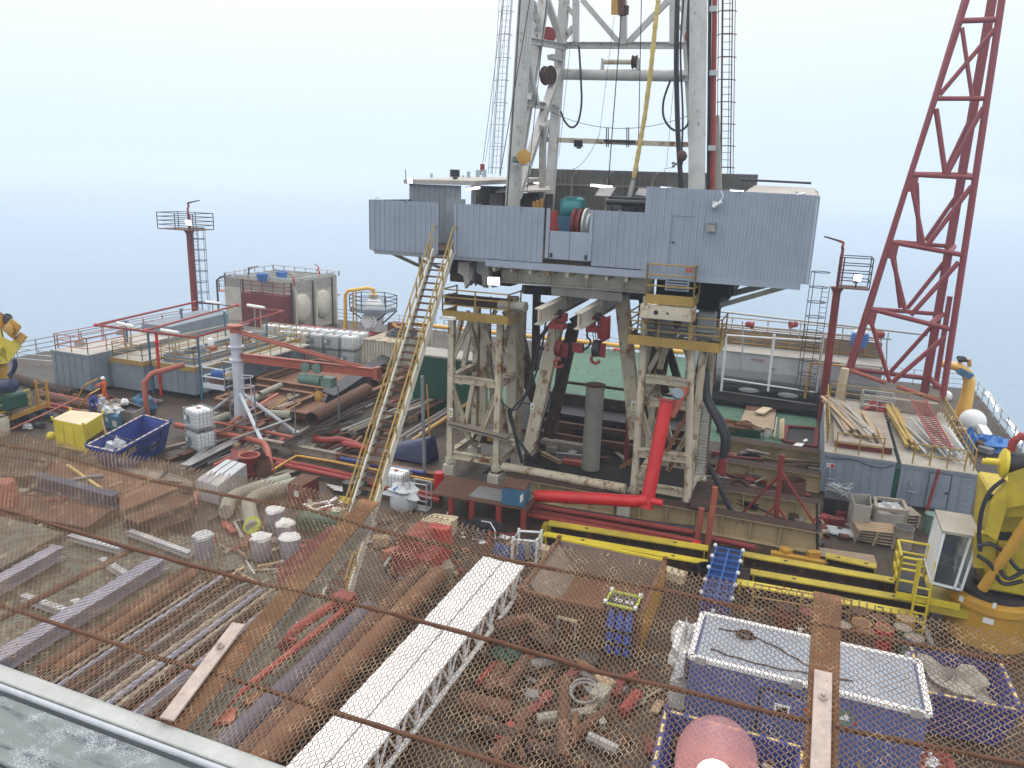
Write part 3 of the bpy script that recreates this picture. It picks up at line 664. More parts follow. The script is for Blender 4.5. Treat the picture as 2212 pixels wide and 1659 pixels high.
mb_bar((1371, 990), 34, (1340, 1010), 34.4, .16, .16).build('brace', 'rust_orange', tr)
b = MB().ibeam((-16.6, 34.4, 3.0), (-13.2, 34.2, 2.75), .5, .2, .05); b.build('walkway_beam', 'wood_grey', tl)
b = MB()   # main frame carrying the floor: inclined legs, deep beams
sf = thing('substructure_frame', 'cream steel frame of inclined legs and deep beams under drill floor', 'steel frame', (-10.5, 38, 0))
MB().ibeam((-14.1, 34.8, 10.88), (-6.6, 34.8, 10.92), .5, .72, .06).build('main_girder', 'off_white', sf)
b = MB()
for i in range(4): b.box((-13.2+i*1.75, 34.55, 10.89), (.04, .2, .6))
b.each('stiffener', 'off_white_rusty', sf)
MB().hexa([PY(*q, Y) for Y in (34.9, 35.5) for q in ((1191, 637), (1345, 652), (1345, 633), (1191, 617))]).build('lower_girder', 'tank_top', sf)
for a, ya, c, yc, w in (((1206, 690), 36, (1142, 978), 35.5, .62), ((1343, 636), 36.2, (1374, 946), 36.6, .62), ((1108, 640), 37, (1106, 940), 37, .52), ((1048, 680), 37.5, (1043, 915), 37.5, .38),
                        ((1240, 700), 40, (1186, 945), 39, .6), ((1213, 780), 40.5, (1195, 920), 40.5, .4), ((1390, 640), 41, (1415, 830), 41, .5), ((1448, 690), 41, (1420, 860), 40, .5),
                        ((1093, 714), 39, (1160, 870), 39, .55), ((1120, 700), 42, (1150, 850), 42, .5), ((1160, 620), 44, (1156, 800), 44, .42), ((1345, 640), 42, (1240, 700), 42, .8), ((1545, 640), 39, (1530, 830), 39, .6)):
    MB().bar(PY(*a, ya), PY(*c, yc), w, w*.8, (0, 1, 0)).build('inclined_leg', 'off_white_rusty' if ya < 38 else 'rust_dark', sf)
for a, ya, c, yc, w in (((1400, 720), 38, (1440, 850), 37.5, .3), ((1450, 700), 37, (1415, 835), 38, .28), ((1425, 690), 39.5, (1470, 840), 39, .35), ((1530, 700), 38, (1500, 850), 38.5, .3), ((1395, 830), 38, (1420, 960), 38, .25), ((1050, 690), 38, (1068, 900), 38.5, .25), ((1020, 690), 38, (995, 830), 37.6, .25)):
    MB().bar(PY(*a, ya), PY(*c, yc), w, w, (0, 1, 0)).build('inner_strut', 'rust_dark' if w > .28 else 'off_white_rusty', sf)
MB().tube(PY(1428, 700, 38), PY(1424, 830, 38), .2, 12).build('red_stack', 'maroon', sf, True)
for a, ya, c, yc, w in (((1160, 655), 44, (1205, 665), 44, .25), ((1155, 750), 44, (1215, 757), 44, .25), ((1160, 738), 44, (1190, 700), 44, .22), ((1170, 590), 40, (1380, 600), 40, .9), ((1130, 625), 36, (1400, 640), 41, .4)):
    mb_bar(a, ya, c, yc, w, w).build('tie_beam', 'dark_steel', sf)
# trolley beams, hoists
def trolley(lab, p, q, pb):
    a = PY(*p, 31.3)+V((0, 0, -.25)); c = V((a.x-.15, 39.5, a.z+.1)); t = thing('trolley_beam', lab, 'steel beam', a)
    MB().ibeam(a, c, .34, .74, .05).build('beam', 'cream', t)
    MB().box(a+V((.03, .35, -.05)), (.012, .16, .32)).build('load_plate', 'amber', t)
    MB().box((a.x, 35.2, 10.0), (.14, .2, .55)).box((a.x+.02, 35.9, 10.0), (.2, .2, .4)).build('hanger', 'cream', t); return a
a1 = trolley('cream trolley beam sticking out above the plain red hoist', (1163, 672), 0, 0)
a2 = trolley('cream trolley beam sticking out above the covered red hoist', (1249, 682), 0, 0)
def hoist(lab, a, c, hp, hk, cover):
    c = PY(*c, 34); t = thing('chain_hoist', lab, 'hoist', c)
    MB().box(c+V((0, 0, -.1)), (.8, .5, .28)).box(c+V((-.1, -.1, .25)), (.18, .5, .5)).box(c+V((.25, .1, .3)), (.3, .4, .4)).build('trolley_frame', 'red_faded', t, bevel=.03)
    MB().lathe([(.1, -.1), (.22, -.1), (.22, .1), (.1, .1)], c+V((.1, .05, .45)), 14, (1, 0, 0)).build('trolley_wheel', 'dark_steel', t)
    if cover: MB().plate([c+V((.35, -.3, .45)), c+V((.75, -.25, .65)), c+V((.7, .1, -.35)), c+V((.4, -.1, -.55)), c+V((.2, -.3, -.3))], .25).build('hoist_cover', 'red_oxide', t)
    h = PY(*hp, 34); b = MB()
    for dx in (-.12, .0, .1): b.tube((h.x+dx, 34, h.z), (c.x+dx, 34, c.z-.2), .02, 5)
    b.build('chain', 'dark_steel', t)
    MB().lathe([(.1, -.16), (.38, -.16), (.4, 0), (.38, .16), (.1, .16)], h, 16, (1, 0, 0)).build('block', 'dark_steel' if cover else 'maroon', t, True)
    MB().bar(h+V((.25, 0, .25)), h+V((.25, 0, -.4)), .12, .35, (1, 0, 0)).build('cheek_plate', 'red_oxide', t)
    g = PY(*hk, 34); MB().tube(h-V((0, 0, .3)), g+V((0, 0, .3)), .09).torus(g, .2, .075, (0, 1, .2), 16, 7, .3, 5.2).build('hook', 'red_faded', t, True)
hoist('plain red hoist with dark hook hanging before inclined leg', a1, (1205, 699), (1208, 752), (1207, 785), False)
hoist('red covered hoist with black hook block over green deck', a2, (1286, 706), (1289, 752), (1286, 776), True)
hose('hoist_cable', 'bunch of dark cables drooping from covered red hoist', ((1272, 710), (1268, 725), (1276, 740), (1262, 755), (1245, 748), (1236, 735)), 34, .05)
pb = thing('pendant_box', 'red control box hung between both hoists', 'control box', PY(1249, 750, 34)); MB().box(PY(1249, 751, 34), (.5, .3, .45)).build('box_body', 'red_oxide', pb, bevel=.02); MB().box(PY(1249, 743, 34), (.56, .34, .06)).build('lid', 'maroon', pb)
# platforms
def platform(lab, p0, p1, dy, z, Y, h=1.1, skip=()):
    x0, x1 = PY(*p0, Y).x, PY(*p1, Y).x; t = thing('work_platform', lab, 'platform', ((x0+x1)/2, Y, z))
    MB().span((x0, Y, z-.25), (x1, Y+dy, z-.19)).build('floor', 'steel', t)
    MB().span((x0, Y-.02, z-.34), (x1, Y+.02, z+.08)).span((x1-.02, Y+.02, z-.34), (x1+.02, Y+dy, z+.08)).span((x0-.02, Y+.02, z-.34), (x0+.02, Y+dy, z+.08)).build('toe_board', 'yellow_rail', t)
    rails(MB(), [(x0, Y+dy, z), (x0, Y, z), (x1, Y, z), (x1, Y+dy, z)], h, .035, 1.4, 2).build('railing', 'yellow_rail', t); return t, x0, x1
platform('yellow railed platform on tower beside the staircase', (956, 668), (1098, 681), 1.6, 9.05, 33.2)
platform('long rusty yellow railed platform on tower behind red pipe', (1357, 720), (1556, 737), 2.0, 8.75, 33.4)
up_, ux0, ux1 = platform('small yellow railed platform just below the corrugated wall', (1396, 620), (1500, 622), 1.6, 10.75, 32.6, 1.35)
MB().span((ux0-.2, 32.62, 9.75), (ux1+.1, 33.2, 10.38)).build('box_beam', 'off_white_rusty', up_, bevel=.03)
for x, r in ((ux0+.5, .1), (ux0+1.0, .05)): MB().lathe([(r, 0), (r, .05)], (x, 32.59, 10.05), 12, (0, 1, 0)).build('hole', 'black', up_)
MB().span((ux0+.75, 32.9, 11.0), (ux0+1.75, 33.0, 11.5)).build('louvre_panel', 'wall_blue_grey', up_)
b = MB()
for i in range(4): b.span((ux0+.82, 32.88, 11.06+.12*i), (ux0+1.68, 32.899, 11.11+.12*i))
b.build('louvre', 'black', up_)
MB().span((ux1-.42, 32.5, 11.85), (ux1-.1, 32.52, 12.05)).build('warning_sign', 'salmon', up_)
# sheave brackets under floor
sb = thing('crown_sheaves', 'pair of grey guide brackets holding a sheave under the floor', 'sheave', PY(1020, 600, 33.8))
for x in (1003, 1036):
    MB().plate([PY(x-6, 565, 33.8), PY(x+16, 565, 33.8), PY(x+22, 600, 33.8), PY(x+8, 622, 33.8), PY(x+4, 595, 33.8), PY(x-8, 588, 33.8)], .35).build('bracket', 'tank_top', sb)
MB().lathe([(.2, -.12), (.62, -.12), (.5, -.03), (.5, .03), (.62, .12), (.2, .12)], PY(1024, 590, 34), 24, (1, .2, 0)).build('sheave', 'steel', sb, True)
MB().span((-17.0, 34.4, 9.2), (-13.5, 34.9, 9.7)).span((-17.0, 35, 10.3), (-13.7, 37, 11.4)).build('cap_beam', 'rust_dark', sb)
MB().tube(PY(1080, 659, 33.9), PY(1136, 663, 33.6), .24, 14).build('roller', 'tank_top', thing('pipe_roller', 'grey round roller end sticking out of tower platform', 'roller', PY(1130, 661, 33.8)), True)
flood('floodlight', 'big lit floodlight on tower above yellow platform beside stairs', PY(1067, 606, 33.2), (.62, .42), (.25, -1, -.25), True, 'galv', PY(1066, 620, 33.3))
flood('floodlight', 'lit floodlight tucked under the white box beam', PY(1410, 657, 33.0), (.5, .4), (.1, -1, -.35), True, 'galv', PY(1412, 668, 33.2))
mc = thing('hydraulic_unit', 'dirty grey hydraulic machinery on the long rusty platform', 'machinery', (-5.3, 35, 8.8))
b = MB()
for i, (x, w, h) in enumerate(((-6.6, .7, 1.0), (-5.8, .8, 1.3), (-4.9, .6, .9), (-4.1, .8, 1.2))): b.box((x, 34.6, 8.8+h/2), (w, .8, h))
b.tube((-7, 34.1, 9.2), (-3.6, 34.1, 9.15), .1).build('tank', 'steel', mc, bevel=.06)
MB().box((-5.3, 34.2, 9.9), (.5, .4, .12)).build('cap', 'amber', mc)
b = MB()
for x in (-6.2, -5.3, -4.6): b.lathe([(.12, 0), (.2, .5), (.1, .8)], (x, 34.1, 9.2), 10)
b.build('cylinder', 'dark_steel', mc, True)
# gray conductor pipe
cp = thing('conductor_pipe', 'tall grey steel pipe standing upright with rusty capped top', 'pipe', (-10.05, 38.8, 0))
c = P(1275, 1013); zt = PY(1281, 832, c.y).z
MB().tube((c.x, c.y, 0), (c.x, c.y, zt), .5, 28).build('pipe', 'tank_top', cp, True)
MB().lathe([(.55, zt), (.56, zt+.06), (.4, zt+.1)], (c.x, c.y, 0), 28).build('cap', 'rust', cp)
# yellow warning triangles
def sign_tri(lab, p, Y):
    c = PY(*p, Y); t = thing('warning_sign', lab, 'sign', c); MB().box(c, (.22, .02, .5)).build('board', 'white', t)
    MB().plate([c+V((-.09, -.013, -.02)), c+V((.09, -.013, -.02)), c+V((0, -.013, .17))], .004).build('triangle', 'lime', t)
    MB().span(c+V((-.015, -.024, .0)), c+V((.015, -.018, .1))).build('symbol', 'black', t); MB().span(c+V((-.08, -.016, -.2)), c+V((.08, -.0105, -.08))).build('text_panel', 'lime', t)
sign_tri('yellow warning triangle sign on tower leg beside staircase', (974, 891), 34.25); sign_tri('yellow warning triangle sign on inclined cream leg', (1150, 881), 35.3)
sign_tri('black warning triangle sign on rusty tower leg by ladder', (1494, 961), 34.3); sign_tri('faded warning triangle sign on narrow inclined leg', (1368, 876), 36.0)
# ================================================================ LEFT SIDE
def tank(lab, x0, x1, y0, y1, z0, zt, rim, topmat, rail_pts, rmat, ribs=True, rh=1.1, rstep=1.6):
    t = thing('steel_tank', lab, 'tank', ((x0+x1)/2, (y0+y1)/2, 0), 'grey rectangular tanks')
    b = MB().span((x0, y0, z0), (x1, y1, zt))
    if ribs:
        for i in range(int((x1-x0)/.62)): b.span((x0+.3+.62*i, y0-.035, z0+.02), (x0+.36+.62*i, y0-.002, zt-.12))
        for i in range(int((y1-y0)/.9)): b.span((x1+.002, y0+.5+.9*i, z0+.02), (x1+.04, y0+.58+.9*i, zt-.12))
    b.build('shell', 'tank_grey', t)
    MB().plate([(x0-.02, y0-.02, zt+.03), (x1+.02, y0-.02, zt+.03), (x1+.02, y1, zt+.03), (x0-.02, y1, zt+.03)], .026).build('top', topmat, t)
    if rim:
        MB().span((x0-.04, y0-.06, zt-.28), (x1+.04, y0-.037, zt+.06)).span((x1+.042, y0-.06, zt-.28), (x1+.065, y1, zt+.06)).build('rim', 'yellow_rail', t)
    else: MB().span((x0-.04, y0-.06, zt-.1), (x1+.04, y0-.037, zt+.05)).build('rim', 'tank_grey', t)
    rails(MB(), rail_pts, rh, .03, rstep, 2).build('railing', rmat, t)
    MB().box(((x0+x1)/2, y0+1, z0/2), (x1-x0, .3, z0)).box(((x0+x1)/2, y1-1, z0/2), (x1-x0, .3, z0)).build('skid', 'rust_dark', t); return t
t1 = tank('leftmost grey tank with bare pale roof and thin rails', -49.1, -45.6, 37.2, 51.5, .25, 2.75, False, 'roof_pale', [(-48.9, 51, 2.78), (-48.9, 37.4, 2.78), (-45.8, 37.4, 2.78), (-45.8, 40.5, 2.78)], 'salmon', True, 1.15, 1.9)
for q, r in (((320, 1.0), .28), ((478, 1.0), .26)): pass
for px, py in ((173, 746), (262, 722), (335, 702)): c = P(px, py, 2.8); MB().lathe([(.36, 0), (.36, .3), (.28, .3), (.28, .1)], c, 16).build('hatch', 'tank_top', t1, True)
bx = MB().hexa([V(q) for q in ((-48.9, 45, 2.79), (-45.9, 45, 2.79), (-45.9, 51.4, 2.79), (-48.9, 51.4, 2.79), (-48.9, 45, 3.5), (-45.9, 45, 3.5), (-45.9, 51.4, 3.7), (-48.9, 51.4, 3.7))]); bx.build('roof_hood', 'tank_grey', t1)
t2 = tank('middle grey tank with yellow rim between the bare roofed and cluttered tanks', -45.35, -42.3, 38.75, 51.2, .25, 2.35, True, 'tank_top', [(-45.2, 42, 2.4), (-45.2, 38.9, 2.4), (-42.5, 38.9, 2.4), (-42.5, 44, 2.4)], 'yellow_rail', False)
t3 = tank('cluttered grey tank with yellow rim and many deck machines on top', -42.0, -38.3, 39.3, 51, .4, 2.3, True, 'tank_top', [(-41.8, 47, 2.35), (-41.8, 39.5, 2.35), (-38.5, 39.5, 2.35), (-38.5, 50.8, 2.35), (-41.8, 50.8, 2.35)], 'yellow_rail')
MB().span((-41.6, 39.9, 2.36), (-38.9, 40.0, 2.8)).span((-39.0, 40.01, 2.36), (-38.9, 50, 2.8)).span((-41.7, 40.01, 2.36), (-41.6, 50, 2.8)).build('inner_coaming', 'tank_grey', t3)
rn = random.Random(4)
for i in range(9):
    x = rn.uniform(-41.2, -39.5); y = 40.8+i*1.05; m = rn.choice(['steel', 'rust', 'green_valve', 'tank_top', 'red_faded', 'dark_steel'])
    g = thing('agitator_motor', f"{dict(steel='steel grey', rust='rusty', green_valve='pale green', tank_top='beige', red_faded='faded red', dark_steel='dark')[m]} mixer motor number {i+1} from the front on cluttered tank", 'motor', (x, y, 2.36), 'mixer motors on the cluttered tank')
    MB().box((x, y, 2.5), (.9, .7, .28)).build('gearbox', m, g, bevel=.05)
    if i % 2: MB().lathe([(.22, 0), (.24, .1), (.24, .55), (.16, .65)], (x+.1, y, 2.64), 14).build('motor', 'tank_grey' if i % 3 else 'white', g, True)
    else: MB().tube((x-.5, y, 2.8), (x+.3, y, 2.8), .2, 12).build('motor', m, g, True)
for i in range(5): tag(MB().plate([(-41.3, 41+2*i, 2.38+.02), (-38.9, 41.1+2*i, 2.4), (-38.9, 41.7+2*i, 2.4), (-41.3, 41.6+2*i, 2.4)], .03).build('walk_plank', 'ply' if i % 2 else 'tank_top'), f'{"ply" if i % 2 else "steel"} walk board {["by the front rail", "second from front", "in the middle", "second from back", "at the back"][i]} on cluttered tank', 'board', 'walk boards on the cluttered tank')
tag(MB().box(P(470, 741, 2.6), (.22, .2, .2)).build('lit_gauge', 'lamp_white'), 'small glowing blue white gauge on cluttered tank', 'gauge')
wk = thing('steel_walkway', 'grey walkway deck with yellow rails in front of white totes', 'walkway', (-37, 47, 2.3))
MB().span((-38.2, 44, 2.1), (-36.6, 50, 2.2)).build('floor', 'tank_top', wk)
rails(MB(), [(-38.1, 50, 2.2), (-36.65, 50, 2.2), (-36.65, 44, 2.2)], 1.1, .03, 1.3, 2).build('railing', 'yellow_rail', wk)
MB().tube((-36.8, 45, 0), (-36.8, 45, 2.1), .07).tube((-36.8, 49.5, 0), (-36.8, 49.5, 2.1), .07).build('support', 'red_oxide', wk)
# red overhead pipe frame on blue and red posts
fz = 4.5
fr = thing('overhead_pipe_frame', 'red overhead pipe ring on thin blue posts above grey tanks', 'pipe frame', (-42, 45, 0))
A, B_, C_, D_ = P(206, 702, fz), P(420, 729, fz), P(612, 672, fz), P(420, 653, fz)
MB().path([A, B_, C_, D_, A+V((.02, .1, 0))], .085, 10).build('ring_pipe', 'red_faded', fr, True)
E1, E2 = P(313, 714, fz), P(513, 659, fz); MB().tube(E1, E2, .08, 10).build('middle_pipe', 'red_faded', fr, True)
for q in ((313, 714), (512, 659), (420, 653), (207, 702)): MB().blob(P(*q, fz), (.17, .17, .14), 2, 10, 8, .05).build('joint', 'red', fr, True)
for q in ((319, 714), (427, 727), (271, 690), (391, 664), (484, 670), (575, 682)): c = P(*q, fz); MB().tube((c.x, c.y, .02), (c.x, c.y, fz-.1), .075, 8).bar((c.x-.25, c.y, fz-.12), (c.x+.25, c.y, fz-.12), .14, .05).build('post', 'blue_box', fr)
c = P(337, 717, fz); MB().path([(c.x, c.y, fz), (c.x, c.y, 3.6), (c.x+.1, c.y-.1, .02)], .1, 10).lathe([(.1, 0), (.2, .02), (.2, .12), (.1, .15)], (c.x, c.y, 3.7), 14).build('riser', 'red', fr, True)
rb = thing('bent_pipe', 'thick bent pink red pipe standing before grey tanks', 'pipe', P(318, 898))
c = P(318, 898); MB().path([c, c+V((0, 0, 2.2)), c+V((.15, .5, 2.7)), c+V((1.2, 2.2, 3.05))], .17, 12).build('pipe', 'salmon', rb, True)
def deck_lamp(lab, q0, q1, z):
    a, c = P(*q0, z), P(*q1, z); t = thing('fluorescent_lamp', lab, 'lamp', (a+c)/2, 'fluorescent lamps on posts')
    MB().tube(a, c, .13, 8).build('lamp_case', 'white_clean', t, True)
    MB().tube(lerp(a, c, .4)-V((0, 0, 1.8)), lerp(a, c, .4), .05).tube(lerp(a, c, .75)-V((0, 0, 1.8)), lerp(a, c, .75), .05).build('post', 'tank_top', t); return t
deck_lamp('white case lamp nearest the corner of red pipe ring', (254, 698), (290, 706), 4.4)
deck_lamp('long thin white case lamp over cluttered tank front', (348, 713), (386, 719), 4.3)
deck_lamp('white case lamp next to the red monitor pole', (446, 652), (478, 656), 4.4)
deck_lamp('white case lamp in front of maroon tank', (535, 659), (571, 665), 4.6)
deck_lamp('white case lamp above the totes', (520, 700), (536, 696), 4.2)
def monitor(root, c, yaw=0., mat='red_faded', s=1.):   # fire water monitor
    c = V(c); d = V((math.cos(yaw), math.sin(yaw), .12)); q = V((-d.y, d.x, 0))
    MB().path([c, c+V((0, 0, .45*s)), c+q*.18*s+V((0, 0, .6*s)), c+q*.05*s+V((0, 0, .85*s)), c+d*.25*s+V((0, 0, .9*s))], .085*s, 8).build('monitor_body', mat, root, True)
    MB().tube(c+d*.25*s+V((0, 0, .9*s)), c+d*1.15*s+V((0, 0, 1.0*s)), .06*s, 8, .045*s).build('monitor_nozzle', 'dark_steel', root, True)
def monitor_tower(lab, base, top, Yp, bx0, bx1, bz0, bz1, by0, by1, side, lamp, yaw, r=.3):
    t = thing('monitor_tower', lab, 'monitor tower', base)
    b, tp = V(base), V(top); MB().tube(b, tp, r, 16).lathe([(r, 0), (r*1.7, .35), (r*1.7, .4)], tp-V((0, 0, .4)), 16).build('pole', 'red_oxide', t, True)
    MB().span((bx0, by0, bz0), (bx1, by1, bz0+.06)).build('basket_floor', 'rust', t)
    rails(MB(), [(bx0, by0, bz0+.06), (bx1, by0, bz0+.06), (bx1, by1, bz0+.06), (bx0, by1, bz0+.06), (bx0, by0, bz0+.06)], bz1-bz0, .035, 2.2, 3).build('basket_rail', 'dark_steel', t)
    MB().tube(tp, tp+V((0, 0, bz1-bz0)), .1).tube(tp+V((.2, 0, 0)), tp+V((.2, 0, bz1-bz0)), .05).build('riser', 'red_faded', t)
    monitor(t, tp+V((0, 0, bz1-bz0)), yaw, 'red_faded', 1.1)
    lx = tp.x+side*(r+.25); bb = MB()
    for s in (-.22, .22): bb.tube((lx+s+side*.2, tp.y-.1, 1.0), (lx+s+side*.2, tp.y-.1, bz0), .025, 6)
    for i in range(int((bz0-1)/.35)): bb.tube((lx-.22+side*.2, tp.y-.1, 1.2+.35*i), (lx+.22+side*.2, tp.y-.1, 1.2+.35*i), .016, 5)
    bb.build('ladder', 'dark_steel', t); bb = MB(); cx = lx+side*.65; zz = [2.2+1.0*i for i in range(int((bz0-1.2)/1.0)+1)]
    for z in zz: bb.torus((cx, tp.y-.15, z), .58, .03, (0, 0, 1), 16, 5)
    for f in (-.9, 0, .9): bb.tube((cx+side*.58*math.cos(f), tp.y-.15+.58*math.sin(f), zz[0]), (cx+side*.58*math.cos(f), tp.y-.15+.58*math.sin(f), zz[-1]), .025, 5)
    bb.build('ladder_cage', 'dark_steel', t)
    flood('floodlight', lamp, (bx1-.8, by0+.3, bz0+.75), (.6, .5), (.45, -1, -.2), True, 'dark_steel', (bx1-.8, by0+.3, bz0+.1))
    return t
YM = 57
pbt, ptp = PY(424, 700, YM), PY(409, 500, YM); q0, q1 = PY(364, 493, YM), PY(440, 494, YM); qt = PY(363, 460, YM)
monitor_tower('tall red pole with railed monitor basket by the sea, tallest on the grey tank side', (ptp.x, YM, 0), (ptp.x, YM, q0.z), YM, q0.x, q1.x, q0.z, qt.z+.05, YM-1.3, YM+1.3, 1, 'lit floodlight in basket of monitor tower by grey tanks', .2)
# block of cream tanks at the far edge
bt = thing('tank_block', 'cream tank block with open grey upper walls at far deck edge', 'tank block', (-50, 65, 0))
MB().span((-55.3, 61.6, .7), (-47.2, 69.3, 4.1)).build('lower_shell', 'cream', bt)
b = MB()
for y in (63.2, 66.8): b.lathe([(1.5, 0), (1.48, .15), (1.3, .38), (.8, .55), (.1, .62)], (-47.2, y, 2.35), 28, (1, 0, 0))
b.build('dished_end', 'cream', bt, True)
b = MB()
for y in (61.7, 65.0, 68.6): b.span((-47.18, y, .0), (-46.7, y+.25, 4.4))
b.span((-55.2, 61.8, 0), (-47.3, 69, .69)).build('saddle', 'cream', bt)
w = .06; x0, x1, y0, y1 = -55.2, -47.0, 61.7, 69.2
MB().span((x0, y0, 4.11), (x1, y0+w, 5.0)).span((x0, y1-w, 4.11), (x1, y1, 5.2)).span((x0, y0+w, 4.11), (x0+w, y1-w, 5.1)).span((x1-w, y0+w, 4.11), (x1, y1-w, 5.1)).span((-51.5, y0+w, 4.11), (-51.44, y1-w, 4.9)).build('upper_wall', 'tank_top', bt)
b = rails(MB(), [(x0, y0-.1, 5.0), (x1+.3, y0-.1, 5.0), (x1+.3, y1, 5.1), (x0, y1, 5.2), (x0, y0-.1, 5.0)], .45, .06, 1.5, 0, True)
for i in range(6): b.tube((x0, y0+1.2*i, 5.15), (x1, y0+1.2*i, 5.15), .035, 6)
b.build('top_pipework', 'galv', bt)
for x, y in ((-47.0, 61.3), (-46.8, 64.4), (-46.7, 67.6), (-52.9, 61.3)): MB().tube((x+.2, y, 0), (x+.2, y, 5.1), .09, 8).build('corner_post', 'dark_steel', bt)
MB().path([(-56.6, 62, .3), (-56.6, 62, 4.6), (-56.2, 62.2, 4.95), (-55.2, 62.6, 5.1)], .1, 8).build('drain_pipe', 'dark_steel', bt, True)
rt = thing('day_tank', 'maroon box tank with railed roof before cream tank block', 'tank', (-51.5, 60, 0))
p0, p1 = PY(523, 690, 60.3), PY(613, 641, 60.3)
MB().span((p0.x, 60.3, .6), (p1.x, 61.5, 3.9)).build('shell', 'maroon', rt)
MB().span((p0.x+1.1, 60.6, 3.9), (p0.x+2.2, 61.2, 4.0)).build('hatch', 'rust', rt)
rails(MB(), [(p0.x, 60.35, 3.9), (p1.x, 60.35, 3.9), (p1.x, 61.4, 3.9)], 1.25, .035, 1.2, 2).build('railing', 'red_oxide', rt)
MB().span((p0.x, 60.4, 0), (p1.x, 61.4, .59)).build('stand', 'cream', rt)
for i, (px, py, lab) in enumerate(((567, 608, 'blue tub standing on red railed roof edge'), (609, 603, 'blue tub on far wall of tank block'))):
    c = P(px, py, 5.1); t = thing('plastic_tub', lab, 'tub', c); MB().lathe([(.45, 0), (.6, .75), (.55, .75), (.4, .1)], c, 14).build('tub_body', 'tarp_blue', t, True); MB().torus(c+V((0, 0, .72)), .6, .05).build('rim', 'tarp_blue', t)
c = P(566, 597, 5.4); tag(MB().blob(c, (.35, .3, .3), 5, 10, 8, .3).build('white_sack', 'sacking'), 'crumpled white sack in blue tub on tank block', 'sack')
for i, (px, py, z, yw, lab) in enumerate(((537, 598, 5.1, .3, 'grey red fire monitor on left rim of tank block'), (690, 596, 5.2, 2.6, 'red fire monitor on back corner of tank block'), (636, 618, 5.0, 2.8, 'pale red fire monitor on near rim of tank block'))):
    t = thing('fire_monitor', lab, 'fire monitor', P(px, py, z), 'fire monitors on the tank block'); monitor(t, P(px, py, z), yw, ('dark_steel', 'red', 'salmon')[i], 1.0)
rf2 = thing('escape_ladder_frame', 'dark red ladder frame with small landing at tank block corner', 'ladder frame', (-46.5, 69.6, 0))
b = MB(); q = [PY(*z, 69.6) for z in ((696, 597), (714, 594), (722, 630), (704, 634))]
b.path([(q[3].x, 69.6, 0), q[3], q[0], q[1], q[2], (q[2].x, 69.6, 0)], .1, 8).build('frame', 'maroon', rf2)
b = MB()
for i in range(12): b.tube((q[3].x, 69.6, .6+.42*i), (q[2].x, 69.6, .6+.42*i), .04, 6)
b.build('rung', 'dark_steel', rf2)
MB().span((q[3].x-.3, 68.9, 2.9), (q[2].x+.5, 70, 3.0)).build('landing', 'salmon', rf2)
ms = thing('monitor_stand', 'small dark monitor post in round railed stand behind tank block', 'monitor stand', PY(487, 640, 66))
c = PY(487, 614, 68); MB().tube((c.x, 68, 0), (c.x, 68, c.z+1.3), .1).tube((c.x, 68, c.z+1.3), (c.x+.5, 68, c.z+1.35), .06).build('post', 'dark_steel', ms)
b = MB().torus((c.x, 68, c.z+.5), .95, .035).torus((c.x, 68, c.z-.1), .95, .03)
for k in range(8): b.tube((c.x+.95*math.cos(k*.785), 68+.95*math.sin(k*.785), c.z-.7), (c.x+.95*math.cos(k*.785), 68+.95*math.sin(k*.785), c.z+.5), .03)
b.build('guard_rail', 'dark_steel', ms); MB().lathe([(1.0, 0), (1.0, .06)], (c.x, 68, c.z-.72), 16).build('floor', 'salmon', ms)
# IBC totes
def make_ibc(tank_mat, label_, lab, loc, grp):
    t = thing('ibc_tote', lab, 'liquid tote', (0, 0, 0), grp)
    w, d = .6, .5
    MB().box((0, 0, .64), (1.14, .94, .92)).lathe([(.4, 1.1), (.2, 1.12)], (0, 0, 0), 12).build('bottle', tank_mat, t, bevel=.07)
    b = MB()
    for z in (.2, .38, .56, .74, .92, 1.13):
        b.path([(-w, -d, z), (w, -d, z), (w, d, z), (-w, d, z)], .016, 5, True)
    for i in range(7):
        x = -w+2*w*i/6
        b.tube((x, -d, .15), (x, -d, 1.13), .016, 5).tube((x, d, .15), (x, d, 1.13), .016, 5)
    for i in range(1, 5):
        y = -d+2*d*i/5
        b.tube((-w, y, .15), (-w, y, 1.13), .016, 5).tube((w, y, .15), (w, y, 1.13), .016, 5)
    b.tube((-w, 0, 1.15), (w, 0, 1.15), .018, 5).build('cage', 'galv', t)
    b = MB().span((-w, -d, .1), (w, d, .15))
    for y in (-.42, 0, .42): b.span((-w, y-.06, 0), (w, y+.06, .099))
    b.build('pallet', 'steel', t)
    MB().lathe([(.11, 1.1), (.11, 1.17)], (0, 0, 0), 14).build('cap', 'red_faded', t)
    if label_:
        pl = MB().box((-.28, -d-.022, .62), (.5, .01, .42)).build('label_panel', 'label_grey', t)
        MB().box((-.42, -d-.03, .66), (.18, .006, .22)).build('sticker', 'white', pl)
    t.location = V(loc); return t
ib = make_ibc('plastic_white', True, 'clean white caged tote on the deck, lower of the pair beside blue skip', (0, 0, 0), 'white totes stacked beside the blue skip')
rzI = -.32; cI = V((-30.85, 31.75, 0)); ib.location = cI; ib.rotation_euler = (0, 0, rzI); ib.scale = (1.1, 1.1, 1.1)
dup(ib, cI+V((0, 0, 1.27)), rzI, 'clean white caged tote on top of the pair beside blue skip', None, (1.1, 1.1, 1.1))
kinds = [make_ibc(m, i == 1, 'tmp', (0, 0, 0), 'totes stacked in rows by the white container') for i, m in enumerate(('plastic_white', 'plastic_tank', 'plastic_dirty'))]
pos = []
for r, Y in enumerate((52.9, 54.5)):
    for c_ in range(5 if r == 0 else 7):
        for z in (0, 1):
            if r == 1 and z == 0: continue
            pos.append((-34.75-1.38*c_-.12*r, Y-.28*c_*(1 if r == 0 else .6), z, r, c_))
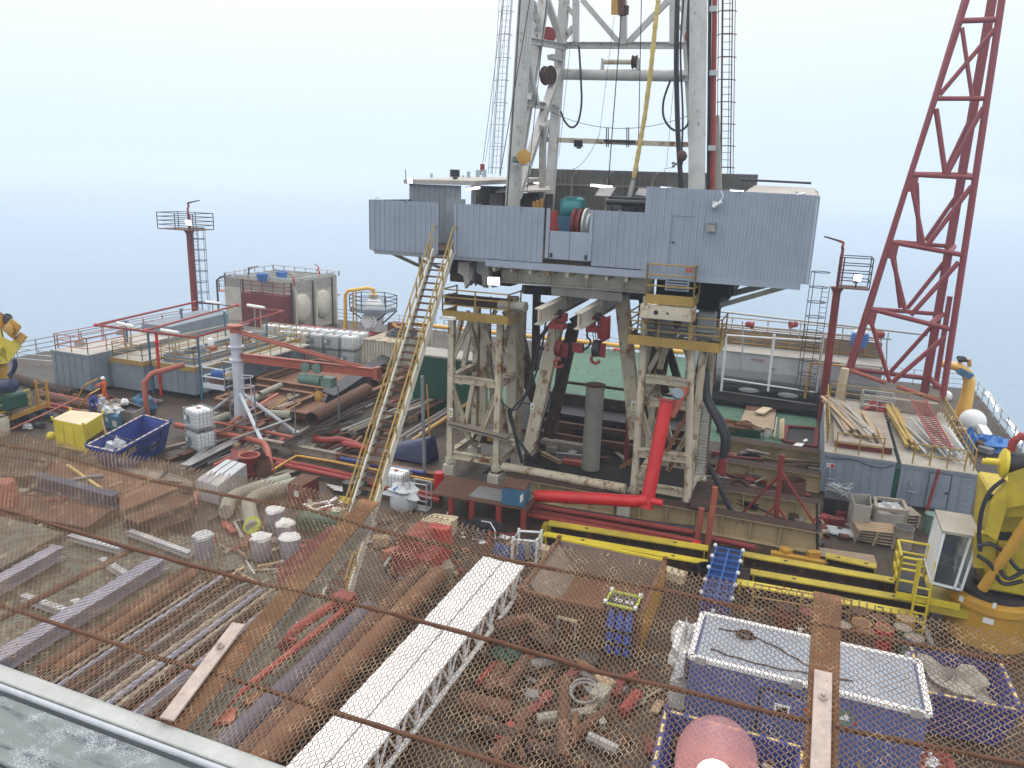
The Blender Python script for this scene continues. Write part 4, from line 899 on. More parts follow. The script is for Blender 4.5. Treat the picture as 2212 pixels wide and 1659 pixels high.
nm = ('nearest the white container', 'second from the white container', 'in the middle', 'fourth from the white container', 'fifth from the white container', 'sixth from the white container', 'farthest from the white container')
used = set()
for x, y, z, r, c_ in pos:
    k = 0 if r else ((2 if c_ in (1, 2) else (1 if c_ != 4 else 1)) if z == 0 else (0 if c_ in (0, 3) else 1))
    lab = f"caged tote {'on top in' if z else 'at the bottom of'} the {'back' if r else 'front'} row, {nm[c_]}"
    src = kinds[k]
    if k not in used: used.add(k); src.location = (x, y, z*1.34); src['label'] = lab; src.scale = (1.1, 1.1, 1.15)
    else: dup(src, (x, y, z*1.34), rn.uniform(-.03, .03), lab, None, (1.1, 1.1, 1.15))
# white container with hose coil
wc = thing('shipping_container', 'rusty cream white container with black hose coil on top', 'container', (-31.5, 55, 0))
MB().span((-33.1, 52.35, .15), (-30.0, 58.2, 2.6)).build('body', 'cream', wc)
MB().corr((-33.0, 52.33, 0), (-30.1, 52.33, 0), .15, 2.55, (0, -1, 0), .26, .09).build('front_wall', 'cream', wc)
MB().corr((-29.98, 52.4, 0), (-29.98, 58.1, 0), .15, 2.55, (1, 0, 0), .26, .09).build('side_wall', 'cream', wc)
b = MB()
for i in range(20): b.span((-33.0, 52.5+.28*i, 2.6), (-30.1, 52.62+.28*i, 2.65))
b.build('roof_rib', 'off_white_rusty', wc)
b = MB()
for x in (-33.1, -30.0): b.box((x, 52.3, 1.35), (.16, .14, 2.7)).box((x, 58.2, 1.35), (.16, .14, 2.7))
b.bar((-33.1, 52.28, 2.62), (-30, 52.28, 2.62), .12, .12).build('corner_post', 'off_white_rusty', wc)
hc = thing('hose_coil', 'black hose coil lying on the cream white container roof', 'hose', (-31, 55, 2.7)); b = MB()
for i in range(5): b.torus((-31.1+.05*i, 55.0+.04*i, 2.76+.09*i), 1.25-.06*i+.04*math.sin(i*3), .075, (.05*math.sin(i), .05*math.cos(i*2), 1), 28, 6)
b.build('coil', 'black_hose', hc, True)
# separator vessel
sv = thing('separator_vessel', 'white pressure vessel with railed platform and yellow pipe by sea', 'vessel', (-38.9, 63.5, 0)); vx = PY(808, 700, 63.5).x
MB().lathe([(.95, 0), (.95, 2.9), (.95, 3.2), (.85, 3.55), (.5, 3.8), (.3, 3.9), (.3, 4.1)], (vx, 63.5, .1), 28).build('shell', 'white', sv, True)
MB().lathe([(.62, 0), (.62, .3), (.75, .3), (.75, .42), (.3, .44)], (vx+.15, 62.6, 2.0), 24, (.25, -1, 0)).build('manway', 'white', sv, True)
b = MB()
for k in range(16): a = k*math.pi/8; b.tube((vx+.07+.68*math.cos(a), 62.2, 2.0+.68*math.sin(a)), (vx+.04+.68*math.cos(a), 62.1, 2.0+.68*math.sin(a)), .05, 6)
b.build('bolt', 'dark_steel', sv)
hx = [(vx+2.3*math.cos(a), 63.4+2.1*math.sin(a)) for a in [math.pi*(k/3+1/6) for k in range(6)]]
b = MB(); ring = [V((x, y, 3.2)) for x, y in hx]; ring.reverse(); b.plate([(x, y, 3.22) for x, y in hx], .35).build('platform', 'tank_grey', sv)
rails(MB(), [(x, y, 3.23) for x, y in hx+hx[:1]], 1.15, .04, 2.5, 2).build('platform_rail', 'dark_steel', sv)
b = MB()
for a in (0, 2, 3, 5): b.bar((vx+.9*math.cos(a), 63.5+.9*math.sin(a), 1.6), (hx[a][0], hx[a][1], 2.9), .12, .12)
b.build('strut', 'dark_steel', sv)
MB().lathe([(.3, 0), (.5, .02), (.5, .12), (.3, .14), (.3, .2), (.5, .22), (.5, .3), (.25, .32)], (vx, 63.5, 4.15), 20).build('flange', 'wood_pale', sv, True)
py_ = thing('yellow_vent_pipe', 'yellow pipe looping from vessel top down to deck', 'pipe', PY(745, 715, 62)); top = V((vx, 63.5, 4.45))
q1, q2 = PY(796, 622, 63), PY(752, 628, 62); q3 = PY(746, 637, 62); q4 = PY(746, 712, 62)
MB().path([top, top+V((0, 0, .45)), q1+V((.2, 0, -.08)), q1, lerp(q1, q2, .5), q2, q3, lerp(q3, q4, .5), q4, q4+V((-.2, 0, -.25)), (q4.x-.9, 62, .45), (q4.x-.95, 62, 0)], .17, 12).build('pipe', 'yellow_pipe', py_, True)
b = MB()
for px in (762, 769): c = PY(px, 630, 62); b.tube((c.x, 62, 0), (c.x, 62, c.z), .07)
b.build('pipe_support', 'amber', py_)
rn = random.Random(11)
mf = thing('pipe_manifold', 'tangle of red and dark valves and pipes behind the totes', 'manifold', (-41, 62, 0))
for i in range(10):
    x = -45.5+i*1.15; m = rn.choice(['red_oxide', 'maroon', 'dark_steel', 'red'])
    MB().path([(x, 61, 0), (x, 61, .7+.5*rn.random()), (x+.6, 61.4, 1.0), (x+1.3, 61.5+.5*rn.random(), .6)], .12, 8).build('pipe', m, mf, True)
    if i % 2: MB().lathe([(.1, 0), (.3, .05), (.3, .3), (.1, .35)], (x+.5, 61.2, .9), 12, (0, -1, .2)).build('valve', m, mf, True)
MB().tube((-47, 61.8, .9), (-34, 62.6, .9), .16, 10).build('header', 'maroon', mf, True)
cb = thing('pump_cabinet', 'maroon pump cabinet standing beside white vessel', 'cabinet', (-36.6, 64, 0)); MB().span((-37.2, 63, 0), (-35.9, 64.2, 1.9)).build('body', 'maroon', cb, bevel=.05); MB().tube((-36.5, 62.8, 1.9), (-35.4, 62.8, 1.2), .16, 10).build('outlet', 'amber', cb)
# jib crane
jb = thing('jib_crane', 'white jib crane column with orange boom on slanted legs', 'jib crane', (-31.3, 35.6, 0)); jx, jy = -31.35, 35.6
MB().lathe([(.42, 0), (.42, .1), (.36, .12), (.33, 2.0), (.31, 4.4), (.45, 4.42), (.45, 4.5), (.31, 4.52), (.31, 5.2), (.45, 5.22), (.45, 5.3), (.33, 5.32), (.33, 6.1)], (jx, jy, 0), 24).build('column', 'jib_white', jb, True)
MB().lathe([(.33, 0), (.33, .35), (.45, .35), (.45, .45), (.1, .46)], (jx, jy, 6.1), 24).build('head', 'salmon', jb, True)
for q in ((455, 890), (640, 935), (583, 992), (500, 880)): p = P(*q); MB().tube(p, (jx, jy, 2.5), .11, 10).box(p+V((0, 0, .04)), (.4, .4, .08)).build('leg', 'jib_white', jb, True)
e = P(815, 806, 4.62); d = (e-V((jx, jy, 4.62))).normalized(); s0 = V((jx, jy, 4.62))+d*.3
MB().ibeam(s0, e, .28, .5, .04).build('boom', 'salmon', jb)
f = lerp(s0, e, .86)+V((0, 0, .26)); r_ = V((0, .16, 0)); MB().bar(V((jx, jy, 6.2))+r_, f+r_, .07, .14).bar(V((jx, jy, 6.2))-r_, f-r_, .07, .14).build('tie_rod', 'salmon', jb)
MB().box(e, (.25, .5, .7)).build('end_stop', 'salmon', jb)
bx0, bx1, bz = -33.4, -31.75, 2.75; by0, by1 = 34.9, 36.6
MB().span((bx0, by0, bz), (bx1, by1, bz+.08)).span((bx0, by0-.03, bz-.12), (bx1, by0-.001, bz+.2)).build('basket_floor', 'jib_white', jb)
rails(MB(), [(bx1, by1, bz), (bx0, by1, bz), (bx0, by0, bz), (bx1, by0, bz), (bx1, by1, bz)], 1.15, .045, 3, 1).build('basket_rail', 'jib_white', jb)
b = MB()
for z in (1.6, 2.2, 2.9, 3.5): b.torus((jx+.75, jy-.1, z), .36, .025, (0, 0, 1), 14, 5)
b.tube((jx+.42, jy-.2, .5), (jx+.42, jy-.2, 3.6), .025).tube((jx+1.1, jy-.2, 1.5), (jx+1.1, jy-.2, 3.6), .025).build('ladder_cage', 'jib_white', jb)
tr_ = thing('hoist_trolley', 'pale green electric hoist trolley hanging under orange boom', 'hoist', lerp(s0, e, .55)-V((0, 0, .8))); m = lerp(s0, e, .5); m2 = lerp(s0, e, .58)
for q in (m, m2): MB().lathe([(.1, -.15), (.3, -.15), (.3, .02), (.1, .05)], q+V((0, -.2, -.1)), 18, (0, -1, 0)).build('trolley_wheel', 'green_valve', tr_, True)
MB().tube(m+V((-.5, 0, -.85)), m2+V((.2, 0, -.85)), .32, 14).box(m2+V((.7, 0, -.85)), (.7, .6, .55)).build('motor', 'green_valve', tr_, True)
MB().path([lerp(m, m2, .5)+V((.1, 0, -1.1)), lerp(m, m2, .5)+V((.3, 0, -1.6))], .03).blob(lerp(m, m2, .5)+V((.35, 0, -1.8)), (.28, .16, .34), 2, 10, 8, .1).build('hook_block', 'amber', tr_, True)
bw_ = thing('blue_winch', 'blue ribbed winch drum lying in jib crane basket', 'winch', (-32.5, 35.5, 2.85)); b = MB()
b.lathe([(.24, 0)]+[(.24+.05*(i % 2), .12*i) for i in range(1, 10)]+[(.2, 1.15)], (-33.1, 35.5, 3.4), 16, (1, 0, 0)); b.build('drum', 'blue_plastic', bw_, True)
MB().lathe([(.26, 0), (.26, .18), (.1, .2)], (-31.98, 35.45, 3.4), 14, (.9, -.4, 0)).build('end_cap', 'wood_pale', bw_, True)
MB().box((-32.5, 35.5, 2.98), (1.3, .8, .25)).build('bed', 'rust', bw_)
# blue skip
def skip(name, lab, corners, z1, foot, mat, cat='skip', tape=True, txt=None):
    """open skip: corners = four rim corners (front left, front right, back right, back left); foot = floor corners"""
    C4 = [V(c) for c in corners]; F4 = [V(c) for c in foot]; t = thing(name, lab, cat, sum(F4, V())/4)
    b = MB(); n = 4; ctr = sum(C4, V())/4
    inn = [c+(V((ctr.x, ctr.y, c.z))-c)*.055 for c in C4]; fi = [c+(V((ctr.x, ctr.y, c.z))-c)*.09+V((0, 0, .08)) for c in F4]
    k = C4+F4+inn+fi
    fs = []
    for i in range(4):
        j = (i+1) % 4
        fs += [(4+i, 4+j, j, i), (8+j, 8+i, i, j), (12+j, 12+i, 8+i, 8+j)]
    fs += [(7, 6, 5, 4), (12, 13, 14, 15)]
    b._add(k, fs).build('bin', mat, t)
    b = MB()
    for i in range(4):
        j = (i+1) % 4; b.bar(C4[i], C4[j], .16, .14)
        m0, m1 = lerp(C4[i], F4[i], .42), lerp(C4[j], F4[j], .42); b.bar(m0, m1, .1, .08)
    b.build('rim', mat, t)
    if tape:
        b = MB()
        for i in range(4):
            j = (i+1) % 4; L = (C4[j]-C4[i]).length; k_ = int(L/.5)
            for q in range(k_): b.bar(lerp(C4[i], C4[j], (q+.1)/k_)+V((0, 0, .075)), lerp(C4[i], C4[j], (q+.72)/k_)+V((0, 0, .075)), .075, .012)
        b.each('edge_tape', 'yellow_tape', t)
    for i in range(4): MB().torus(C4[i]+V((0, 0, .12)), .11, .035, (1, .3, 0), 12, 6).build('lifting_lug', mat, t)
    return t
zs = 1.55
cn = [P(187, 964, zs-.1), P(250, 978, zs-.1), P(368, 913, zs), P(310, 898, zs)]
# floor measured from the visible lower end by the totes
ft = [lerp(cn[0], cn[2], .16), lerp(cn[1], cn[3], .16), lerp(cn[2], cn[0], .1), lerp(cn[3], cn[1], .1)]; ft = [V((p.x, p.y, .05)) for p in ft]
sk = skip('waste_skip', 'blue open skip marked UB 005 with crumpled plastic inside', cn, zs, ft, 'blue')
dn = (cn[2]-cn[1]).normalized(); mid = lerp(cn[1], cn[2], .13); nrm = dn.cross(V((0, 0, 1))).normalized(); dwn = (lerp(ft[1], ft[2], .13)-mid).normalized()
cN = lerp(cn[1], cn[2], .17)+dwn*.42; fc = faceM(dn, -dwn); text('number', 'UB 005', .46, 'yellow_tape', sk, cN+fc.col[2]*.05, fc)
tag(MB().blob(lerp(cn[0], cn[2], .33)-V((0, 0, .75)), (.8, .6, .55), 8, 14, 10, .35).build('plastic_sheet', 'sacking', None, True), 'crumpled grey white plastic sheet in marked blue skip', 'plastic sheet')
sl = thing('lifting_sling', 'wire lifting sling hanging over side of marked blue skip', 'sling', lerp(cn[1], cn[2], .6)); off = -nrm*.0
o_ = lerp(cn[1], cn[2], .58)+fc.col[2]*.12
MB().path([lerp(cn[0], cn[3], .3)+V((0, 0, .1)), lerp(cn[1], cn[2], .3)+V((0, 0, .12)), lerp(cn[1], cn[2], .42)+dwn*.5+fc.col[2]*.15, o_+dwn*.9, o_+dwn*.95+dn*.5, lerp(cn[1], cn[2], .75)+dwn*.5+fc.col[2]*.12, lerp(cn[1], cn[2], .8)+V((0, 0, .1))], .03, 6).build('wire', 'dark_steel', sl, True)
MB().torus(o_+dwn*.9, .22, .03, fc.col[2], 14, 6).build('ring', 'steel', sl, True)
# yellow machine box
yb = thing('power_pack', 'yellow power pack enclosure with pale roof beside marked skip', 'power pack', P(170, 955)); z = 1.75
k = [P(113, 905, z-.06), P(180, 919, z-.06), P(223, 893, z-.06), P(152, 886, z-.06)]
g = [V((p.x, p.y, .1)) for p in k]; MB().hexa(g+k).build('body', 'yellow_bright', yb, bevel=.04)
kk = [p+(p-sum(k, V())/4)*.0+V((0, 0, .005)) for p in k]; cc = sum(kk, V())/4; MB()._add(kk+[cc+V((0, 0, .12))], [(0, 1, 4), (1, 2, 4), (2, 3, 4), (3, 0, 4)]).build('roof', 'wood_pale', yb)
for p in k: MB().box(p+V((0, 0, .05)), (.1, .1, .2)).build('lifting_lug', 'yellow_bright', yb)
b = MB(); u1 = (k[2]-k[1]); nb = V((u1.y, -u1.x, 0)).normalized()
for i in range(7): b.bar(lerp(k[1], k[2], .08)+nb*.02-V((0, 0, .95+.08*i)), lerp(k[1], k[2], .92)+nb*.02-V((0, 0, .95+.08*i)), .03, .04)
b.build('grille', 'dark_steel', yb)
u0 = (k[1]-k[0]); na = V((u0.y, -u0.x, 0)).normalized(); b = MB()
for s_ in (.33, .66): b.bar(lerp(k[0], k[1], s_)+na*.01-V((0, 0, 1.6)), lerp(k[0], k[1], s_)+na*.01-V((0, 0, .1)), .03, .02, na)
b.build('panel_seam', 'yellow', yb)
MB().blob(V((k[0].x-.15, k[0].y-.1, .7)), (.22, .25, .25), 3, 12, 8, .02).build('end_cap', 'yellow_bright', yb, True)
MB().path([lerp(k[1], k[2], .3)+nb*.05-V((0, 0, 1.3)), lerp(k[1], k[2], .6)+nb*.5-V((0, 0, .9)), lerp(k[1], k[2], .8)+nb*.1-V((0, 0, .2))], .025, 6).build('hose', 'wood_pale', yb, True)
# ================================================================ MIDDLE OF THE DECK
def run(name, lab, cat, pts, z, r, mat, group=None, parent=None, n=10):
    """pipe or rod through photo points at height z (or per point height)"""
    q = [P(p[0], p[1], p[2] if len(p) > 2 else z) for p in pts]
    if len(q) > 2:   # soften corners
        m = [q[0]]
        for i in range(1, len(q)-1):
            L0, L1 = (q[i]-q[i-1]).length, (q[i+1]-q[i]).length; f = min(3*r, .4*L0, .4*L1)
            a, c = q[i]+(q[i-1]-q[i]).normalized()*f, q[i]+(q[i+1]-q[i]).normalized()*f
            m += [a, (a+c)/4+q[i]/2, c]
        q = m+[q[-1]]
    o = MB().path(q, r, n).build(name, mat, parent, True)
    return o if parent else tag(o, lab, cat, group)
def cbox(name, lab, cat, quad, ztop, zbot, mat, parts=None, inset=0, group=None):
    """box whose top corners are photo points at height ztop"""
    k = [P(x, y, ztop) for x, y in quad]; t = thing(name, lab, cat, sum(k, V())/4-V((0, 0, ztop-zbot)), group)
    k = ccw(k)
    g = [V((p.x, p.y, zbot)) for p in k]; return t, g, k
# staircase
st = thing('staircase', 'long white steel staircase with yellow handrails up to drill floor', 'staircase', (-15, 21.3, 0))
SA, SB = V((-15.35, 21.25, 0)), V((-14.35, 21.15, 0)); TA, TB = V((-16.68, 32.6, 12.0)), V((-15.72, 32.6, 12.0))
for a, c in ((SA, TA), (SB, TB)): MB().bar(a, c, .08, .42).build('stringer', 'stringer_cream', st)
n = 44
for i in range(1, n):
    a, c = lerp(SA, TA, i/n), lerp(SB, TB, i/n); MB().bar(a+V((.05, 0, .02)), c+V((-.05, 0, .02)), .27, .045).build('tread', 'rust', st)
for a, c, s in ((SA, TA, -1), (SB, TB, 1)):
    b = MB(); u = V((.03*s, 0, 0))
    for h in (.6, 1.15): b.tube(a+u+V((0, 0, h)), c+u+V((0, 0, h)), .035, 8)
    for i in range(15): p = lerp(a, c, (i+.2)/15)+u; b.tube(p, p+V((0, -.05, 1.15)), .035, 6)
    b.tube(c+u+V((0, 0, 1.15)), c+u+V((0, .5, 1.15)), .035, 6)
    b.build('handrail', 'yellow_rail', st)
MB().box(lerp(SA, SB, .5)+V((0, 9.2, 9.3)), (.7, .25, .12)).build('stair_light', 'white', st)
# raised rusty pit frames behind the jib crane
for i, (x0, x1, y0, y1, z, lab) in enumerate(((-36.5, -27.5, 43.4, 50.5, .95, 'rust brown sunken bay framed by beams under orange boom'), (-36, -27.6, 38.6, 42.6, .7, 'rust brown sunken bay framed by beams in front of boom'))):
    t = thing('steel_bay', lab, 'deck bay', ((x0+x1)/2, (y0+y1)/2, 0))
    MB().span((x0, y0, .01), (x1, y1, z*.45)).build('bay_floor', 'rust_pit', t)
    b = MB(); xm = x0+(x1-x0)*.62
    for a, c in (((x0, y0), (x1, y0)), ((x0, y1), (x1, y1)), ((x0, y0+.2), (x0, y1-.2)), ((x1, y0+.2), (x1, y1-.2)), ((xm, y0+.2), (xm, y1-.2))): b.ibeam((*a, z-.2), (*c, z-.2), .4, .4, .05)
    b.build('frame_beam', 'rust_pit', t); b = MB()
    for k in range(int((x1-x0)/.8)): b.span((x0+.4+.8*k, y0-.12, .02), (x0+.46+.8*k, y0-.02, z-.42))
    b.span((x0, y0-.01, .02), (x1, y0+.04, z-.41)).build('skirt', 'rust', t)
for k, (q0, q1, z, r, m, lab) in enumerate((((673, 906), (792, 842), .95, .46, 'rust', 'widest rusty pipe lying open end forward behind red pipes'), ((808, 828), (880, 797), .9, .36, 'rust', 'shorter rusty pipe lying just left of staircase'),
        ((575, 894), (628, 896), .9, .26, 'concrete_pipe', 'short grey pipe stub lying in rust brown bay'), ((505, 880), (571, 852), .6, .22, 'concrete_pipe', 'long grey pipe lying behind jib crane column'), ((561, 852), (606, 832), .8, .2, 'concrete_pipe', 'dirty grey pipe running back beside cluttered tank'),
        ((456, 912), (492, 898), .5, .26, 'concrete_pipe', 'stained tan pipe lying left of jib crane column'))):
    a, c = P(*q0, z), P(*q1, z); tag(MB().pipe(a, c, r, r*.92, 28).build('steel_pipe', m, None, True), lab, 'pipe')
t = thing('steel_channel', 'dark open steel channel leaning beside widest rusty pipe', 'channel', P(760, 850)); a, c = P(706, 868, .9), P(833, 785, .9)
MB().ibeam(a+V((0, 0, .25)), c+V((0, 0, .25)), .9, .7, .05, (.3, 0, 1)).build('channel', 'dark_steel', t); MB().ibeam(P(740, 842, 1.2), P(826, 782, 1.2), .3, .3, .03).build('beam', 'rust_dark', t)
rn = random.Random(5)
for i in range(16):   # thin bars
    dx, dy = rn.uniform(-9, 14), rn.uniform(-5, 7); L = rn.uniform(.75, 1.05)
    a = P(612+dx+i*.6, 960+dy*.6, .5+.03*i); c = P(612+dx+i*.6+205*L, 960+dy-100*L, .75+.03*i)
    tag(MB().tube(a, c, rn.choice([.035, .05, .06]), 6).build('steel_rod', rn.choice(['rust_dark', 'dark_steel', 'steel'])), 'long thin dark steel rod in loose bundle beside widest rusty pipe', 'rod', 'loose bundle of thin rods')
for i in range(15):
    a = P(742+rn.uniform(-8, 30), 934+rn.uniform(-8, 5), .45+.09*(i % 4)); c = a+V((1.2+rn.uniform(-.2, .3), 7.5+rn.uniform(-1, 1), .1))
    tag(MB().tube(a, c, .1, 8).build('scaffold_pole', rn.choice(['wood_grey', 'steel', 'tank_top', 'rust_dark'])), 'grey weathered pole in stack behind red bent pipe', 'pole', 'stack of grey poles')
for i, (a, c, z, m) in enumerate((((495, 915), (600, 850), 1.0, 'salmon'), ((470, 935), (590, 878), .9, 'rust_pit'), ((500, 950), (628, 905), .8, 'steel'), ((585, 885), (630, 852), .9, 'yellow_rail'), ((610, 892), (650, 870), .9, 'amber'))):
    tag(MB().bar(P(*a, z), P(*c, z), .2 if i < 3 else .06, .07).build('loose_bar', m), ['pale red', 'rust brown', 'grey', 'thin yellow', 'thin amber'][i]+' loose bar laid across rust brown bay near jib crane', 'bar')
RP = 'red deck pipes'
for lab, pts, z, r, m in (
    ('faded red pipe bending down beside the red funnel', ((380, 918), (459, 934), (523, 945), (571, 956), (581, 980, .6), (585, 1020, .05)), .6, .17, 'salmon'),
    ('upper of two red pipes running under the staircase', ((575, 990), (682, 1010), (768, 1029), (900, 1062), (950, 1072)), .35, .13, 'red_faded'),
    ('lower of two red pipes running under the staircase', ((598, 1001), (682, 1019), (768, 1038), (900, 1071), (950, 1082)), .3, .13, 'red_faded'),
    ('orange red pipe running behind jib crane legs', ((452, 910), (539, 926), (634, 945)), .6, .1, 'salmon'),
    ('pale red flanged elbow pipe on deck near the poles', ((681, 948), (708, 952), (736, 949), (772, 960), (790, 976)), .55, .19, 'red_faded'),
    ('red bent pipe standing like a square hook near poles', ((734, 966, .3), (743, 960, .3), (744, 960, .4), (744, 958, 2.0), (812, 972, 2.0)), .4, .14, 'red_faded'),
    ('thin yellow pipe zigzagging across deck under the staircase', ((592, 1022, .1), (594, 1012, .8), (641, 984, .8), (714, 996, .8), (794, 1012, .8), (961, 1042, .8)), .8, .065, 'amber'),
    ('dark blue pipe running under staircase to a grey riser', ((737, 990, .8), (794, 1002, .8), (905, 1020, .8), (917, 1022, .8)), .8, .11, 'blue')):
    run('deck_pipe', lab, 'pipe', pts, z, r, m)
t = P(681, 948, .55); tag(MB().lathe([(.2, 0), (.3, 0), (.3, .08), (.2, .09)], t+V((-.08, 0, 0)), 18, (1, .1, 0)).build('pipe_flange', 'salmon'), 'round flange on end of pale red elbow pipe', 'flange')
c = P(917, 1020, .8); tag(MB().tube(c, PY(912, 812, c.y), .09, 8).build('riser_pipe', 'steel'), 'tall grey riser pipe right of the staircase', 'pipe')
c = P(929, 965, .3); tag(MB().tube(c, PY(922, 830, c.y), .05, 8).build('riser_pipe', 'amber'), 'tall thin amber riser next to grey riser', 'pipe')
for q, h in (((556, 965), 3.6), ((640, 962), 3.4), ((500, 930), 3.2), ((733, 942), 3.2)): c = P(*q); tag(MB().tube(c, c+V((0, 0, h)), .045, 6).build('upright_pole', 'steel'), f'thin grey upright pole {dict([(556,"in front of jib crane column"),(640,"near foot of jib crane leg"),(500,"left of jib crane column"),(733,"beside orange boom end")])[q[0]]}', 'pole')
for i, (a, c, z, w, h, m) in enumerate((((560, 953), (726, 985), .45, .3, .4, 'wood_grey'), ((430, 925), (560, 950), .35, .5, .3, 'rust'), ((400, 1010), (560, 930), .3, .6, .3, 'steel'), ((440, 1040), (570, 955), .2, .5, .3, 'rust_pit'), ((390, 985), (500, 938), .2, .5, .2, 'rust'), ((726, 985), (985, 1040), .45, .3, .4, 'rust_pit'))):
    tag(MB().ibeam(P(*a, z), P(*c, z), w, h, .04).build('deck_beam', m), ['grey deck beam behind thin yellow pipe', 'rusty deck beam left of the jib column', 'grey beam slanting back beside stacked totes', 'brown beam slanting back behind grey bin', 'rusty beam slanting back behind totes', 'rusty deck beam running under the staircase'][i], 'beam')
fn = thing('red_funnel', 'red funnel hopper with pale round mouth on deck', 'funnel', P(541, 1026)); c = P(541, 1026)
MB().lathe([(.3, .02), (.32, .12), (.18, .15), (.18, .45), (.48, .95), (.52, 1.1), (.47, 1.1), (.4, .9), (.1, .7)], c, 22).build('cone', 'red_oxide', fn, True); MB().torus(c+V((0, 0, 1.1)), .5, .05).build('rim', 'salmon', fn)
cn_ = P(568, 1020); tag(MB().lathe([(.55, .02), (.5, .2), (.38, .8), (.36, .8), (.4, .3)], cn_, 20).build('steel_cone', 'rust', None, True), 'rusty steel cone standing behind red funnel', 'cone')
t, g, k = cbox('steel_bin', 'grey lidded steel bin behind the net near red funnel', 'bin', ((422, 1036), (490, 991), (533, 1002), (470, 1050)), 1.05, .05, 'pale_grey')
MB().hexa(g+k).build('body', 'pale_grey', t, bevel=.03); u = (k[1]-k[0]); b = MB()
for s_ in (.3, .62): b.bar(lerp(k[0], k[1], s_)+V((0, 0, .012)), lerp(k[3], k[2], s_)+V((0, 0, .012)), .03, .02)
b.build('lid_seam', 'dark_steel', t)
t, g, k = cbox('steel_chest', 'maroon steel chest with white label near black drum', 'chest', ((622, 1046), (652, 1025), (689, 1031), (652, 1052)), 1.0, .05, 'maroon')
MB().hexa(g+k).build('body', 'maroon', t); MB().plate([p+(p-sum(k, V())/4)*.04+V((0, 0, .05)) for p in k], .06).build('lid', 'rust', t)
fr_ = sorted(zip(g, k), key=lambda a: a[0].y)[0][0]; rt_ = sorted(g, key=lambda a: -a.x)[0]; d = (rt_-fr_).normalized(); nn = V((d.y, -d.x, 0))
MB().bar(lerp(fr_, rt_, .45)+V((0, 0, .55))+nn*.012, lerp(fr_, rt_, .75)+V((0, 0, .55))+nn*.012, .02, .3).build('label_sheet', 'white', t)
for i, (pts, lab) in enumerate((((((625, 1036), (560, 1052), (513, 1068), (494, 1082), (488, 1106)), 'thick beige hose lying beside the maroon chest, farther one')), ((((642, 1044), (590, 1058), (550, 1074), (535, 1090), (548, 1142)), 'thick beige hose with lime green end cap')))):
    run('thick_hose', lab, 'hose', pts, .4, .33, 'concrete_pipe', None, None, 14)
c = P(548, 1137, .4); tag(MB().lathe([(.1, 0), (.38, .02), (.4, .2), (.36, .22)], c+V((0, 0, .0)), 20, (.1, -.7, .6)).build('end_cap', 'lime', None, True), 'lime green round end cap on beige hose', 'cap')
for i in range(4): a, c = P(583+i*5, 1032-i*1.0, .15), P(632+i*5, 1011+i*1.0, .15); tag(MB().bar(a, c, .22, .06).build('plank', 'wood_grey'), 'grey weathered plank lying behind beige hose', 'plank', 'planks behind beige hose')
def drum(lab, p, mat, r=.3, h=.88, lid=None, scale=1, grp=None, name='steel_drum'):
    c = P(*p) if len(p) == 2 else V(p); t = thing(name, lab, 'drum', c, grp)
    MB().lathe([(r, 0), (r, h*.33), (r*1.04, h*.345), (r, h*.36), (r, h*.64), (r*1.04, h*.655), (r, h*.67), (r, h-.02), (r*1.03, h), (r*.97, h), (r*.96, h-.03), (.02, h-.03)], c, 22).build('shell', mat, t, True)
    MB().lathe([(r*.95, 0), (r*.95, .006)], c+V((0, 0, h-.026)), 22).build('lid', lid or mat, t); return t
drum('black steel drum left of the staircase foot', (757, 1077), 'black', .36, .9); drum('dark green drum half hidden by the staircase', (779, 1064), 'green_dark', .33, .9)
tag(MB().blob(P(757, 1082, .05), (.6, .35, .15), 3, 12, 8, .3).build('yellow_sack', 'yellow'), 'crushed yellow sack under black drum', 'sack')
for i in range(6): tag(MB().bar(P(705+i*3, 1046+i*2.2, .12+.02*i), P(752+i*2, 1055+i*2, .12+.02*i), .1, .03).build('metal_strip', 'galv' if i % 2 else 'wood_grey'), 'pale metal strip in flat bundle near black drum', 'strip', 'flat bundle of pale strips')
rn = random.Random(9)
for i in range(26): c = P(700+rn.uniform(-42, 42), 1096+rn.uniform(-14, 14), .08); a = rn.uniform(0, 3.14); L = rn.uniform(.15, .45); tag(MB().bar(c-V((math.cos(a)*L, math.sin(a)*L, 0)), c+V((math.cos(a)*L, math.sin(a)*L, .1)), rn.uniform(.08, .2), .04).build('scrap_piece', rn.choice(['wood_pale', 'sacking', 'rust', 'white', 'salmon'])), 'scrap piece in littered pile left of staircase foot', 'scrap', 'littered scrap pile')
it = make_ibc('plastic_white', False, 'caged white tote partly hidden behind staircase foot', P(856, 1062), None)
bg_ = thing('bulk_bag', 'white bulk bag with crumpled open top right of staircase', 'bag', P(872, 1096)); c = P(872, 1096)
MB().lathe([(.55, 0), (.64, .15), (.66, .5), (.62, .75)], c, 18).build('bag_body', 'sacking', bg_, True); MB().blob(c+V((0, 0, .8)), (.72, .62, .32), 12, 22, 12, .3).build('bag_top', 'sacking', bg_, True)
MB().blob(c+V((-.2, -.3, .95)), (.25, .2, .14), 4, 10, 8, .3).build('blue_liner', 'tarp_blue', bg_)
fs = thing('steel_frame_stand', 'thin white steel frame stand next to bulk bag', 'stand', P(909, 1100)); c = P(908, 1098); b = MB()
for x in (-.45, .45):
    for y in (-.25, .25): b.tube(c+V((x, y, 0)), c+V((x, y, 1.35)), .03, 6)
for z in (.5, 1.35): b.path([c+V((x, y, z)) for x, y in ((-.45, -.25), (.45, -.25), (.45, .25), (-.45, .25))], .03, 6, True)
b.build('frame', 'galv', fs); MB().box(c+V((0, 0, .03)), (1, .6, .03)).build('base_plate', 'steel', fs)
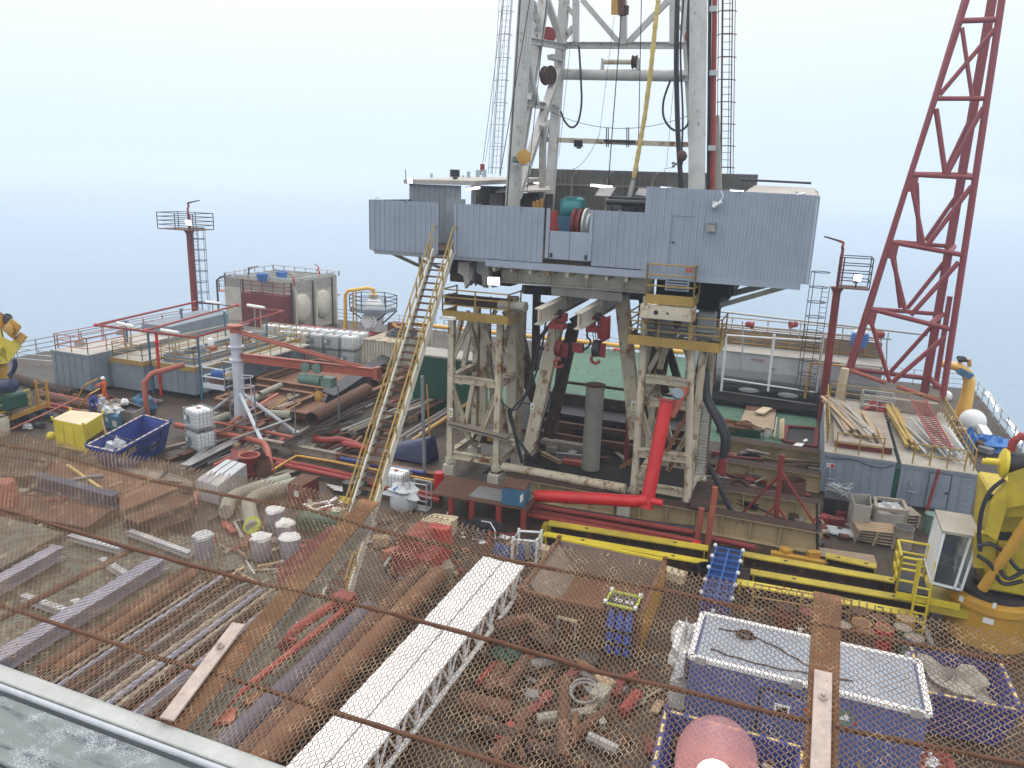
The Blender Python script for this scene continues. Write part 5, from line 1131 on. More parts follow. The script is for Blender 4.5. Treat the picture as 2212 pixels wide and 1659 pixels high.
def pallet(lab, c, rz, mat='wood_pale', w=1.2, d=1.0, stuff=None, grp=None):
    c = V(c); t = thing('pallet', lab, 'pallet', c, grp); R = Matrix.Rotation(rz, 3, 'Z')
    for i in range(5): MB().box(c+R @ V((0, -d/2+d*(i+.5)/5, .13)), (w, d/5*.75, .022), rz).build('slat', mat, t)
    for x in (-.45, 0, .45): MB().box(c+R @ V((x*w, 0, .06)), (.1, d, .1), rz).build('bearer', mat, t)
    return t
ct = thing('wooden_crate', 'pale wooden crate with plank lid near red legged table', 'crate', P(945, 1140)); k = [P(911, 1125, .75), P(938, 1112, .75), P(988, 1118, .75), P(966, 1138, .75)]
k = ccw(k); g = [V((p.x, p.y, .03)) for p in k]
MB().hexa(g+k).build('crate_body', 'wood_pale', ct); b = MB()
for i in range(4): b.bar(k[i]+V((0, 0, .02)), k[(i+1) % 4]+V((0, 0, .02)), .1, .05)
b.bar(lerp(k[0], k[1], .5)+V((0, 0, .015)), lerp(k[3], k[2], .5)+V((0, 0, .015)), .03, .03).build('lid_frame', 'wood_pale', ct)
tn = thing('navy_tarpaulin', 'navy tarpaulin draped over a frame behind the staircase', 'tarpaulin', P(888, 995)); c = P(888, 992)
MB().hexa([c+V(q) for q in ((-1.4, -.6, 0), (1.2, -.6, 0), (1.4, .9, 0), (-1.3, .9, 0), (-.9, -.2, .7), (.9, -.1, 1.3), (1.3, .6, 1.5), (-.9, .6, .8))]).build('tarp', 'tarp_navy', tn, bevel=.12)
gc = thing('green_container', 'dark green box container with pale roof behind tower', 'container', (-22.5, 46, 0))
MB().span((-24.8, 45.4, .5), (-20.2, 47.6, 3.6)).build('body', 'green_dark', gc); MB().span((-24.9, 45.3, 3.6), (-20.1, 47.7, 3.72)).build('roof', 'tank_top', gc)
MB().span((-25.5, 45.0, .05), (-19.5, 47.7, .49)).build('skid', 'green_dark', gc)
run('long_pole', 'long yellow pole lying from staircase towards back of tower', 'pole', ((876, 962, .5), (960, 905, .7), (1041, 850, .8)), .6, .12, 'amber')
for i in range(9): run('long_pole', 'long thin pale rod lying beside long yellow pole', 'rod', ((850+i*7, 952-i*2.0), (985+i*6, 868-i*1.4)), .55+.03*(i % 3), .04, ('galv', 'rust', 'wood_grey', 'dark_steel')[i % 4], 'pale rods beside long yellow pole')
for i in range(10): run('steel_rod', 'thin rusty rod fanned out behind staircase', 'rod', ((868+i*5, 915-i*3), (955+i*2, 855+i*.6)), .7, .03, 'rust', 'fanned rusty rods')
# ---- red pipe, table
rp = thing('red_mud_pipe', 'thick bright red pipe lying flat then rising beside tower', 'pipe', (-8, 31.5, 0))
q = [PY(1158, 1071, 31.2), PY(1300, 1078, 31.2), PY(1372, 1083, 31.2), PY(1400, 1081, 31.2)]
MB().path(q, .28, 18).build('flat_run', 'red', rp, True)
ub, ut = PY(1395, 1098, 31.2), PY(1441, 864, 32.6); MB().tube(ub, ut, .3, 20).build('riser', 'red', rp, True)
MB().tube(PY(1400, 1080, 31.2), PY(1431, 1087, 31.2), .15, 14).build('stub', 'red', rp, True)
d = (ut-ub).normalized(); MB().lathe([(.3, 0), (.42, 0), (.42, .1), (.3, .11)], ut-d*.05, 20, d).build('flange', 'red_faded', rp)
MB().tube(PY(1448, 900, 33.0), PY(1480, 838, 33.6), .2, 14).build('branch', 'salmon', rp, True)
MB().lathe([(.26, 0), (.26, .16), (.2, .17)], PY(1462, 852, 32.6), 16, (.3, -.5, .5)).build('end_cap', 'tank_grey', rp)
c = PY(948, 1040, 31.8); tag(MB().tube((c.x, c.y, .05), (c.x, c.y, PY(948, 1020, 31.8).z), .24, 18).build('red_post', 'red', None, True), 'short bright red post behind rusty table', 'post')
tz = 1.1; tq = [P(933, 1066, tz), P(965, 1026, tz), P(1168, 1064, tz), P(1140, 1101, tz)]
tbl = thing('welding_table', 'rusty steel plate table on round red legs', 'table', sum(tq, V())/4-V((0, 0, tz)))
MB().plate(tq, .06).build('table_top', 'rust', tbl)
MB().plate([p+V((0, 0, .021)) for p in (P(1012, 1072, tz), P(1036, 1050, tz), P(1160, 1072, tz), P(1128, 1092, tz))], .02).build('loose_plate', 'steel', tbl)
for s_, f in ((.2, .06), (.42, .06), (.7, .06), (.95, .08), (.95, .85), (.5, .88), (.25, .88)): p = lerp(lerp(tq[0], tq[3], s_), lerp(tq[1], tq[2], s_), f); MB().tube((p.x, p.y, 0), (p.x, p.y, tz-.06), .14, 14).build('leg', 'red_faded', tbl, True)
bb = thing('steel_toolbox', 'blue steel box with rusty lid standing on rusty table', 'box', P(1115, 1075, tz)); zt = tz+.85
k = [P(1085, 1052, zt), P(1095, 1033, zt), P(1146, 1040, zt), P(1134, 1060, zt)]; k = ccw(k); g = [V((p.x, p.y, tz+.03)) for p in k]
MB().hexa(g+k).build('body', 'blue_box', bb); MB().plate([p+(p-sum(k, V())/4)*.03+V((0, 0, .04)) for p in k], .05).build('lid', 'rust', bb)
mm = max(k, key=lambda p: p.x); MB().box((mm.x-.02, mm.y-.35, tz+.62), (.03, .3, .3)).build('label_sheet', 'white', bb)
tag(MB().box(P(1118, 1091, tz+.05), (.3, .16, .05), -.1).build('block', 'steel'), 'two small steel blocks at front edge of rusty table', 'block')
# ---- rusty long roller pipe and the dark well bay
rl = thing('rusty_header_pipe', 'long flaking cream and rust pipe lying between both towers', 'pipe', (-10.5, 34.3, .6))
MB().tube(PY(1087, 1008, 34.6), PY(1350, 1056, 33.6), .24, 16).build('pipe', 'off_white_rusty', rl, True)
MB().span((-14.2, 33.9, .02), (-13.6, 35, .7)).span((-7.2, 33.2, .02), (-6.6, 34.2, .8)).each('saddle', 'cream', rl)
wb = thing('well_bay', 'dark steel well bay with shelves and beams behind grey upright pipe', 'well bay', (-9.5, 43, 0))
MB().span((-15.2, 43.2, 1.5), (-4.5, 45.2, 1.6)).build('upper_plate', 'dark_steel', wb); MB().span((-15.2, 45.3, .02), (-4.5, 45.5, 2.3)).build('rear_wall', 'rust_dark', wb)  # rear wall and bay floor coloured dark for the bay's deep shade
b = MB()
for y, z in ((41.0, .9), (42.4, 1.2)): b.ibeam((-15, y, z), (-4.6, y, z), .25, .3)
b.build('cross_beam', 'rust', wb); MB().tube((-14.4, 45.9, 2.9), (-5, 45.9, 2.9), .1).tube((-14.4, 45.9, 0), (-14.4, 45.9, 2.9), .1).build('guard_pipe', 'rust_dark', wb)
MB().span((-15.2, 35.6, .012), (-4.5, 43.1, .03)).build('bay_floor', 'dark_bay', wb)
for i, (q, w, d, h, m) in enumerate((((1225, 975), 3.2, .7, .5, 'wood_grey'), ((1213, 940), 1.7, .9, 1.0, 'rust'), ((1330, 955), 2.2, .8, .7, 'rust_dark'), ((1240, 1000), 1.2, 1.0, .25, 'salmon'))): tag(MB().box(P(*q)+V((0, 0, h/2+.03)), (w, d, h)).build('timber_block', m), ['long grey timber block beside grey upright pipe', 'rusty box block behind long grey timber', 'dark block behind grey upright pipe', 'pale red plate on well bay floor'][i], 'block')
c = PY(1356, 960, 40); tag(MB().tube((c.x, 40, 0), PY(1359, 868, 40), .13, 12).build('red_riser', 'red_oxide', None, True), 'dark red upright pipe behind narrow inclined leg', 'pipe')
tk = thing('mud_pump_tank', 'dark blue grey rounded tank inside left tower', 'tank', P(1115, 960)); c = P(1117, 955); MB().lathe([(.9, 0), (1.0, .2), (1.0, 2.0), (.8, 2.6), (.3, 2.8)], c+V((0, 3, 0)), 20).build('shell', 'steel', tk, True); MB().torus(c+V((0, 3, 1.9)), 1.0, .05).build('band', 'dark_steel', tk)
for i, pts in enumerate((((1180, 690), (1160, 800), (1120, 880), (1098, 885), (1110, 930), (1140, 985)), ((1170, 720), (1140, 840), (1105, 890), (1115, 940), (1150, 990)), ((1060, 640), (1062, 790), (1080, 860), (1100, 882)), ((1210, 800), (1175, 900), (1160, 960), (1138, 990)), ((1100, 885), (1105, 905), (1118, 960), (1128, 1000)))):
    hose('cable_bundle', ['black cables looping from frame to tower foot', 'second black cable loop behind inclined leg', 'black cable hanging inside tower beside stairs', 'grey cable trailing beside inclined leg', 'black cable bundle falling to deck by inclined leg'][i], pts, 33.9+.3*i, (.05, .05, .035, .03, .09)[i], 'black_hose', 'cable')
lk = thing('winch_unit', 'dark machine with cables at foot of inclined leg', 'machine', P(1135, 995)); c = P(1137, 990); MB().lathe([(.2, 0), (.42, .02), (.42, .12), (.3, .14), (.3, .6), (.42, .62), (.42, .7)], c+V((-.3, .2, .5)), 18, (1, -.3, 0)).build('drum', 'black', lk, True); MB().box(c+V((0, .3, .2)), (1.3, .9, .4)).build('base', 'rust_dark', lk)
for i, q in enumerate(((1109, 984), (1122, 999))): tag(MB().box(P(*q, .5), (.35, .12, .35), .5).build('pale_bracket', 'off_white'), ['upper', 'lower'][i]+' pale bracket beside cables at inclined leg foot', 'bracket')
cg = thing('steel_trough', 'dark tray hung below grey tower walkway beam', 'tray', PY(1052, 945, 35.5)); c = PY(1055, 945, 35.5); MB().box(c, (1.3, 1, .35)).build('tray_body', 'rust_dark', cg); MB().box(c+V((.3, -.52, .15)), (.3, .04, .3)).build('yellow_plate', 'amber', cg)
# ---- deep cream skid beams on the right
for i, (x0, x1, y, h, lab) in enumerate(((-13, 1.8, 33.6, 1.05, 'deep cream skid beam nearest the yellow beams'), (-3.6, 1.75, 36.9, 1.0, 'second deep cream skid beam behind red tripod'), (-3.6, 1.8, 41.2, .95, 'third deep cream skid beam behind rust drum'), (-3.8, 1.75, 45.6, .8, 'farthest deep cream skid beam before green deck'))):
    t = thing('skid_beam', lab, 'beam', (x0, y, 0), 'deep cream skid beams'); MB().ibeam((x0, y, h/2+.02), (x1, y, h/2+.02), .75, h, .05).build('beam', 'wood_pale' if False else 'skid_cream', t); b = MB()
    for k_ in range(int((x1-x0)/1.25)): b.span((x0+.6+1.25*k_, y-.34, .08), (x0+.64+1.25*k_, y-.02, h-.04))
    b.build('stiffener', 'skid_cream', t); MB().span((x0, y-.38, h+.022), (x1, y+.38, h+.03)).build('flange_top', 'rust_dark', t)
tag(MB().span((-3.7, 34.2, .02), (1.5, 36.3, .05)).build('deck_plate', 'rust_dark'), 'dark plate between first two cream skid beams', 'plate')
tp = thing('tripod_stand', 'dark red pipe tripod standing on the cream skid beams', 'tripod', P(1674, 1139)); c = P(1674, 1139); yv = 34.6
MB().tube((c.x, yv, .05), PY(1690, 982, yv), .12, 10).build('mast', 'red_oxide', tp, True)
for a, q in (((1686, 1025), (1604, 1108)), ((1690, 1022), (1762, 1135)), ((1675, 1092), (1640, 1130)), ((1680, 1092), (1712, 1150))): MB().tube(PY(*a, yv), PY(q[0], q[1], yv+(.6 if q[1] < 1115 else -.2)), .06, 8).build('leg', 'red_oxide', tp, True)
rd = P(1709, 1080); tag(MB().pipe((rd.x, rd.y, .02), (rd.x, rd.y, 1.15), .62, .57, 28).build('rust_drum', 'rust', None, True), 'open rusty drum standing behind red tripod', 'drum')
tag(MB().tube(P(1575, 1070, .5), P(1683, 1072, .5), .28, 16).build('steel_pipe', 'rust', None, True), 'rusty pipe lying between skid beams left of tripod', 'pipe')
tag(MB().torus(P(1594, 1052, .75), .52, .12, (0, -.3, 1)).build('rust_ring', 'rust_dark', None, True), 'round dark opening ring above rusty lying pipe', 'ring')
tag(MB().tube(P(1623, 1010, .4), P(1742, 1010, .4), .24, 16).lathe([(.24, 0), (.32, 0), (.32, .5), (.24, .52)], P(1722, 1010, .4), 16, (1, 0, 0)).build('steel_pipe', 'rust_dark', None, True), 'dark flanged pipe lying before farthest skid beam', 'pipe')
hose('rotary_hose', 'long black hose curling down between the skid beams', ((1528, 1000), (1552, 1045), (1578, 1100), (1602, 1118), (1645, 1134)), 34.9, .13)
for i in range(2): hose('bundle_hose', ['inner', 'outer'][i]+' thick dark hose bulging from tower beside ladder', ((1521+i*5, 800), (1524+i*6, 859), (1547+i*10, 906), (1563+i*8, 946), (1560+i*3, 990)), 35.2+.2*i, .15)
tag(MB().tube(PY(1562, 990, 35.2), PY(1556, 1022, 35.2), .2, 12).build('hose_coupling', 'red_oxide', None, True), 'red coupling at end of thick dark hoses', 'coupling')
for i, (a, c) in enumerate((((1516, 1098), (1506, 1170)), ((1545, 1052), (1528, 1180)))): q = P(*c); tag(MB().path([PY(*a, q.y-.0), PY(a[0]-2, a[1]+20, q.y), q+V((0, 0, .1))], .13, 12).build('deck_riser', 'salmon', None, True), ['shorter', 'taller'][i]+' orange red riser pipe in front of cream skid beam', 'pipe')
for i, (pts, m) in enumerate((((((1150, 1093), (1330, 1122), (1500, 1150))), 'red_faded'), ((((1145, 1104), (1320, 1135), (1505, 1170))), 'red_faded'), ((((1140, 1112), (1320, 1145), (1490, 1178))), 'red_faded'), ((((1532, 1162), (1580, 1172), (1632, 1184))), 'red_oxide'), ((((1230, 1102), (1400, 1130), (1500, 1142))), 'dark_steel'))): run('deck_pipe', ['red pipe closest to cream skid beam right of table', 'middle red pipe right of table', 'red pipe closest to yellow beams right of table', 'dark red pipe ending near blue rack', 'black pipe behind red pipes right of table'][i], 'pipe', pts, .3, .13, m)
tag(MB().box(P(1504, 1182, .25), (.35, .35, .5)).build('valve_box', 'red'), 'small bright red valve box at end of yellow beam', 'valve')
ls = thing('access_ladder_stair', 'narrow steel step ladder on right side of rusty tower', 'ladder', (-3.2, 36, 0)); b0, b1 = PY(1500, 1024, 34.6), PY(1524, 1026, 34.6); t0, t1_ = PY(1512, 870, 35.4), PY(1536, 876, 35.4)
for i in range(22): MB().bar(lerp(b0, t0, i/22), lerp(b1, t1_, i/22), .2, .03).build('rung', 'galv', ls)
MB().bar(b0, t0, .05, .2).bar(b1, t1_, .05, .2).build('stile', 'rust_orange', ls)
tag(MB().plate([P(1492, 1040, 1.3), P(1535, 1040, 1.3), P(1530, 1100, 1.3), P(1490, 1095, 1.3)], .08).build('step_landing', 'rust_dark'), 'dark landing plate below the step ladder', 'landing')
# ================================================================ RIGHT SIDE
def cabin(lab, x0, x1, y0, y1, zt, door):
    t = thing('deck_cabin', lab, 'cabin', ((x0+x1)/2, (y0+y1)/2, 0), 'grey deck cabins side by side')
    MB().span((x0, y0, .1), (x1, y1, zt)).build('body', 'hut_blue', t)
    b = MB()
    for i in range(int((x1-x0)/.42)): b.span((x0+.2+.42*i, y0-.03, .15), (x0+.26+.42*i, y0-.002, zt-.15))
    b.span((x0, y0-.06, zt-.12), (x1, y0-.001, zt+.04)).build('wall_rib', 'hut_blue', t)
    MB().plate([(x0-.03, y0-.08, zt+.06), (x1+.03, y0-.08, zt+.06), (x1+.03, y1, zt+.06), (x0-.03, y1, zt+.06)], .055).build('roof', 'roof_dirty', t)
    if door:
        d = MB().span((x0+1.3, y0-.07, .2), (x0+2.25, y0-.032, 2.0)).build('door', 'hut_blue', t); MB().span((x0+2.1, y0-.11, 1.0), (x0+2.2, y0-.071, 1.12)).build('handle', 'black', d)
        MB().span((x0+1.28, y0-.075, .2), (x0+1.31, y0-.06, 2.02)).span((x0+2.24, y0-.075, .2), (x0+2.27, y0-.06, 2.02)).span((x0+1.31, y0-.074, 2.0), (x0+2.24, y0-.061, 2.02)).build('door_seam', 'dark_steel', t)
        b = MB()
        for i in range(6): b.tube((x1-.5, y0-.12, .35+.3*i), (x1-.1, y0-.12, .35+.3*i), .02, 6)
        b.build('step_rung', 'hut_blue', t)
    return t
paint('hut_blue', (.235, .275, .335), .5, .10, dirt=.4); paint('roof_dirty', (.36, .33, .28), .75, .28, dirt=.6)
CL = cabin('grey deck cabin with red and white sign and plank pile on roof', 1.8, 5.15, 41, 52.5, 2.25, False); CR = cabin('grey deck cabin with door and ladder rungs and scaffold pile on roof', 5.42, 8.75, 41, 52.5, 2.2, True)
sg = MB().span((1.95, 40.9, 1.5), (2.35, 40.93, 1.72)).build('safety_sign', 'white', CL); MB().span((2.16, 40.885, 1.52), (2.33, 40.898, 1.7)).build('red_panel', 'red', sg)
MB().torus((2.05, 40.89, 1.61), .06, .012, (0, 1, 0), 12, 5).build('ring_symbol', 'red', sg)
hose('sagging_cable', 'black cable sagging across cabin front below roof edge', ((1782, 985), (1795, 990), (1845, 994), (1875, 1005), (1905, 1011), (1930, 1005)), 40.85, .025, 'black_hose', 'cable')
for x, c in ((2.15, CL), (5.95, CR)): b = MB().tube((x, 40.85, .1), (x, 40.85, 1.2), .04).tube((x-.1, 40.85, .9), (x+.3, 40.85, .85), .05).lathe([(.07, 0), (.09, .1), (.05, .3)], (x, 40.85, 1.15), 10); b.build('vent_pipe', 'hut_blue', c)
r1_, = [P(1975, 960+98, 0)]; tag(MB().tube((6.85, 40.8, 0), (7.0, 40.6, 2.35), .07, 8).build('red_prop', 'red_faded'), 'faded red pole leaning on front of door cabin', 'pole')
MB().span((5.16, 41.1, 0), (5.41, 52, 1.9)).build('gap_block', 'green_dark', thing('cabin_gap_filler', 'dark filler block closing the gap between both grey cabins', 'post', (5.3, 41.2, 0)))  # dark slab fills the narrow gap along both cabins
zr = 2.3
def top_rail(lab, pts, h=1.05): t = thing('roof_railing', lab, 'railing', pts[0], 'yellow railings on cabin roofs'); rails(MB(), pts, h, .035, .9, 1).build('rail_frame', 'yellow_rail', t)
top_rail('yellow front railing on roof of plank cabin', [(2.3, 41.2, zr), (4.5, 41.2, zr)]); top_rail('yellow front railing on roof of scaffold cabin', [(5.9, 41.2, zr-.05), (8.2, 41.2, zr-.05)])
top_rail('yellow side railing along outer edge of plank cabin roof', [(1.9, 42.5, zr), (1.9, 52, zr)]); top_rail('yellow side railing along sea edge of scaffold cabin roof', [(8.6, 41.3, zr), (8.6, 52, zr)]); top_rail('yellow back railing across both cabin roofs', [(2.1, 52.3, zr), (8.4, 52.3, zr)])
MB().span((2.3, 42, zr+.01), (5.0, 49, zr+.35)).build('base', 'maroon', thing('roof_platform', 'low maroon sided wooden platform on plank cabin roof', 'platform', (3.6, 45, zr)))
MB().plate([(2.2, 41.9, zr+.40), (5.05, 41.9, zr+.40), (5.05, 49, zr+.40), (2.2, 49, zr+.40)], .045).build('boards', 'wood_grey', bpy.data.objects['roof_platform'])
rn = random.Random(21)
for i in range(14):
    x = 2.2+rn.uniform(0, 1.6); y = 42.6+rn.uniform(0, 1.6); a = rn.uniform(-.42, -.12); L = rn.uniform(4, 7.2); z = zr+.47+.05*(i % 6)
    tag(MB().bar((x+.5, y, z), (x+.5+math.sin(a)*L*.75, y+math.cos(a)*L, z+.08), .22, .06).build('scaffold_board', rn.choice(['wood_grey', 'wood', 'wood_pale', 'tank_top'])), 'weathered scaffold board in pile on cabin roof', 'board', 'pile of scaffold boards')
for i in range(3): tag(MB().bar((4.0+.3*i, 42.4, zr+.45), (3.8+.35*i, 45.2, zr+.45), .16, .1).build('timber', ('wood_grey', 'rust_dark', 'wood')[i]), f'{("grey", "dark", "brown")[i]} short timber lying at right of board pile', 'timber')
for i in range(9): x = 5.5+rn.uniform(0, .7); tag(MB().bar((x+.2, 42.6+rn.uniform(0, 1.4), zr+.1+.09*(i % 5)), (x-.3+rn.uniform(-.2, .3), 48+rn.uniform(0, 2.0), zr+.5+.09*(i % 5)), .16, .1).build('orange_beam', 'yellow_rail'), 'thin orange timber beam in tall pile on cabin roof', 'beam', 'pile of orange beams')
for i in range(30):
    x = 6.3+rn.uniform(0, 2.2); y = 41.9+rn.uniform(0, 2); L = rn.uniform(2.5, 6.5)
    tag(MB().tube((x+.2, y, zr+.06+.07*(i % 7)), (x-rn.uniform(-.1, 1.0), y+L, zr+.15+.1*(i % 7)), .045, 7).build('scaffold_tube', rn.choice(['galv', 'galv', 'white', 'wood_grey', 'steel'])), 'grey metal scaffold tube in heap on cabin roof', 'tube', 'heap of scaffold tubes')
sl_ = thing('scaffold_ladder', 'red lattice ladder beam lying in scaffold tube heap', 'ladder beam', (7.2, 45, zr+.8)); a0, a1, c0, c1 = V((6.9, 42.0, zr+.75)), V((7.7, 42.1, zr+.75)), V((6.5, 50, zr+1.2)), V((7.3, 50, zr+1.2))
MB().tube(a0, c0, .05).tube(a1, c1, .05).build('side_tube', 'red_faded', sl_); b = MB()
for i in range(24): b.tube(lerp(a0, c0, i/24), lerp(a1, c1, i/24), .03, 6)
b.build('rung', 'red_faded', sl_)
cg_ = thing('wire_cage', 'grey open cage frame with scrap inside behind plank pile', 'cage', (4.6, 50.5, zr)); b = MB()
for z in (.05, .6, 1.2): b.path([(3.9, 49.6, zr+z), (5.6, 49.6, zr+z), (5.6, 51, zr+z), (3.9, 51, zr+z)], .035, 6, True)
for x in (3.9, 4.7, 5.6): b.tube((x, 49.6, zr), (x, 49.6, zr+1.2), .035, 6).tube((x, 51, zr), (x, 51, zr+1.2), .035, 6)
b.build('cage_frame', 'galv', cg_); MB().blob((4.7, 50.2, zr+.2), (.75, .6, .4), 4, 12, 8, .35, zr*0-.15).build('scrap', 'red_faded', cg_)
for i in range(10): tag(MB().box((4.2+rn.uniform(0, 2.2), 49+rn.uniform(-.8, 2.6), zr+.12), (.7, .35, .06), rn.uniform(0, 3)).build('broken_board', rn.choice(['wood_grey', 'wood_pale', 'steel'])), 'broken board scrap scattered behind plank pile', 'board', 'broken boards on roof')
tag(MB().span((5.6, 51.3, zr), (8.2, 51.8, zr+.75)).build('timber_box', 'wood_grey'), 'long dark grey box at back of scaffold cabin roof', 'box')
# red lattice boom
bm = thing('lattice_boom', 'tall red lattice crane boom leaning right behind grey cabins', 'crane boom', (6, 58, 0)); YB, YK = 54.6, 56.9
def BF(x, y): return PY(x, y, YB)
def BK(x, y): return PY(x, y, YK)
MB().tube(BF(1820, 835), BF(2095, -22), .18, 12).build('chord', 'boom_red', bm, True)
MB().tube(BF(2036, 862), BF(2170, -40), .2, 12).build('chord', 'boom_red', bm, True)
MB().ibeam(BK(1996, 850), BK(2150, -40), .46, .5, .06, (0, 1, 0)).build('chord', 'boom_red', bm)
MB().bar(BK(2020, 840), BK(2052, 640), .3, .3, (0, 1, 0)).build('chord', 'boom_red', bm)
MB().tube(BK(1838, 800), BK(2092, -30), .16, 10).build('chord', 'boom_red', bm, True)
for a, c, r in (((1969, 377), (2110, 384), .155), ((1926, 523), (2081, 551), .155), ((1879, 667), (2052, 711), .155), ((2021, 213), (2134, 213), .14), ((2074, 45), (2160, 42), .16), ((1834, 799), (1914, 827), .14), ((1938, 835), (2030, 866), .14)): MB().tube(BF(*a), BF(*c), r, 10).build('cross_tube', 'boom_red' if a[1] < 790 else 'salmon', bm, True)
for a, c, r in (((1934, 522), (2060, 533), .14), ((1884, 667), (2035, 679), .14), ((1975, 376), (2085, 378), .16), ((1819, 794), (2000, 817), .155)): MB().tube(BK(*a), BK(*c), r, 10).build('cross_tube', 'boom_red', bm, True)
for a, c, r in (((1970, 403), (1994, 525), .14), ((2006, 526), (2099, 402), .155), ((1926, 550), (1957, 676), .14), ((1967, 681), (2071, 566), .155), ((1880, 690), (1922, 825), .14), ((1928, 825), (2041, 728), .155), ((2022, 235), (2042, 376), .155), ((2046, 376), (2124, 232), .14), ((2030, 205), (2150, 62), .14), ((2078, 60), (2100, 212), .12)): MB().tube(BF(*a), BF(*c), r, 10).build('diagonal', 'boom_red', bm, True)
for a, c, r in (((1999, 520), (2072, 415), .14), ((1960, 666), (2042, 563), .14), ((1922, 805), (2012, 705), .14), ((2040, 375), (2100, 250), .15), ((1980, 395), (1985, 522), .14), ((1930, 545), (1945, 665), .14)): MB().tube(BK(*a), BK(*c), r, 10).build('diagonal', 'boom_red', bm, True)
for a, c in (((2048, 551), (2060, 533)), ((2010, 700), (2035, 679)), ((2040, 845), (2005, 815)), ((2108, 383), (2085, 378))): MB().tube(BF(*a), BK(*c), .18, 8).build('depth_tube', 'boom_red', bm, True)
for p, Yy in ((( 1968, 400), YB), ((1926, 545), YB), ((1880, 688), YB)): c = PY(*p, Yy); MB().bar(c+V((.1, 0, .5)), c+V((.05, 0, -.4)), .5, .25, (0, 1, 0)).build('gusset', 'boom_red', bm)
MB().span((4.3, 53.4, 1.5), (7.0, 54.3, 2.45)).build('base_block', 'wood_grey', thing('boom_rest', 'weathered grey timber block supporting the red boom', 'boom rest', (6, 56, 0)))
MB().span((4.5, 53.5, 0), (6.8, 54.2, 1.49)).build('stand', 'rust_dark', bpy.data.objects['boom_rest'])
# monitor tower on the right
YR = 55.2; pr0, pr1 = PY(1785, 825, YR), PY(1810, 613, YR); q0, q1 = PY(1814, 620, YR), PY(1876, 620, YR); qt = PY(1814, 555, YR)
monitor_tower('red pole with railed monitor basket and ladder cage beside red boom', (pr0.x, YR, 0), (pr1.x, YR, q0.z), YR, q0.x-.2, q1.x, q0.z, qt.z, YR-1, YR+1, -1, 'lit floodlight in basket of monitor tower beside red boom', 2.9, .25)
# long white vessel with amber rails
lt = thing('long_vessel', 'long white horizontal vessel with amber railed walkway at far deck side', 'vessel', (1, 59, 0)); prof = [(57.4, 3.75), (57.25, 2.5), (57.35, 1.9), (57.75, 1.35), (58.5, 1.0), (60.4, 1.0), (61.4, 1.8), (61.6, 3.75)]
b = MB(); n = len(prof); x0, x1 = -8.0, 5.4
b._add([(x0, y, z) for y, z in prof]+[(x1, y, z) for y, z in prof], [(i, i+1, n+i+1, n+i) for i in range(n-1)]+[(n-1, 0, n, 2*n-1), tuple(range(n))[::-1], tuple(range(n, 2*n))]); b.build('shell', 'pale_grey', lt)
MB().plate([(x0, 57.3, 3.8), (x1, 57.3, 3.8), (x1, 61.7, 3.8), (x0, 61.7, 3.8)], .045).build('walkway', 'tank_top', lt)
b = MB()
for i in range(5): xa = x0+.3+2.6*i; b.path([(xa, 60.2, 3.95), (xa+2.4, 60.2, 3.95), (xa+2.4, 60.2, 5.1), (xa, 60.2, 5.1)], .05, 6, True).tube((xa, 60.2, 4.3), (xa+2.4, 60.2, 4.3), .03, 6).tube((xa, 60.2, 4.7), (xa+2.4, 60.2, 4.7), .03, 6).tube((xa+1.6, 60.2, 3.9), (xa+1.6, 60.2, 5.1), .04, 6)
b.build('amber_rail', 'amber', lt)
MB().span((x0+.3, 60.3, 3.8), (x1, 60.42, 4.95)).build('grating_screen', 'wood_grey', lt)
rails(MB(), [(x0, 61.6, 3.8), (x1, 61.6, 3.8)], 1.8, .04, 2.5, 2).build('rear_rail', 'yellow_rail', lt)
MB().tube((x0, 60, 5.35), (x1+.5, 60, 5.35), .07).tube((x0, 61.9, 6.0), (x1+3, 61.9, 5.6), .09).build('top_pipe', 'galv', lt)
for px, py in ((1535, 785), (1670, 795)): MB().lathe([(.12, 0), (.16, .05), (.05, .12)], PY(px, py, 57.3), 10, (0, -1, 0)).build('vessel_lug', 'tank_top', lt)
text('marking', '147180L', .3, 'red_faded', lt, PY(1637, 778, 57.28), faceM((1, 0, 0), (0, .12, 1)))
b = MB()
for px0, px1 in ((1569, 1558), (1673, 1659), (1779, 1763)): b.tube(PY(px1, 845, 56.2), PY(px0, 722, 56.2), .09, 8)
b.tube(PY(1569, 724, 56.2), PY(1779, 738, 56.2), .07, 8).tube(PY(1560, 818, 56.2), PY(1764, 848, 56.2), .06, 8).build('white_frame', 'white', lt)
MB().span((-8, 55.6, .25), (2.4, 61.0, .5)).build('deck_plate', 'dark_bay', lt)
for px, py in ((1617, 843), (1702, 854)): MB().lathe([(.75, 0), (.75, .012)], P(px, py, .505), 24).build('white_disc', 'white', lt)
tag(MB().tube(P(1552, 848, .35), P(1763, 879, .35), .2, 12).build('deck_pipe', 'tank_top'), 'grey pipe along edge of green deck before long vessel', 'pipe')
b = P(1745, 850, 0); tag(MB().path([PY(1738, 860, 56), PY(1751, 784, 56), PY(1820, 790, 56)], .08, 8).build('pipe_run', 'amber', None, True), 'thin amber pipe rising before long vessel', 'pipe')
tag(MB().path([PY(1816, 790, 57), PY(1870, 797, 57), PY(1900, 800, 57)], .17, 10).build('pipe_run', 'tank_top', None, True), 'grey pipe end with flange behind red boom foot', 'pipe')
c = PY(1817, 830, 54); tag(MB().tube((c.x, 54, 1.2), (c.x+.1, 54, c.z+1.1), .28, 12).build('yellow_stub', 'wood_pale', None, True), 'faded yellow pipe stub behind cabin back railing', 'pipe')
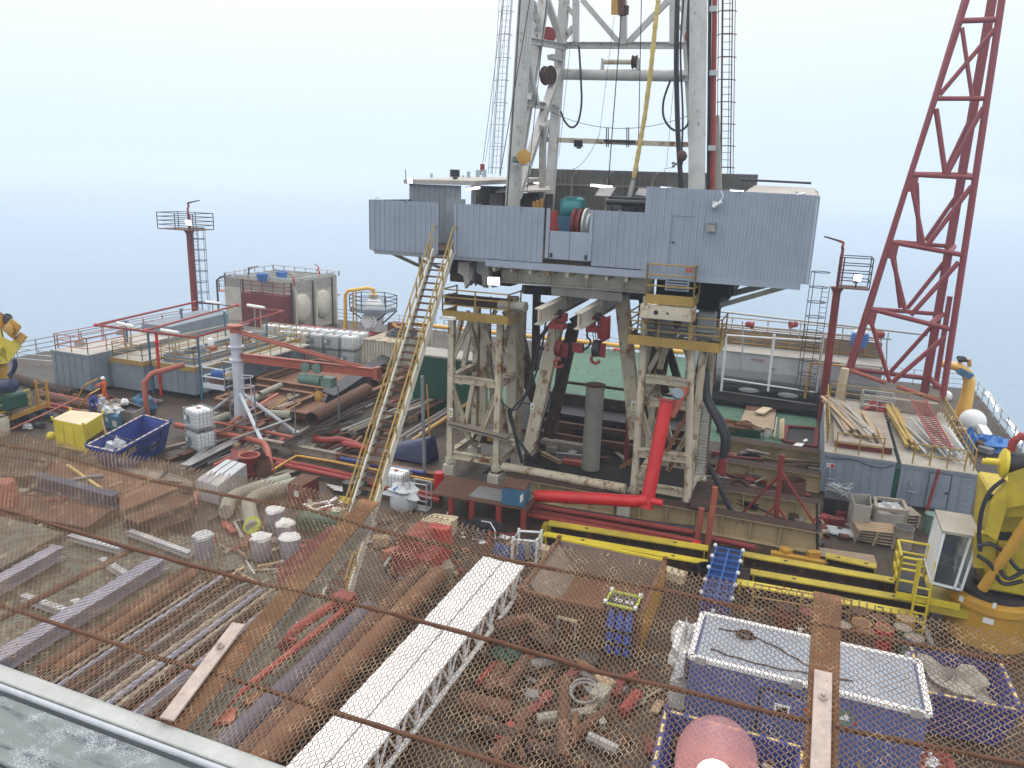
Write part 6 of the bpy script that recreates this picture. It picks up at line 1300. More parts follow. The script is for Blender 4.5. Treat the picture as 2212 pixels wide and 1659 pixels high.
def horn(lab, px, py, Y, yaw, base_py):
    c = PY(px, py, Y); t = thing('deck_siren', lab, 'siren', c); d = V((math.cos(yaw), math.sin(yaw), -.15)).normalized()
    MB().lathe([(.12, -.25), (.2, -.2), (.24, .0), (.2, .05), (.3, .35), (.26, .35)], c, 14, d).build('horn_body', 'red_faded', t, True)
    MB().path([c-d*.2, c-d*.5+V((0, 0, .12)), PY(px-d.x*13, py+20, Y), PY(px-d.x*14-2, base_py, Y)], .05, 8).build('goose_neck', 'galv', t)
horn('red siren on tall goose neck nearest the rusty tower', 1618, 701, 57, .1, 805); horn('red siren on goose neck left of ladder cage', 1716, 701, 60, 3.6, 735); horn('red siren on goose neck right of the red boom', 1903, 723, 60, 3.3, 815)
bt_ = thing('plastic_tub', 'blue tub with white lid on long vessel walkway', 'tub', PY(1855, 742, 60)); c = PY(1855, 745, 60); MB().lathe([(.5, 0), (.62, .5), (.58, .95), (.4, 1.0)], c-V((0, 0, .1)), 16).build('tub_body', 'tarp_blue', bt_, True); MB().lathe([(.5, 0), (.45, .15), (.1, .2)], c+V((0, 0, .9)), 14).build('lid', 'white', bt_, True)
# deck edge rails
def edge_rail(lab, pts, mat='galv', h=1.2): t = thing('deck_railing', lab, 'railing', pts[0], 'deck edge railings'); rails(MB(), pts, h, .04, 2.2, 2).build('rail_frame', mat, t)
edge_rail('grey railing along right sea edge of deck', [(13.5, 30, 0), (13.5, 70.8, 0)]); edge_rail('grey railing along far sea edge behind the green deck', [(-35, 70.8, 0), (13.5, 70.8, 0)])
edge_rail('thin railing along far sea edge behind cream tanks', [(-59.8, 70.6, 0), (-36, 70.8, 0)]); edge_rail('thin railing along left sea edge behind yellow crane', [(-59.8, 36, 0), (-59.8, 46, 0), (-59.8, 60, 0)], 'wood_grey'); edge_rail('crossed thin railing between yellow crane and bare roofed tank', [(-58, 41, 0), (-50, 42.5, 0)], 'galv')
yl = thing('yellow_deck_pipe', 'long yellow pipe along far edge of green deck', 'pipe', (-20, 69, .6)); MB().tube((-38, 68.5, .9), (-10, 69.5, .8), .22, 12).build('pipe', 'yellow_pipe', yl, True); b = MB()
for x in (-36, -30, -24, -18, -12): b.box((x, 69, .3), (.2, .5, .6))
b.build('support', 'tank_top', yl)
lb = thing('lifebuoy', 'orange lifebuoy hanging on far railing behind hoists', 'lifebuoy', PY(1330, 763, 70.6)); MB().torus(PY(1331, 763, 70.6), .42, .1, (0, 1, 0), 20, 8).build('ring', 'orange_cloth', lb, True); MB().box(PY(1331, 763, 70.7), (.2, .05, .3)).build('board', 'green_dark', lb)
hr = thing('hose_reel_stand', 'grey saddle support on green deck behind left tower', 'stand', P(1085, 780)); c = P(1085, 785); b = MB()
for s in (-.5, .5): b.bar(c+V((s, -.3, 0)), c+V((s*.3, 0, 1.1)), .1, .1).bar(c+V((s, .3, 0)), c+V((s*.3, 0, 1.1)), .1, .1)
b.box(c+V((0, 0, 1.15)), (1.3, .7, .12)).build('saddle', 'steel', hr)
# green deck clutter
rmp = thing('wooden_ramp', 'weathered wooden board platform lying on green deck', 'ramp', P(1640, 900)); k = [P(1615, 872, .25), P(1678, 877, .25), P(1671, 927, .15), P(1596, 919, .15)]
MB().plate(k, .15).build('boards', 'ply', rmp); MB().plate([p+V((0, 0, .06)) for p in (k[0], k[1], lerp(k[1], k[2], .3), lerp(k[0], k[3], .3))], .05).build('rust_sheet', 'rust_orange', rmp)
tag(MB().plate([P(1630, 889, .45), P(1650, 893, .45), P(1668, 881, .45), P(1648, 878, .45)], .1).build('plank', 'wood_pale'), 'pale short plank lying on wooden platform on green deck', 'plank')
sc_ = thing('scrap_skip', 'low dark green skip heaped with rusty scrap on green deck', 'skip', P(1593, 938)); c = P(1593, 938); MB().span((c.x-1.3, c.y-.4, .02), (c.x+1.4, c.y+.5, .55)).build('bin', 'green_dark', sc_); MB().blob((c.x, c.y, .55), (1.25, .45, .3), 3, 14, 8, .35).build('scrap_heap', 'rust_orange', sc_)
drum('small white and rust paint bucket on green deck', (1656, 942), 'white', .3, .5, 'rust', name='paint_bucket')
ag = thing('angle_profile', 'red and white steel angle standing beside dark hatch', 'steel angle', P(1680, 948)); MB().bar(P(1672, 948, .1), PY(1678, 905, P(1672, 948).y+.8), .5, .08, (1, 0, 0)).bar(P(1688, 948, .1), PY(1690, 905, P(1688, 948).y+.8), .3, .08, (.3, 1, 0)).build('angle', 'wood_pale', ag)
ht = thing('deck_hatch', 'dark maroon sunken hatch with pale plates inside near plank cabin', 'hatch', P(1730, 945)); k = [P(1700, 923, .02), P(1765, 928, .02), P(1760, 968, .02), P(1692, 955, .02)]
MB().plate(k, .012).build('opening', 'black', ht); b = MB()  # flat black sheet stands for the dark inside of the hatch
for i in range(4): b.bar(k[i], k[(i+1) % 4], .25, .3)
b.build('coaming', 'maroon', ht); MB().plate([P(1706, 965, .3), P(1722, 956, .3), P(1738, 958, .3), P(1728, 968, .3)], .03).plate([P(1734, 951, .3), P(1742, 947, .3), P(1746, 951, .3), P(1738, 954, .3)], .03).build('pale_plate', 'white', ht)
for i in range(8): run('scrap_pipe', 'short scrap pipe in dark heap between far skid beams', 'pipe', ((1585+i*4, 985-i*2), (1620+i*6, 972+i*1.5)), .3+.04*i, .07, ('wood_grey', 'steel', 'rust_dark')[i % 3], 'scrap pipes between skid beams')
# bins and pallets before the cabins
ob = thing('open_bin', 'grey open steel bin in front of the plank cabin', 'bin', P(1858, 1125)); z = 1.5; k = [P(1846, 1089, z), P(1884, 1095, z), P(1880, 1068, z), P(1838, 1066, z)]; g = [V((p.x, p.y, .05)) for p in k]
ct_ = sum(k, V())/4; inn = [lerp(p, V((ct_.x, ct_.y, p.z)), .07) for p in k]; fl = [V((p.x, p.y, .15)) for p in inn]
MB()._add(k+g+inn+fl, [f for i in range(4) for f in ((4+i, 4+(i+1) % 4, (i+1) % 4, i), (8+(i+1) % 4, 8+i, i, (i+1) % 4), (12+(i+1) % 4, 12+i, 8+i, 8+(i+1) % 4))]+[(12, 13, 14, 15)]).build('bin_shell', 'tank_top', ob)
wf = thing('framed_bin', 'wood framed rubbish bin beside open grey bin', 'bin', P(1915, 1120)); k = [P(1890, 1075, 1.2), P(1950, 1082, 1.2), P(1960, 1105, 1.2), P(1893, 1098, 1.2)]; b = MB()
for i in range(4): b.bar(k[i], k[(i+1) % 4], .14, .14).bar(k[i], V((k[i].x, k[i].y, 0)), .1, .1)
b.build('timber_frame', 'wood_grey', wf); g = [V((p.x, p.y, .1)) for p in k]; gg = [V((p.x, p.y, .95)) for p in k]; MB().hexa(g[::-1]+gg[::-1]).build('bin_body', 'tank_top', wf); MB().blob(sum(gg, V())/4+V((0, 0, .05)), (.6, .4, .22), 5, 14, 8, .4).build('rubbish', 'sacking', wf, True)
for i in range(4): pallet(f'wooden pallet {("lowest", "second", "third", "top")[i]} in the stack with green wrap', P(1940, 1140)+V((0, 0, .3+.15*i)), .2+.05*i, 'wood_grey', 1.4, 1.1)
tag(MB().box(P(1940, 1140)+V((0, 0, .15)), (1.3, 1.0, .3), .2).build('green_crate', 'green_dark'), 'dark green crate under the pallet stack', 'crate')
for i in range(14): a = P(1784+i*.8, 1135+i*1.3, .08+.05*(i % 3)); tag(MB().tube(a, a+V((2.4+.1*(i % 4), .1, 0)), .05, 7).build('scaffold_tube', 'galv' if i % 3 else 'wood_grey'), 'grey tube in neat bundle before open grey bin', 'tube', 'neat tube bundle')
b = P(1786, 1105); dk = thing('mesh_bin', 'dark bin full of tangled wire left of open grey bin', 'bin', b); MB().span((b.x-.2, b.y-.5, 0), (b.x+1.0, b.y+.6, .9)).build('bin_body', 'black', dk); rr_ = random.Random(3)
for i in range(1): MB().path([(b.x+.4+.7*rr_.uniform(-1, 1), b.y+.6*rr_.uniform(-1, 1), .95+.6*rr_.random()) for _ in range(26)], .018, 5).build('wire_tangle', 'galv', dk)
for i in range(5): pallet(f'low wooden pallet, {("lowest", "second", "third", "fourth", "top")[i]} of stack beside yellow crane ladder', P(1885, 1168)+V((0, 0, .14*i)), .05*i, 'wood_grey' if i % 2 else 'wood', 1.7, 1.1)
dm = drum('green steel drum behind glass crane cab', (2008, 1150), 'green_valve', .34, .95); drum('brown beige open drum left of yellow crane ladder', (1946, 1182), 'wood_grey', .42, 1.0, 'black')
post = P(1766, 1195); tag(MB().tube(post, PY(1765, 1085, post.y), .06, 8).build('upright_pole', 'dark_steel'), 'dark upright pole at end of cream skid beam', 'pole')
# yellow beams
def ybeam(lab, a, c, z, w=.46, h=.42, lug=False, mat='yellow'):
    p, q = P(*a, z), P(*c, z); t = thing('yellow_beam', lab, 'steel beam', p, 'yellow steel beams'); MB().bar(p+V((0, 0, h/2-.03)), q+V((0, 0, h/2-.03)), w, .06).build('top_flange', mat, t); MB().bar(p-V((0, 0, .05)), q-V((0, 0, .05)), .06, h-.16).bar(p-V((0, 0, h/2-.03)), q-V((0, 0, h/2-.03)), w, .05).build('shaded_web', 'rust_dark', t); d = (q-p).normalized(); b = MB(); s = d.cross(V((0, 0, 1)))  # web and lower flange coloured dark as painted shadow below the yellow top
    for f in (.25, .8): b.box(lerp(p, q, f)+V((0, 0, h/2+.008)), (.14, .1, .012))
    b.build('stencil_mark', 'dark_steel', t)
    for f in (.02, .98): MB().bar(lerp(p, q, f)-s*.5*w, lerp(p, q, f)+s*.5*w, .05, h-.12).build('end_plate', mat, t)
    if lug: MB().lathe([(.06, -.05), (.16, -.05), (.16, .05), (.06, .05)], p-d*.1+s*.1, 12, s).lathe([(.06, -.05), (.16, -.05), (.16, .05), (.06, .05)], p-d*.12-s*.12, 12, s).build('lug', mat, t)
    return t
ybeam('weathered yellow beam with lug ends behind brown basket', (1184, 1138), (1529, 1194), .5, .5, .45, True); ybeam('yellow beam with ring end touching brown basket back', (1174, 1163), (1527, 1226), .4, .4, .5, True, 'yellow_bright')
ybeam('long yellow beam farthest row right of blue rack', (1598, 1206), (2010, 1280), .55, .45, .5); ybeam('long yellow beam middle row right of blue rack', (1620, 1246), (2012, 1315), .5, .45, .5); ybeam('long yellow beam nearest row right of blue rack', (1590, 1268), (1980, 1340), .45, .45, .5, False, 'yellow_bright')
ybeam('short yellow beam before low pallets', (1783, 1207), (1892, 1230), .35, .5, .35); pallet('yellow brown pallet of short timbers behind short yellow beam', P(1820, 1205), .1, 'ply', 2.6, .9)
yk = thing('yellow_bracket', 'crumpled yellow bracket lying before cream skid beam', 'bracket', P(1725, 1215)); c = P(1728, 1212); MB().bar(c-V((1.2, .1, -.15)), c+V((1.1, -.1, .15)), .3, .2).box(c+V((.5, .2, .3)), (.5, .3, .35), .4).box(c+V((-.6, .1, .28)), (.4, .4, .25), .8).build('bracket', 'amber', yk)
# right pedestal crane
pc = thing('pedestal_crane', 'yellow deck crane on amber pedestal beside glass cab', 'crane', (7.4, 29.3, 0)); cx, cy = 7.45, 29.35; zt = 1.75
MB().lathe([(1.35, 0), (1.35, zt-.35), (1.5, zt-.33), (1.5, zt-.05), (1.42, zt)], (cx, cy, 0), 36).build('pedestal', 'amber', pc, True); MB().lathe([(1.2, 0), (1.2, .2), (.7, .2), (.7, .35)], (cx, cy, zt), 30).build('slew_ring', 'dark_steel', pc)
for px, py, w, h in ((2046, 1300, .16, .2), (2134, 1345, .32, .2), (2148, 1307, .1, .2)):
    c = PY(px, py, 27.9); v = V((c.x-cx, 27.9-cy, 0)).normalized(); s = v.cross(V((0, 0, 1))); q = V((cx, cy, c.z))+v*(1.36 if py > 1320 else 1.52); MB().bar(q-s*w/2, q+s*w/2, .02, h).build('plate_label', 'white', pc)
MB().hexa([V(q) for q in ((6.9, 28.4, 2.1), (8.8, 28.4, 2.1), (8.8, 31.0, 2.1), (6.9, 31.0, 2.1), (6.7, 28.4, 5.4), (9.0, 28.4, 5.4), (9.0, 31.5, 5.4), (6.7, 31.5, 5.4))]).build('house', 'yellow', pc, bevel=.08)
MB().hexa([PY(*q, Y) for Y in (27.9, 29.5) for q in ((2140, 1120), (2300, 1110), (2300, 1060), (2164, 1088))]).build('side_panel', 'yellow', pc)
MB().hexa([PY(*q, Y) for Y in (27.6, 29.9) for q in ((2168, 1100), (2290, 1075), (2290, 985), (2178, 1022))]).build('boom_foot', 'yellow', pc)
MB().plate([PY(2124, 1145, 27.8), PY(2135, 1080, 27.8), PY(2172, 1035, 27.8), PY(2168, 1100, 27.8), PY(2150, 1160, 27.8)], .3).build('cheek_plate', 'yellow', pc); MB().bar(PY(2140, 1145, 27.85), PY(2142, 1172, 27.85), .34, .1, (0, 1, 0)).bar(PY(2170, 1150, 27.85), PY(2172, 1180, 27.85), .4, .1, (0, 1, 0)).bar(PY(2140, 1068, 27.75), PY(2142, 1082, 27.75), .2, .1, (0, 1, 0)).each('recess_shade', 'black', pc); b = MB()  # black bars put the shade of recesses onto the yellow house
for q in ((2118, 1148), (2140, 1155), (2165, 1165)): b.bar(PY(q[0], q[1], 27.9), PY(q[0]-4, q[1]+75, 27.9), .3, .3, (0, 1, 0))
b.build('leg_plate', 'yellow', pc); MB().tube(PY(2122, 1272, 27.7), PY(2250, 1085, 27.2), .17, 14).build('luffing_ram', 'amber', pc, True)
MB().tube(PY(2178, 1001, 28.2), PY(2290, 1001, 28.2), .34, 20).build('winch_drum', 'dark_steel', pc, True); MB().lathe([(.1, -.5), (.12, -.1), (.35, -.08), (.5, 0), (.5, .1), (.1, .12)], PY(2166, 1000, 28.2), 22, (1, 0, 0)).build('drum_flange', 'yellow_bright', pc, True)
MB().tube(PY(2122, 996, 28.2), PY(2160, 1000, 28.2), .09, 10).build('drum_shaft', 'yellow_bright', pc); MB().path([PY(2183, 975, 28.2), PY(2188, 955, 28.2), PY(2205, 942, 28.2), PY(2240, 950, 28.2)], .13, 10).build('red_elbow', 'red_faded', pc, True)
MB().span((5.3, 28.3, .9), (9.5, 30.6, 1.25)).build('base_frame', 'yellow', pc)
for i, pts in enumerate((((2170, 1035), (2140, 1060), (2122, 1100), (2115, 1150), (2118, 1190)), ((2110, 1180), (2140, 1175), (2170, 1195), (2200, 1230), (2240, 1245)), ((2112, 1200), (2140, 1220), (2165, 1260), (2210, 1255)), ((2160, 1230), (2180, 1250), (2230, 1225), (2260, 1240)))): hose('crane_hose', ['black hose strapped down edge of yellow crane', 'black hose arching under yellow crane house', 'black hose hanging above amber pedestal', 'thin hose behind amber ram'][i], pts, 27.6-.05*i, .07)
cb_ = thing('crane_cab', 'glass fronted crane cab with white frame beside yellow crane', 'crane cab', (5.9, 29, 1.2)); F0, F1, F2, F3 = PY(2012, 1258, 28.2), PY(2076, 1274, 28.2), PY(2111, 1161, 28.2), PY(2047, 1149, 28.2)
F3 = V((F0.x+.1, 28.2, F3.z)); F2 = V((F1.x+.2, 28.2, F3.z)); dp = V((.0, 1.9, 0)); bk = [p+dp for p in (F0, F1, F2, F3)]
MB().plate([F3+V((-.08, -.08, .05)), F2+V((.08, -.08, .05)), bk[2]+V((.08, 0, .05)), bk[3]+V((-.08, 0, .05))], .1).build('cab_roof', 'roof_dirty', cb_); b = MB()
for p, q in ((F0, F1), (F1, F2), (F2, F3), (F3, F0), (F0, bk[0]), (F3, bk[3]), (bk[0], bk[3]), (F1, bk[1]), (F2, bk[2]), (bk[1], bk[2]), (lerp(F0, F1, .78), lerp(F3, F2, .78))): b.bar(p, q, .08, .08, (0, 1, 0) if abs((q-p).y) < .1 else (0, 0, 1))
b.build('cab_frame', 'white', cb_); MB().hexa([bk[0], bk[1], bk[1]+V((0, .05, 0)), bk[0]+V((0, .05, 0)), bk[3], bk[2], bk[2]+V((0, .05, 0)), bk[3]+V((0, .05, 0))]).build('rear_panel', 'tank_grey', cb_); MB().plate([F0, F1, bk[1], bk[0]], .1).build('cab_floor', 'black', cb_)
MB().bar(lerp(F0, bk[0], .55)+V((0, 0, .05)), lerp(F3, bk[3], .55), .04, 1.6, (0, 1, 0)).build('side_door', 'white', cb_); s_ = lerp(F0, F1, .5)+V((0, .9, 0)); MB().box(s_+V((0, 0, .55)), (.55, .5, .14)).box(s_+V((0, .26, 1.05)), (.55, .12, .9)).build('seat', 'black', cb_, bevel=.05); MB().box(s_+V((.4, -.5, .6)), (.2, .3, .9)).build('console', 'tank_grey', cb_)
gm = bpy.data.materials.new('cab_glass'); gm.use_nodes = True; gb = gm.node_tree.nodes['Principled BSDF']; gb.inputs['Transmission Weight'].default_value = .95; gb.inputs['Roughness'].default_value = .03; gb.inputs['Base Color'].default_value = (.75, .82, .85, 1); MATS['cab_glass'] = gm
MB().plate([p+V((0, -.01, 0)) for p in (F0, F1, F2, F3)], .008).build('front_glass', 'cab_glass', cb_)
lp_ = thing('cab_access_platform', 'bright yellow railed platform with ladder beside crane cab', 'platform', (4.9, 29.3, 0)); x0, x1, y0, y1, z0 = 4.25, 5.3, 28.3, 29.8, 1.45
MB().span((x0, y0, z0), (x1, y1, z0+.06)).build('floor', 'dark_steel', lp_); rails(MB(), [(x1, y1, z0), (x0, y1, z0), (x0, y0, z0), (x0+.55, y0, z0)], 1.35, .045, 1.0, 2).build('railing', 'yellow_bright', lp_); b = MB()
for i in range(6): b.tube((x0+.6, y0-.1, .15+.33*i), (x1, y0-.1, .15+.33*i), .035, 6)
b.tube((x0+.6, y0-.1, 0), (x0+.6, y0-.1, 2.9), .045).tube((x1, y0-.1, 0), (x1, y0-.1, 2.9), .045).build('ladder', 'yellow_bright', lp_); MB().span((x0, y0-.05, z0-.25), (x1+1, y0, z0)).build('toe_board', 'yellow_bright', lp_)
# far right corner
ye = thing('yellow_loading_pipe', 'big yellow bent pipe with blue valve at right deck corner', 'pipe', P(2085, 880)); Yp = 60; q = [PY(2080, 884, Yp), PY(2088, 860, Yp), PY(2094, 825, Yp), PY(2088, 805, Yp), PY(2072, 793, Yp), PY(2040, 786, Yp+1)]
q[0].z = 0; MB().path(q, [.55, .42, .38, .36, .3, .28], 18).build('pipe', 'yellow_pipe', ye, True); MB().lathe([(.6, 0), (.75, .05), (.75, .15), (.45, .2)], q[0], 20).build('base_flange', 'tank_top', ye); MB().lathe([(.35, -.25), (.55, -.2), (.55, .2), (.35, .25)], PY(2084, 806, Yp-.1), 14, (.4, 0, 1)).build('valve', 'blue_box', ye)
MB().tube(PY(2076, 795, Yp), PY(2073, 780, Yp), .12).tube(PY(2095, 792, Yp), PY(2093, 776, Yp), .14).build('valve_stem', 'amber', ye); MB().blob(PY(2078, 776, Yp), (.35, .25, .2), 3).build('handwheel', 'dark_steel', ye)
for px, py, r, lab in ((2098, 918, .85, 'white round dome float beside scaffold cabin'), (2042, 855, .45, 'small white dome near yellow bent pipe')): c = P(px, py+8, 0); tag(MB().blob(c+V((0, 0, r*.6)), (r, r, r), 2, 20, 14, .01).build('white_dome', 'white_clean', None, True), lab, 'dome')
bt2 = thing('blue_tarpaulin', 'crumpled bright blue tarpaulin at right deck edge', 'tarpaulin', P(2130, 975)); c = P(2135, 972); MB().blob(c+V((0, 0, .35)), (1.2, .7, .5), 9, 20, 12, .35).build('tarp_heap', 'tarp_blue', bt2, True); MB().blob(c+V((-1.2, -.4, .2)), (.4, .4, .9), 4, 12, 10, .3).build('hanging_fold', 'tarp_blue', bt2, True)
for i in range(7): c = P(2075+i*9, 930+i*7, .3); tag(MB().box(c, (.8, .5, .4+.1*(i % 3)), .4*i).build('deck_gear', ('tank_top', 'rust', 'steel', 'rust_dark')[i % 4], bevel=.04), f'{("beige", "rusty", "grey", "dark")[i % 4]} gear box number {i+1} along right deck walkway from yellow pipe', 'gear', 'gear along right deck walkway')
c = P(2120, 925, .4); tag(MB().bar(c, P(2136, 950, .4), .5, .5).build('white_channel', 'white'), 'white channel lying beside white dome float', 'channel')
for i, (a, d_) in enumerate((((2132, 848), (2155, 887)), ((2178, 908), (2206, 955)))):
    t = thing('floodlight_tube', ['farther', 'nearer'][i]+' long lit tube lamp over sea at right deck edge', 'lamp', PX(*a, 14.4)); p0, p1 = PX(*a, 14.4), PX(*d_, 14.4); MB().tube(p0, p1, .09, 8).build('tube', 'tube_white', t, True); MB().bar(p0+V((.12, 0, .08)), p1+V((.12, 0, .08)), .18, .06).build('housing', 'galv', t); MB().tube(lerp(p0, p1, .5)+V((.1, 0, 0)), (13.5, lerp(p0, p1, .5).y, .6), .05).build('arm', 'galv', t)
# ================================================================ LEFT FRONT: CRANE, PEOPLE, CRATES
def yq(name, quad, Y0, Y1, mat, root, bev=.05): return MB().hexa([PY(*q, Y) for Y in (Y0, Y1) for q in quad]).build(name, mat, root, bevel=bev)
lc = thing('pedestal_crane', 'yellow crane head on amber column at left edge of deck', 'crane', P(0, 935)); YC = 29.5
yq('crane_house', ((-60, 800), (20, 785), (48, 750), (44, 722), (0, 700), (-60, 690)), YC, YC+2.2, 'yellow_bright', lc); yq('upper_box', ((0, 708), (30, 735), (48, 704), (25, 687), (-5, 672)), YC-.3, YC+1.6, 'amber', lc); yq('side_box', ((30, 733), (47, 744), (61, 727), (44, 716)), YC-.2, YC+1.2, 'amber', lc)
MB().lathe([(.3, 0), (.34, .05), (.34, .1), (.3, .12)], PY(23, 712, YC-.35), 22, (0, -1, 0)).build('round_cover', 'amber', lc, True)
b = PY(-30, 800, YC+.6); MB().tube((b.x, YC+.6, 0), (b.x, YC+.6, b.z+.2), 1.1, 24).build('column', 'amber', lc, True)
MB().tube(PY(-5, 693, YC+.3), PY(17, 688, YC+.3), .3, 14).build('sheave_guard', 'dark_steel', lc, True)
MB().path([PY(-20, 660, YC), PY(10, 682, YC), PY(28, 690, YC)], .03, 6).build('stay_wire', 'dark_steel', lc)
hose('crane_hose', 'navy hoses hanging off left yellow crane head', ((31, 777), (32, 790), (28, 802), (20, 810)), YC-.2, .13, 'tarp_navy')
dt = thing('blue_tank', 'dark blue cylinder tank below left yellow crane', 'tank', P(15, 900)); a = PY(-40, 838, 29); c = PY(33, 832, 29); MB().lathe([(.05, 0), (.35, .12), (.42, .3), (.42, 2.3), (.35, 2.5)], c, 22, (a-c).normalized()).build('shell', 'tarp_navy', dt, True)
MB().box(PY(10, 862, 29.6), (2.2, 1.4, .9)).build('green_engine', 'green_dark', dt, bevel=.1)
pl = thing('crane_platform', 'yellow railed walkway around left crane', 'platform', P(60, 890)); z0 = .9
k = [P(-30, 915, z0), P(22, 903, z0), P(103, 873, z0), P(78, 852, z0), P(-30, 880, z0)]
MB().plate(k, .06).build('floor', 'rust_dark', pl); b = MB().bar(k[0], k[1], .06, .3).bar(k[1], k[2], .06, .3); b.build('toe_board', 'amber', pl); rails(MB(), [k[0], k[1], lerp(k[1], k[2], .55)], 1.3, .05, 1.2, 2).build('railing', 'yellow', pl); b = MB(); q = lerp(k[1], k[2], .75)
b.bar(q, q+V((0, 0, 1.7)), .12, .12).bar(q+V((.5, .3, 0)), q+V((.5, .3, 1.7)), .12, .12)
for i in range(4): b.bar(q+V((0, 0, .3+.4*i)), q+V((.5, .3, .5+.4*i)), .06, .06)
b.build('lattice_post', 'amber', pl)
for i, pts in enumerate((((159, 878, .1), (181, 833, 1.6), (212, 818, 2.0)), ((168, 884, .1), (193, 852, 1.4), (215, 840, 1.5)))): run('stair_handrail', ['farther', 'nearer'][i]+' thin amber stair handrail near blue clothed worker', 'handrail', pts, 1, .05, 'amber')
run('pink_rope', 'pale pink rope stretched from handrail to net corner', 'rope', ((24, 927, .9), (95, 895, .9), (168, 860, 1.0)), .9, .05, 'salmon')
for i, (pts, m, r) in enumerate((((((80, 850), (160, 872), (215, 885))), 'rust', .3), ((((30, 815), (95, 835), (160, 850))), 'rust_dark', .35), ((((100, 870), (190, 893), (215, 900))), 'red_faded', .12), ((((90, 845), (170, 862), (200, 868))), 'salmon', .08))): run('deck_pipe', ['rusty brown pipe running from left crane to worker', 'dark pipe behind left crane walkway', 'faded red thin pipe near yellow power pack', 'thin pale red pipe before bare roofed tank'][i], 'pipe', pts, .3, r, m)
rn = random.Random(31)
for i in range(14): c = P(60+rn.uniform(-35, 60), 905+rn.uniform(-18, 22), .05); tag(MB().blob(c+V((0, 0, .12)), (rn.uniform(.15, .45), rn.uniform(.15, .3), .18), i, 9, 6, .3).build('deck_litter', rn.choice(['dark_steel', 'rust', 'sacking', 'tarp_navy', 'steel'])), 'small dark litter lump on deck left of yellow power pack', 'litter', 'litter lumps by left crane')
wb_ = thing('white_barrel', 'white rusty barrel at left picture edge below crane', 'barrel', P(5, 935)); c = P(2, 940); MB().lathe([(.4, 0), (.5, .3), (.5, .9), (.4, 1.2)], c, 18).build('barrel_body', 'off_white', wb_, True); MB().torus(c+V((0, 0, 1.2)), .4, .05).build('rim', 'rust', wb_)
# people
def skinned(name, pts, edges, rr, mat, parent):
    me = bpy.data.meshes.new(name); o = ORG[parent.name]; me.from_pydata([tuple(V(p)-o) for p in pts], edges, []); ob = bpy.data.objects.new(name, me); COL.objects.link(ob); ob.parent = parent; ORG[ob.name] = o
    bpy.context.view_layer.objects.active = ob; sk_ = ob.modifiers.new('s', 'SKIN'); sk_.use_smooth_shade = True
    for i, r in enumerate(rr): me.skin_vertices[0].data[i].radius = (r if isinstance(r, tuple) else (r, r))
    me.skin_vertices[0].data[0].use_root = True; sb = ob.modifiers.new('u', 'SUBSURF'); sb.levels = sb.render_levels = 2; me.materials.append(MATS[mat]); return ob
def person(lab, base, yaw, pose, cloth, hat):
    t = thing('person', lab, 'person', base); R = Matrix.Rotation(yaw, 3, 'Z'); g = lambda p: V(base)+R @ V(p)
    J = pose; names = list(J); idx = {n: i for i, n in enumerate(names)}; E = [('pelvis', 'waist'), ('waist', 'chest'), ('chest', 'neck')]
    for s in 'lr': E += [('pelvis', 'hip'+s), ('hip'+s, 'knee'+s), ('knee'+s, 'ankle'+s), ('ankle'+s, 'toe'+s), ('chest', 'sho'+s), ('sho'+s, 'elb'+s), ('elb'+s, 'wri'+s)]
    rad_ = dict(pelvis=(.16, .12), waist=(.15, .11), chest=(.18, .12), neck=.06, hipl=.1, hipr=.1, kneel=.075, kneer=.075, anklel=.06, ankler=.06, toel=.05, toer=.05, shol=.075, shor=.075, elbl=.055, elbr=.055, wril=.042, wrir=.042)
    skinned('body', [g(J[n]) for n in names], [(idx[a], idx[c]) for a, c in E], [rad_[n] for n in names], cloth, t)
    n = g(J['neck']); d = (R @ (V(J['neck'])-V(J['chest']))).normalized(); hc = n+d*.15; f = R @ V(J.get('_face', (0, -1, 0))) if False else R @ V((0, -1, 0)); sd = f.cross(V((0, 0, 1)))
    h = MB().blob(hc, (.078, .095, .115), 1, 14, 10, .0).build('head', 'skin', t, True)
    MB().blob(hc+f*.1-V((0, 0, .01)), (.015, .022, .03), 1, 8, 6, 0).build('nose', 'skin', h, True)
    for s in (-1, 1): MB().blob(hc+f*.083+sd*.032*s+V((0, 0, .015)), (.012, .01, .008), 1, 8, 6, 0).build('eye', 'black', h); MB().blob(hc+sd*.08*s, (.012, .02, .03), 1, 8, 6, 0).build('ear', 'skin', h)
    MB().blob(hc+f*.088-V((0, 0, .045)), (.025, .01, .007), 1, 8, 6, 0).build('mouth', 'red_faded', h)
    MB().lathe([(.15, -.005), (.125, .0), (.125, .05), (.1, .11), (.04, .135), (.0, .14)], hc+d*.035, 18, d).bar(hc+d*.035+f*.1, hc+d*.03+f*.17, .14, .012).build('helmet' if hat == 'helmet' else 'hood', hat, t, True)
    for s in 'lr':
        w = g(J['wri'+s]); dd = (w-g(J['elb'+s])).normalized(); up_ = V((0, 0, 1)) if abs(dd.z) < .8 else f; ax = dd.cross(up_).normalized(); nn_ = ax.cross(dd); b = MB().bar(w, w+dd*.09, .075, .028, nn_)
        for k_, L in enumerate((.065, .078, .072, .055)): p = w+dd*.085+ax*(-.029+.0195*k_); b.path([p, p+dd*L*.5-nn_*.008, p+dd*L*.9-nn_*.03], [.0095, .009, .007], 6)
        b.path([w+dd*.025+ax*.035, w+dd*.06+ax*.062, w+dd*.095+ax*.062-nn_*.015], [.012, .011, .009], 6).build('hand', 'skin', t, True)
    return t
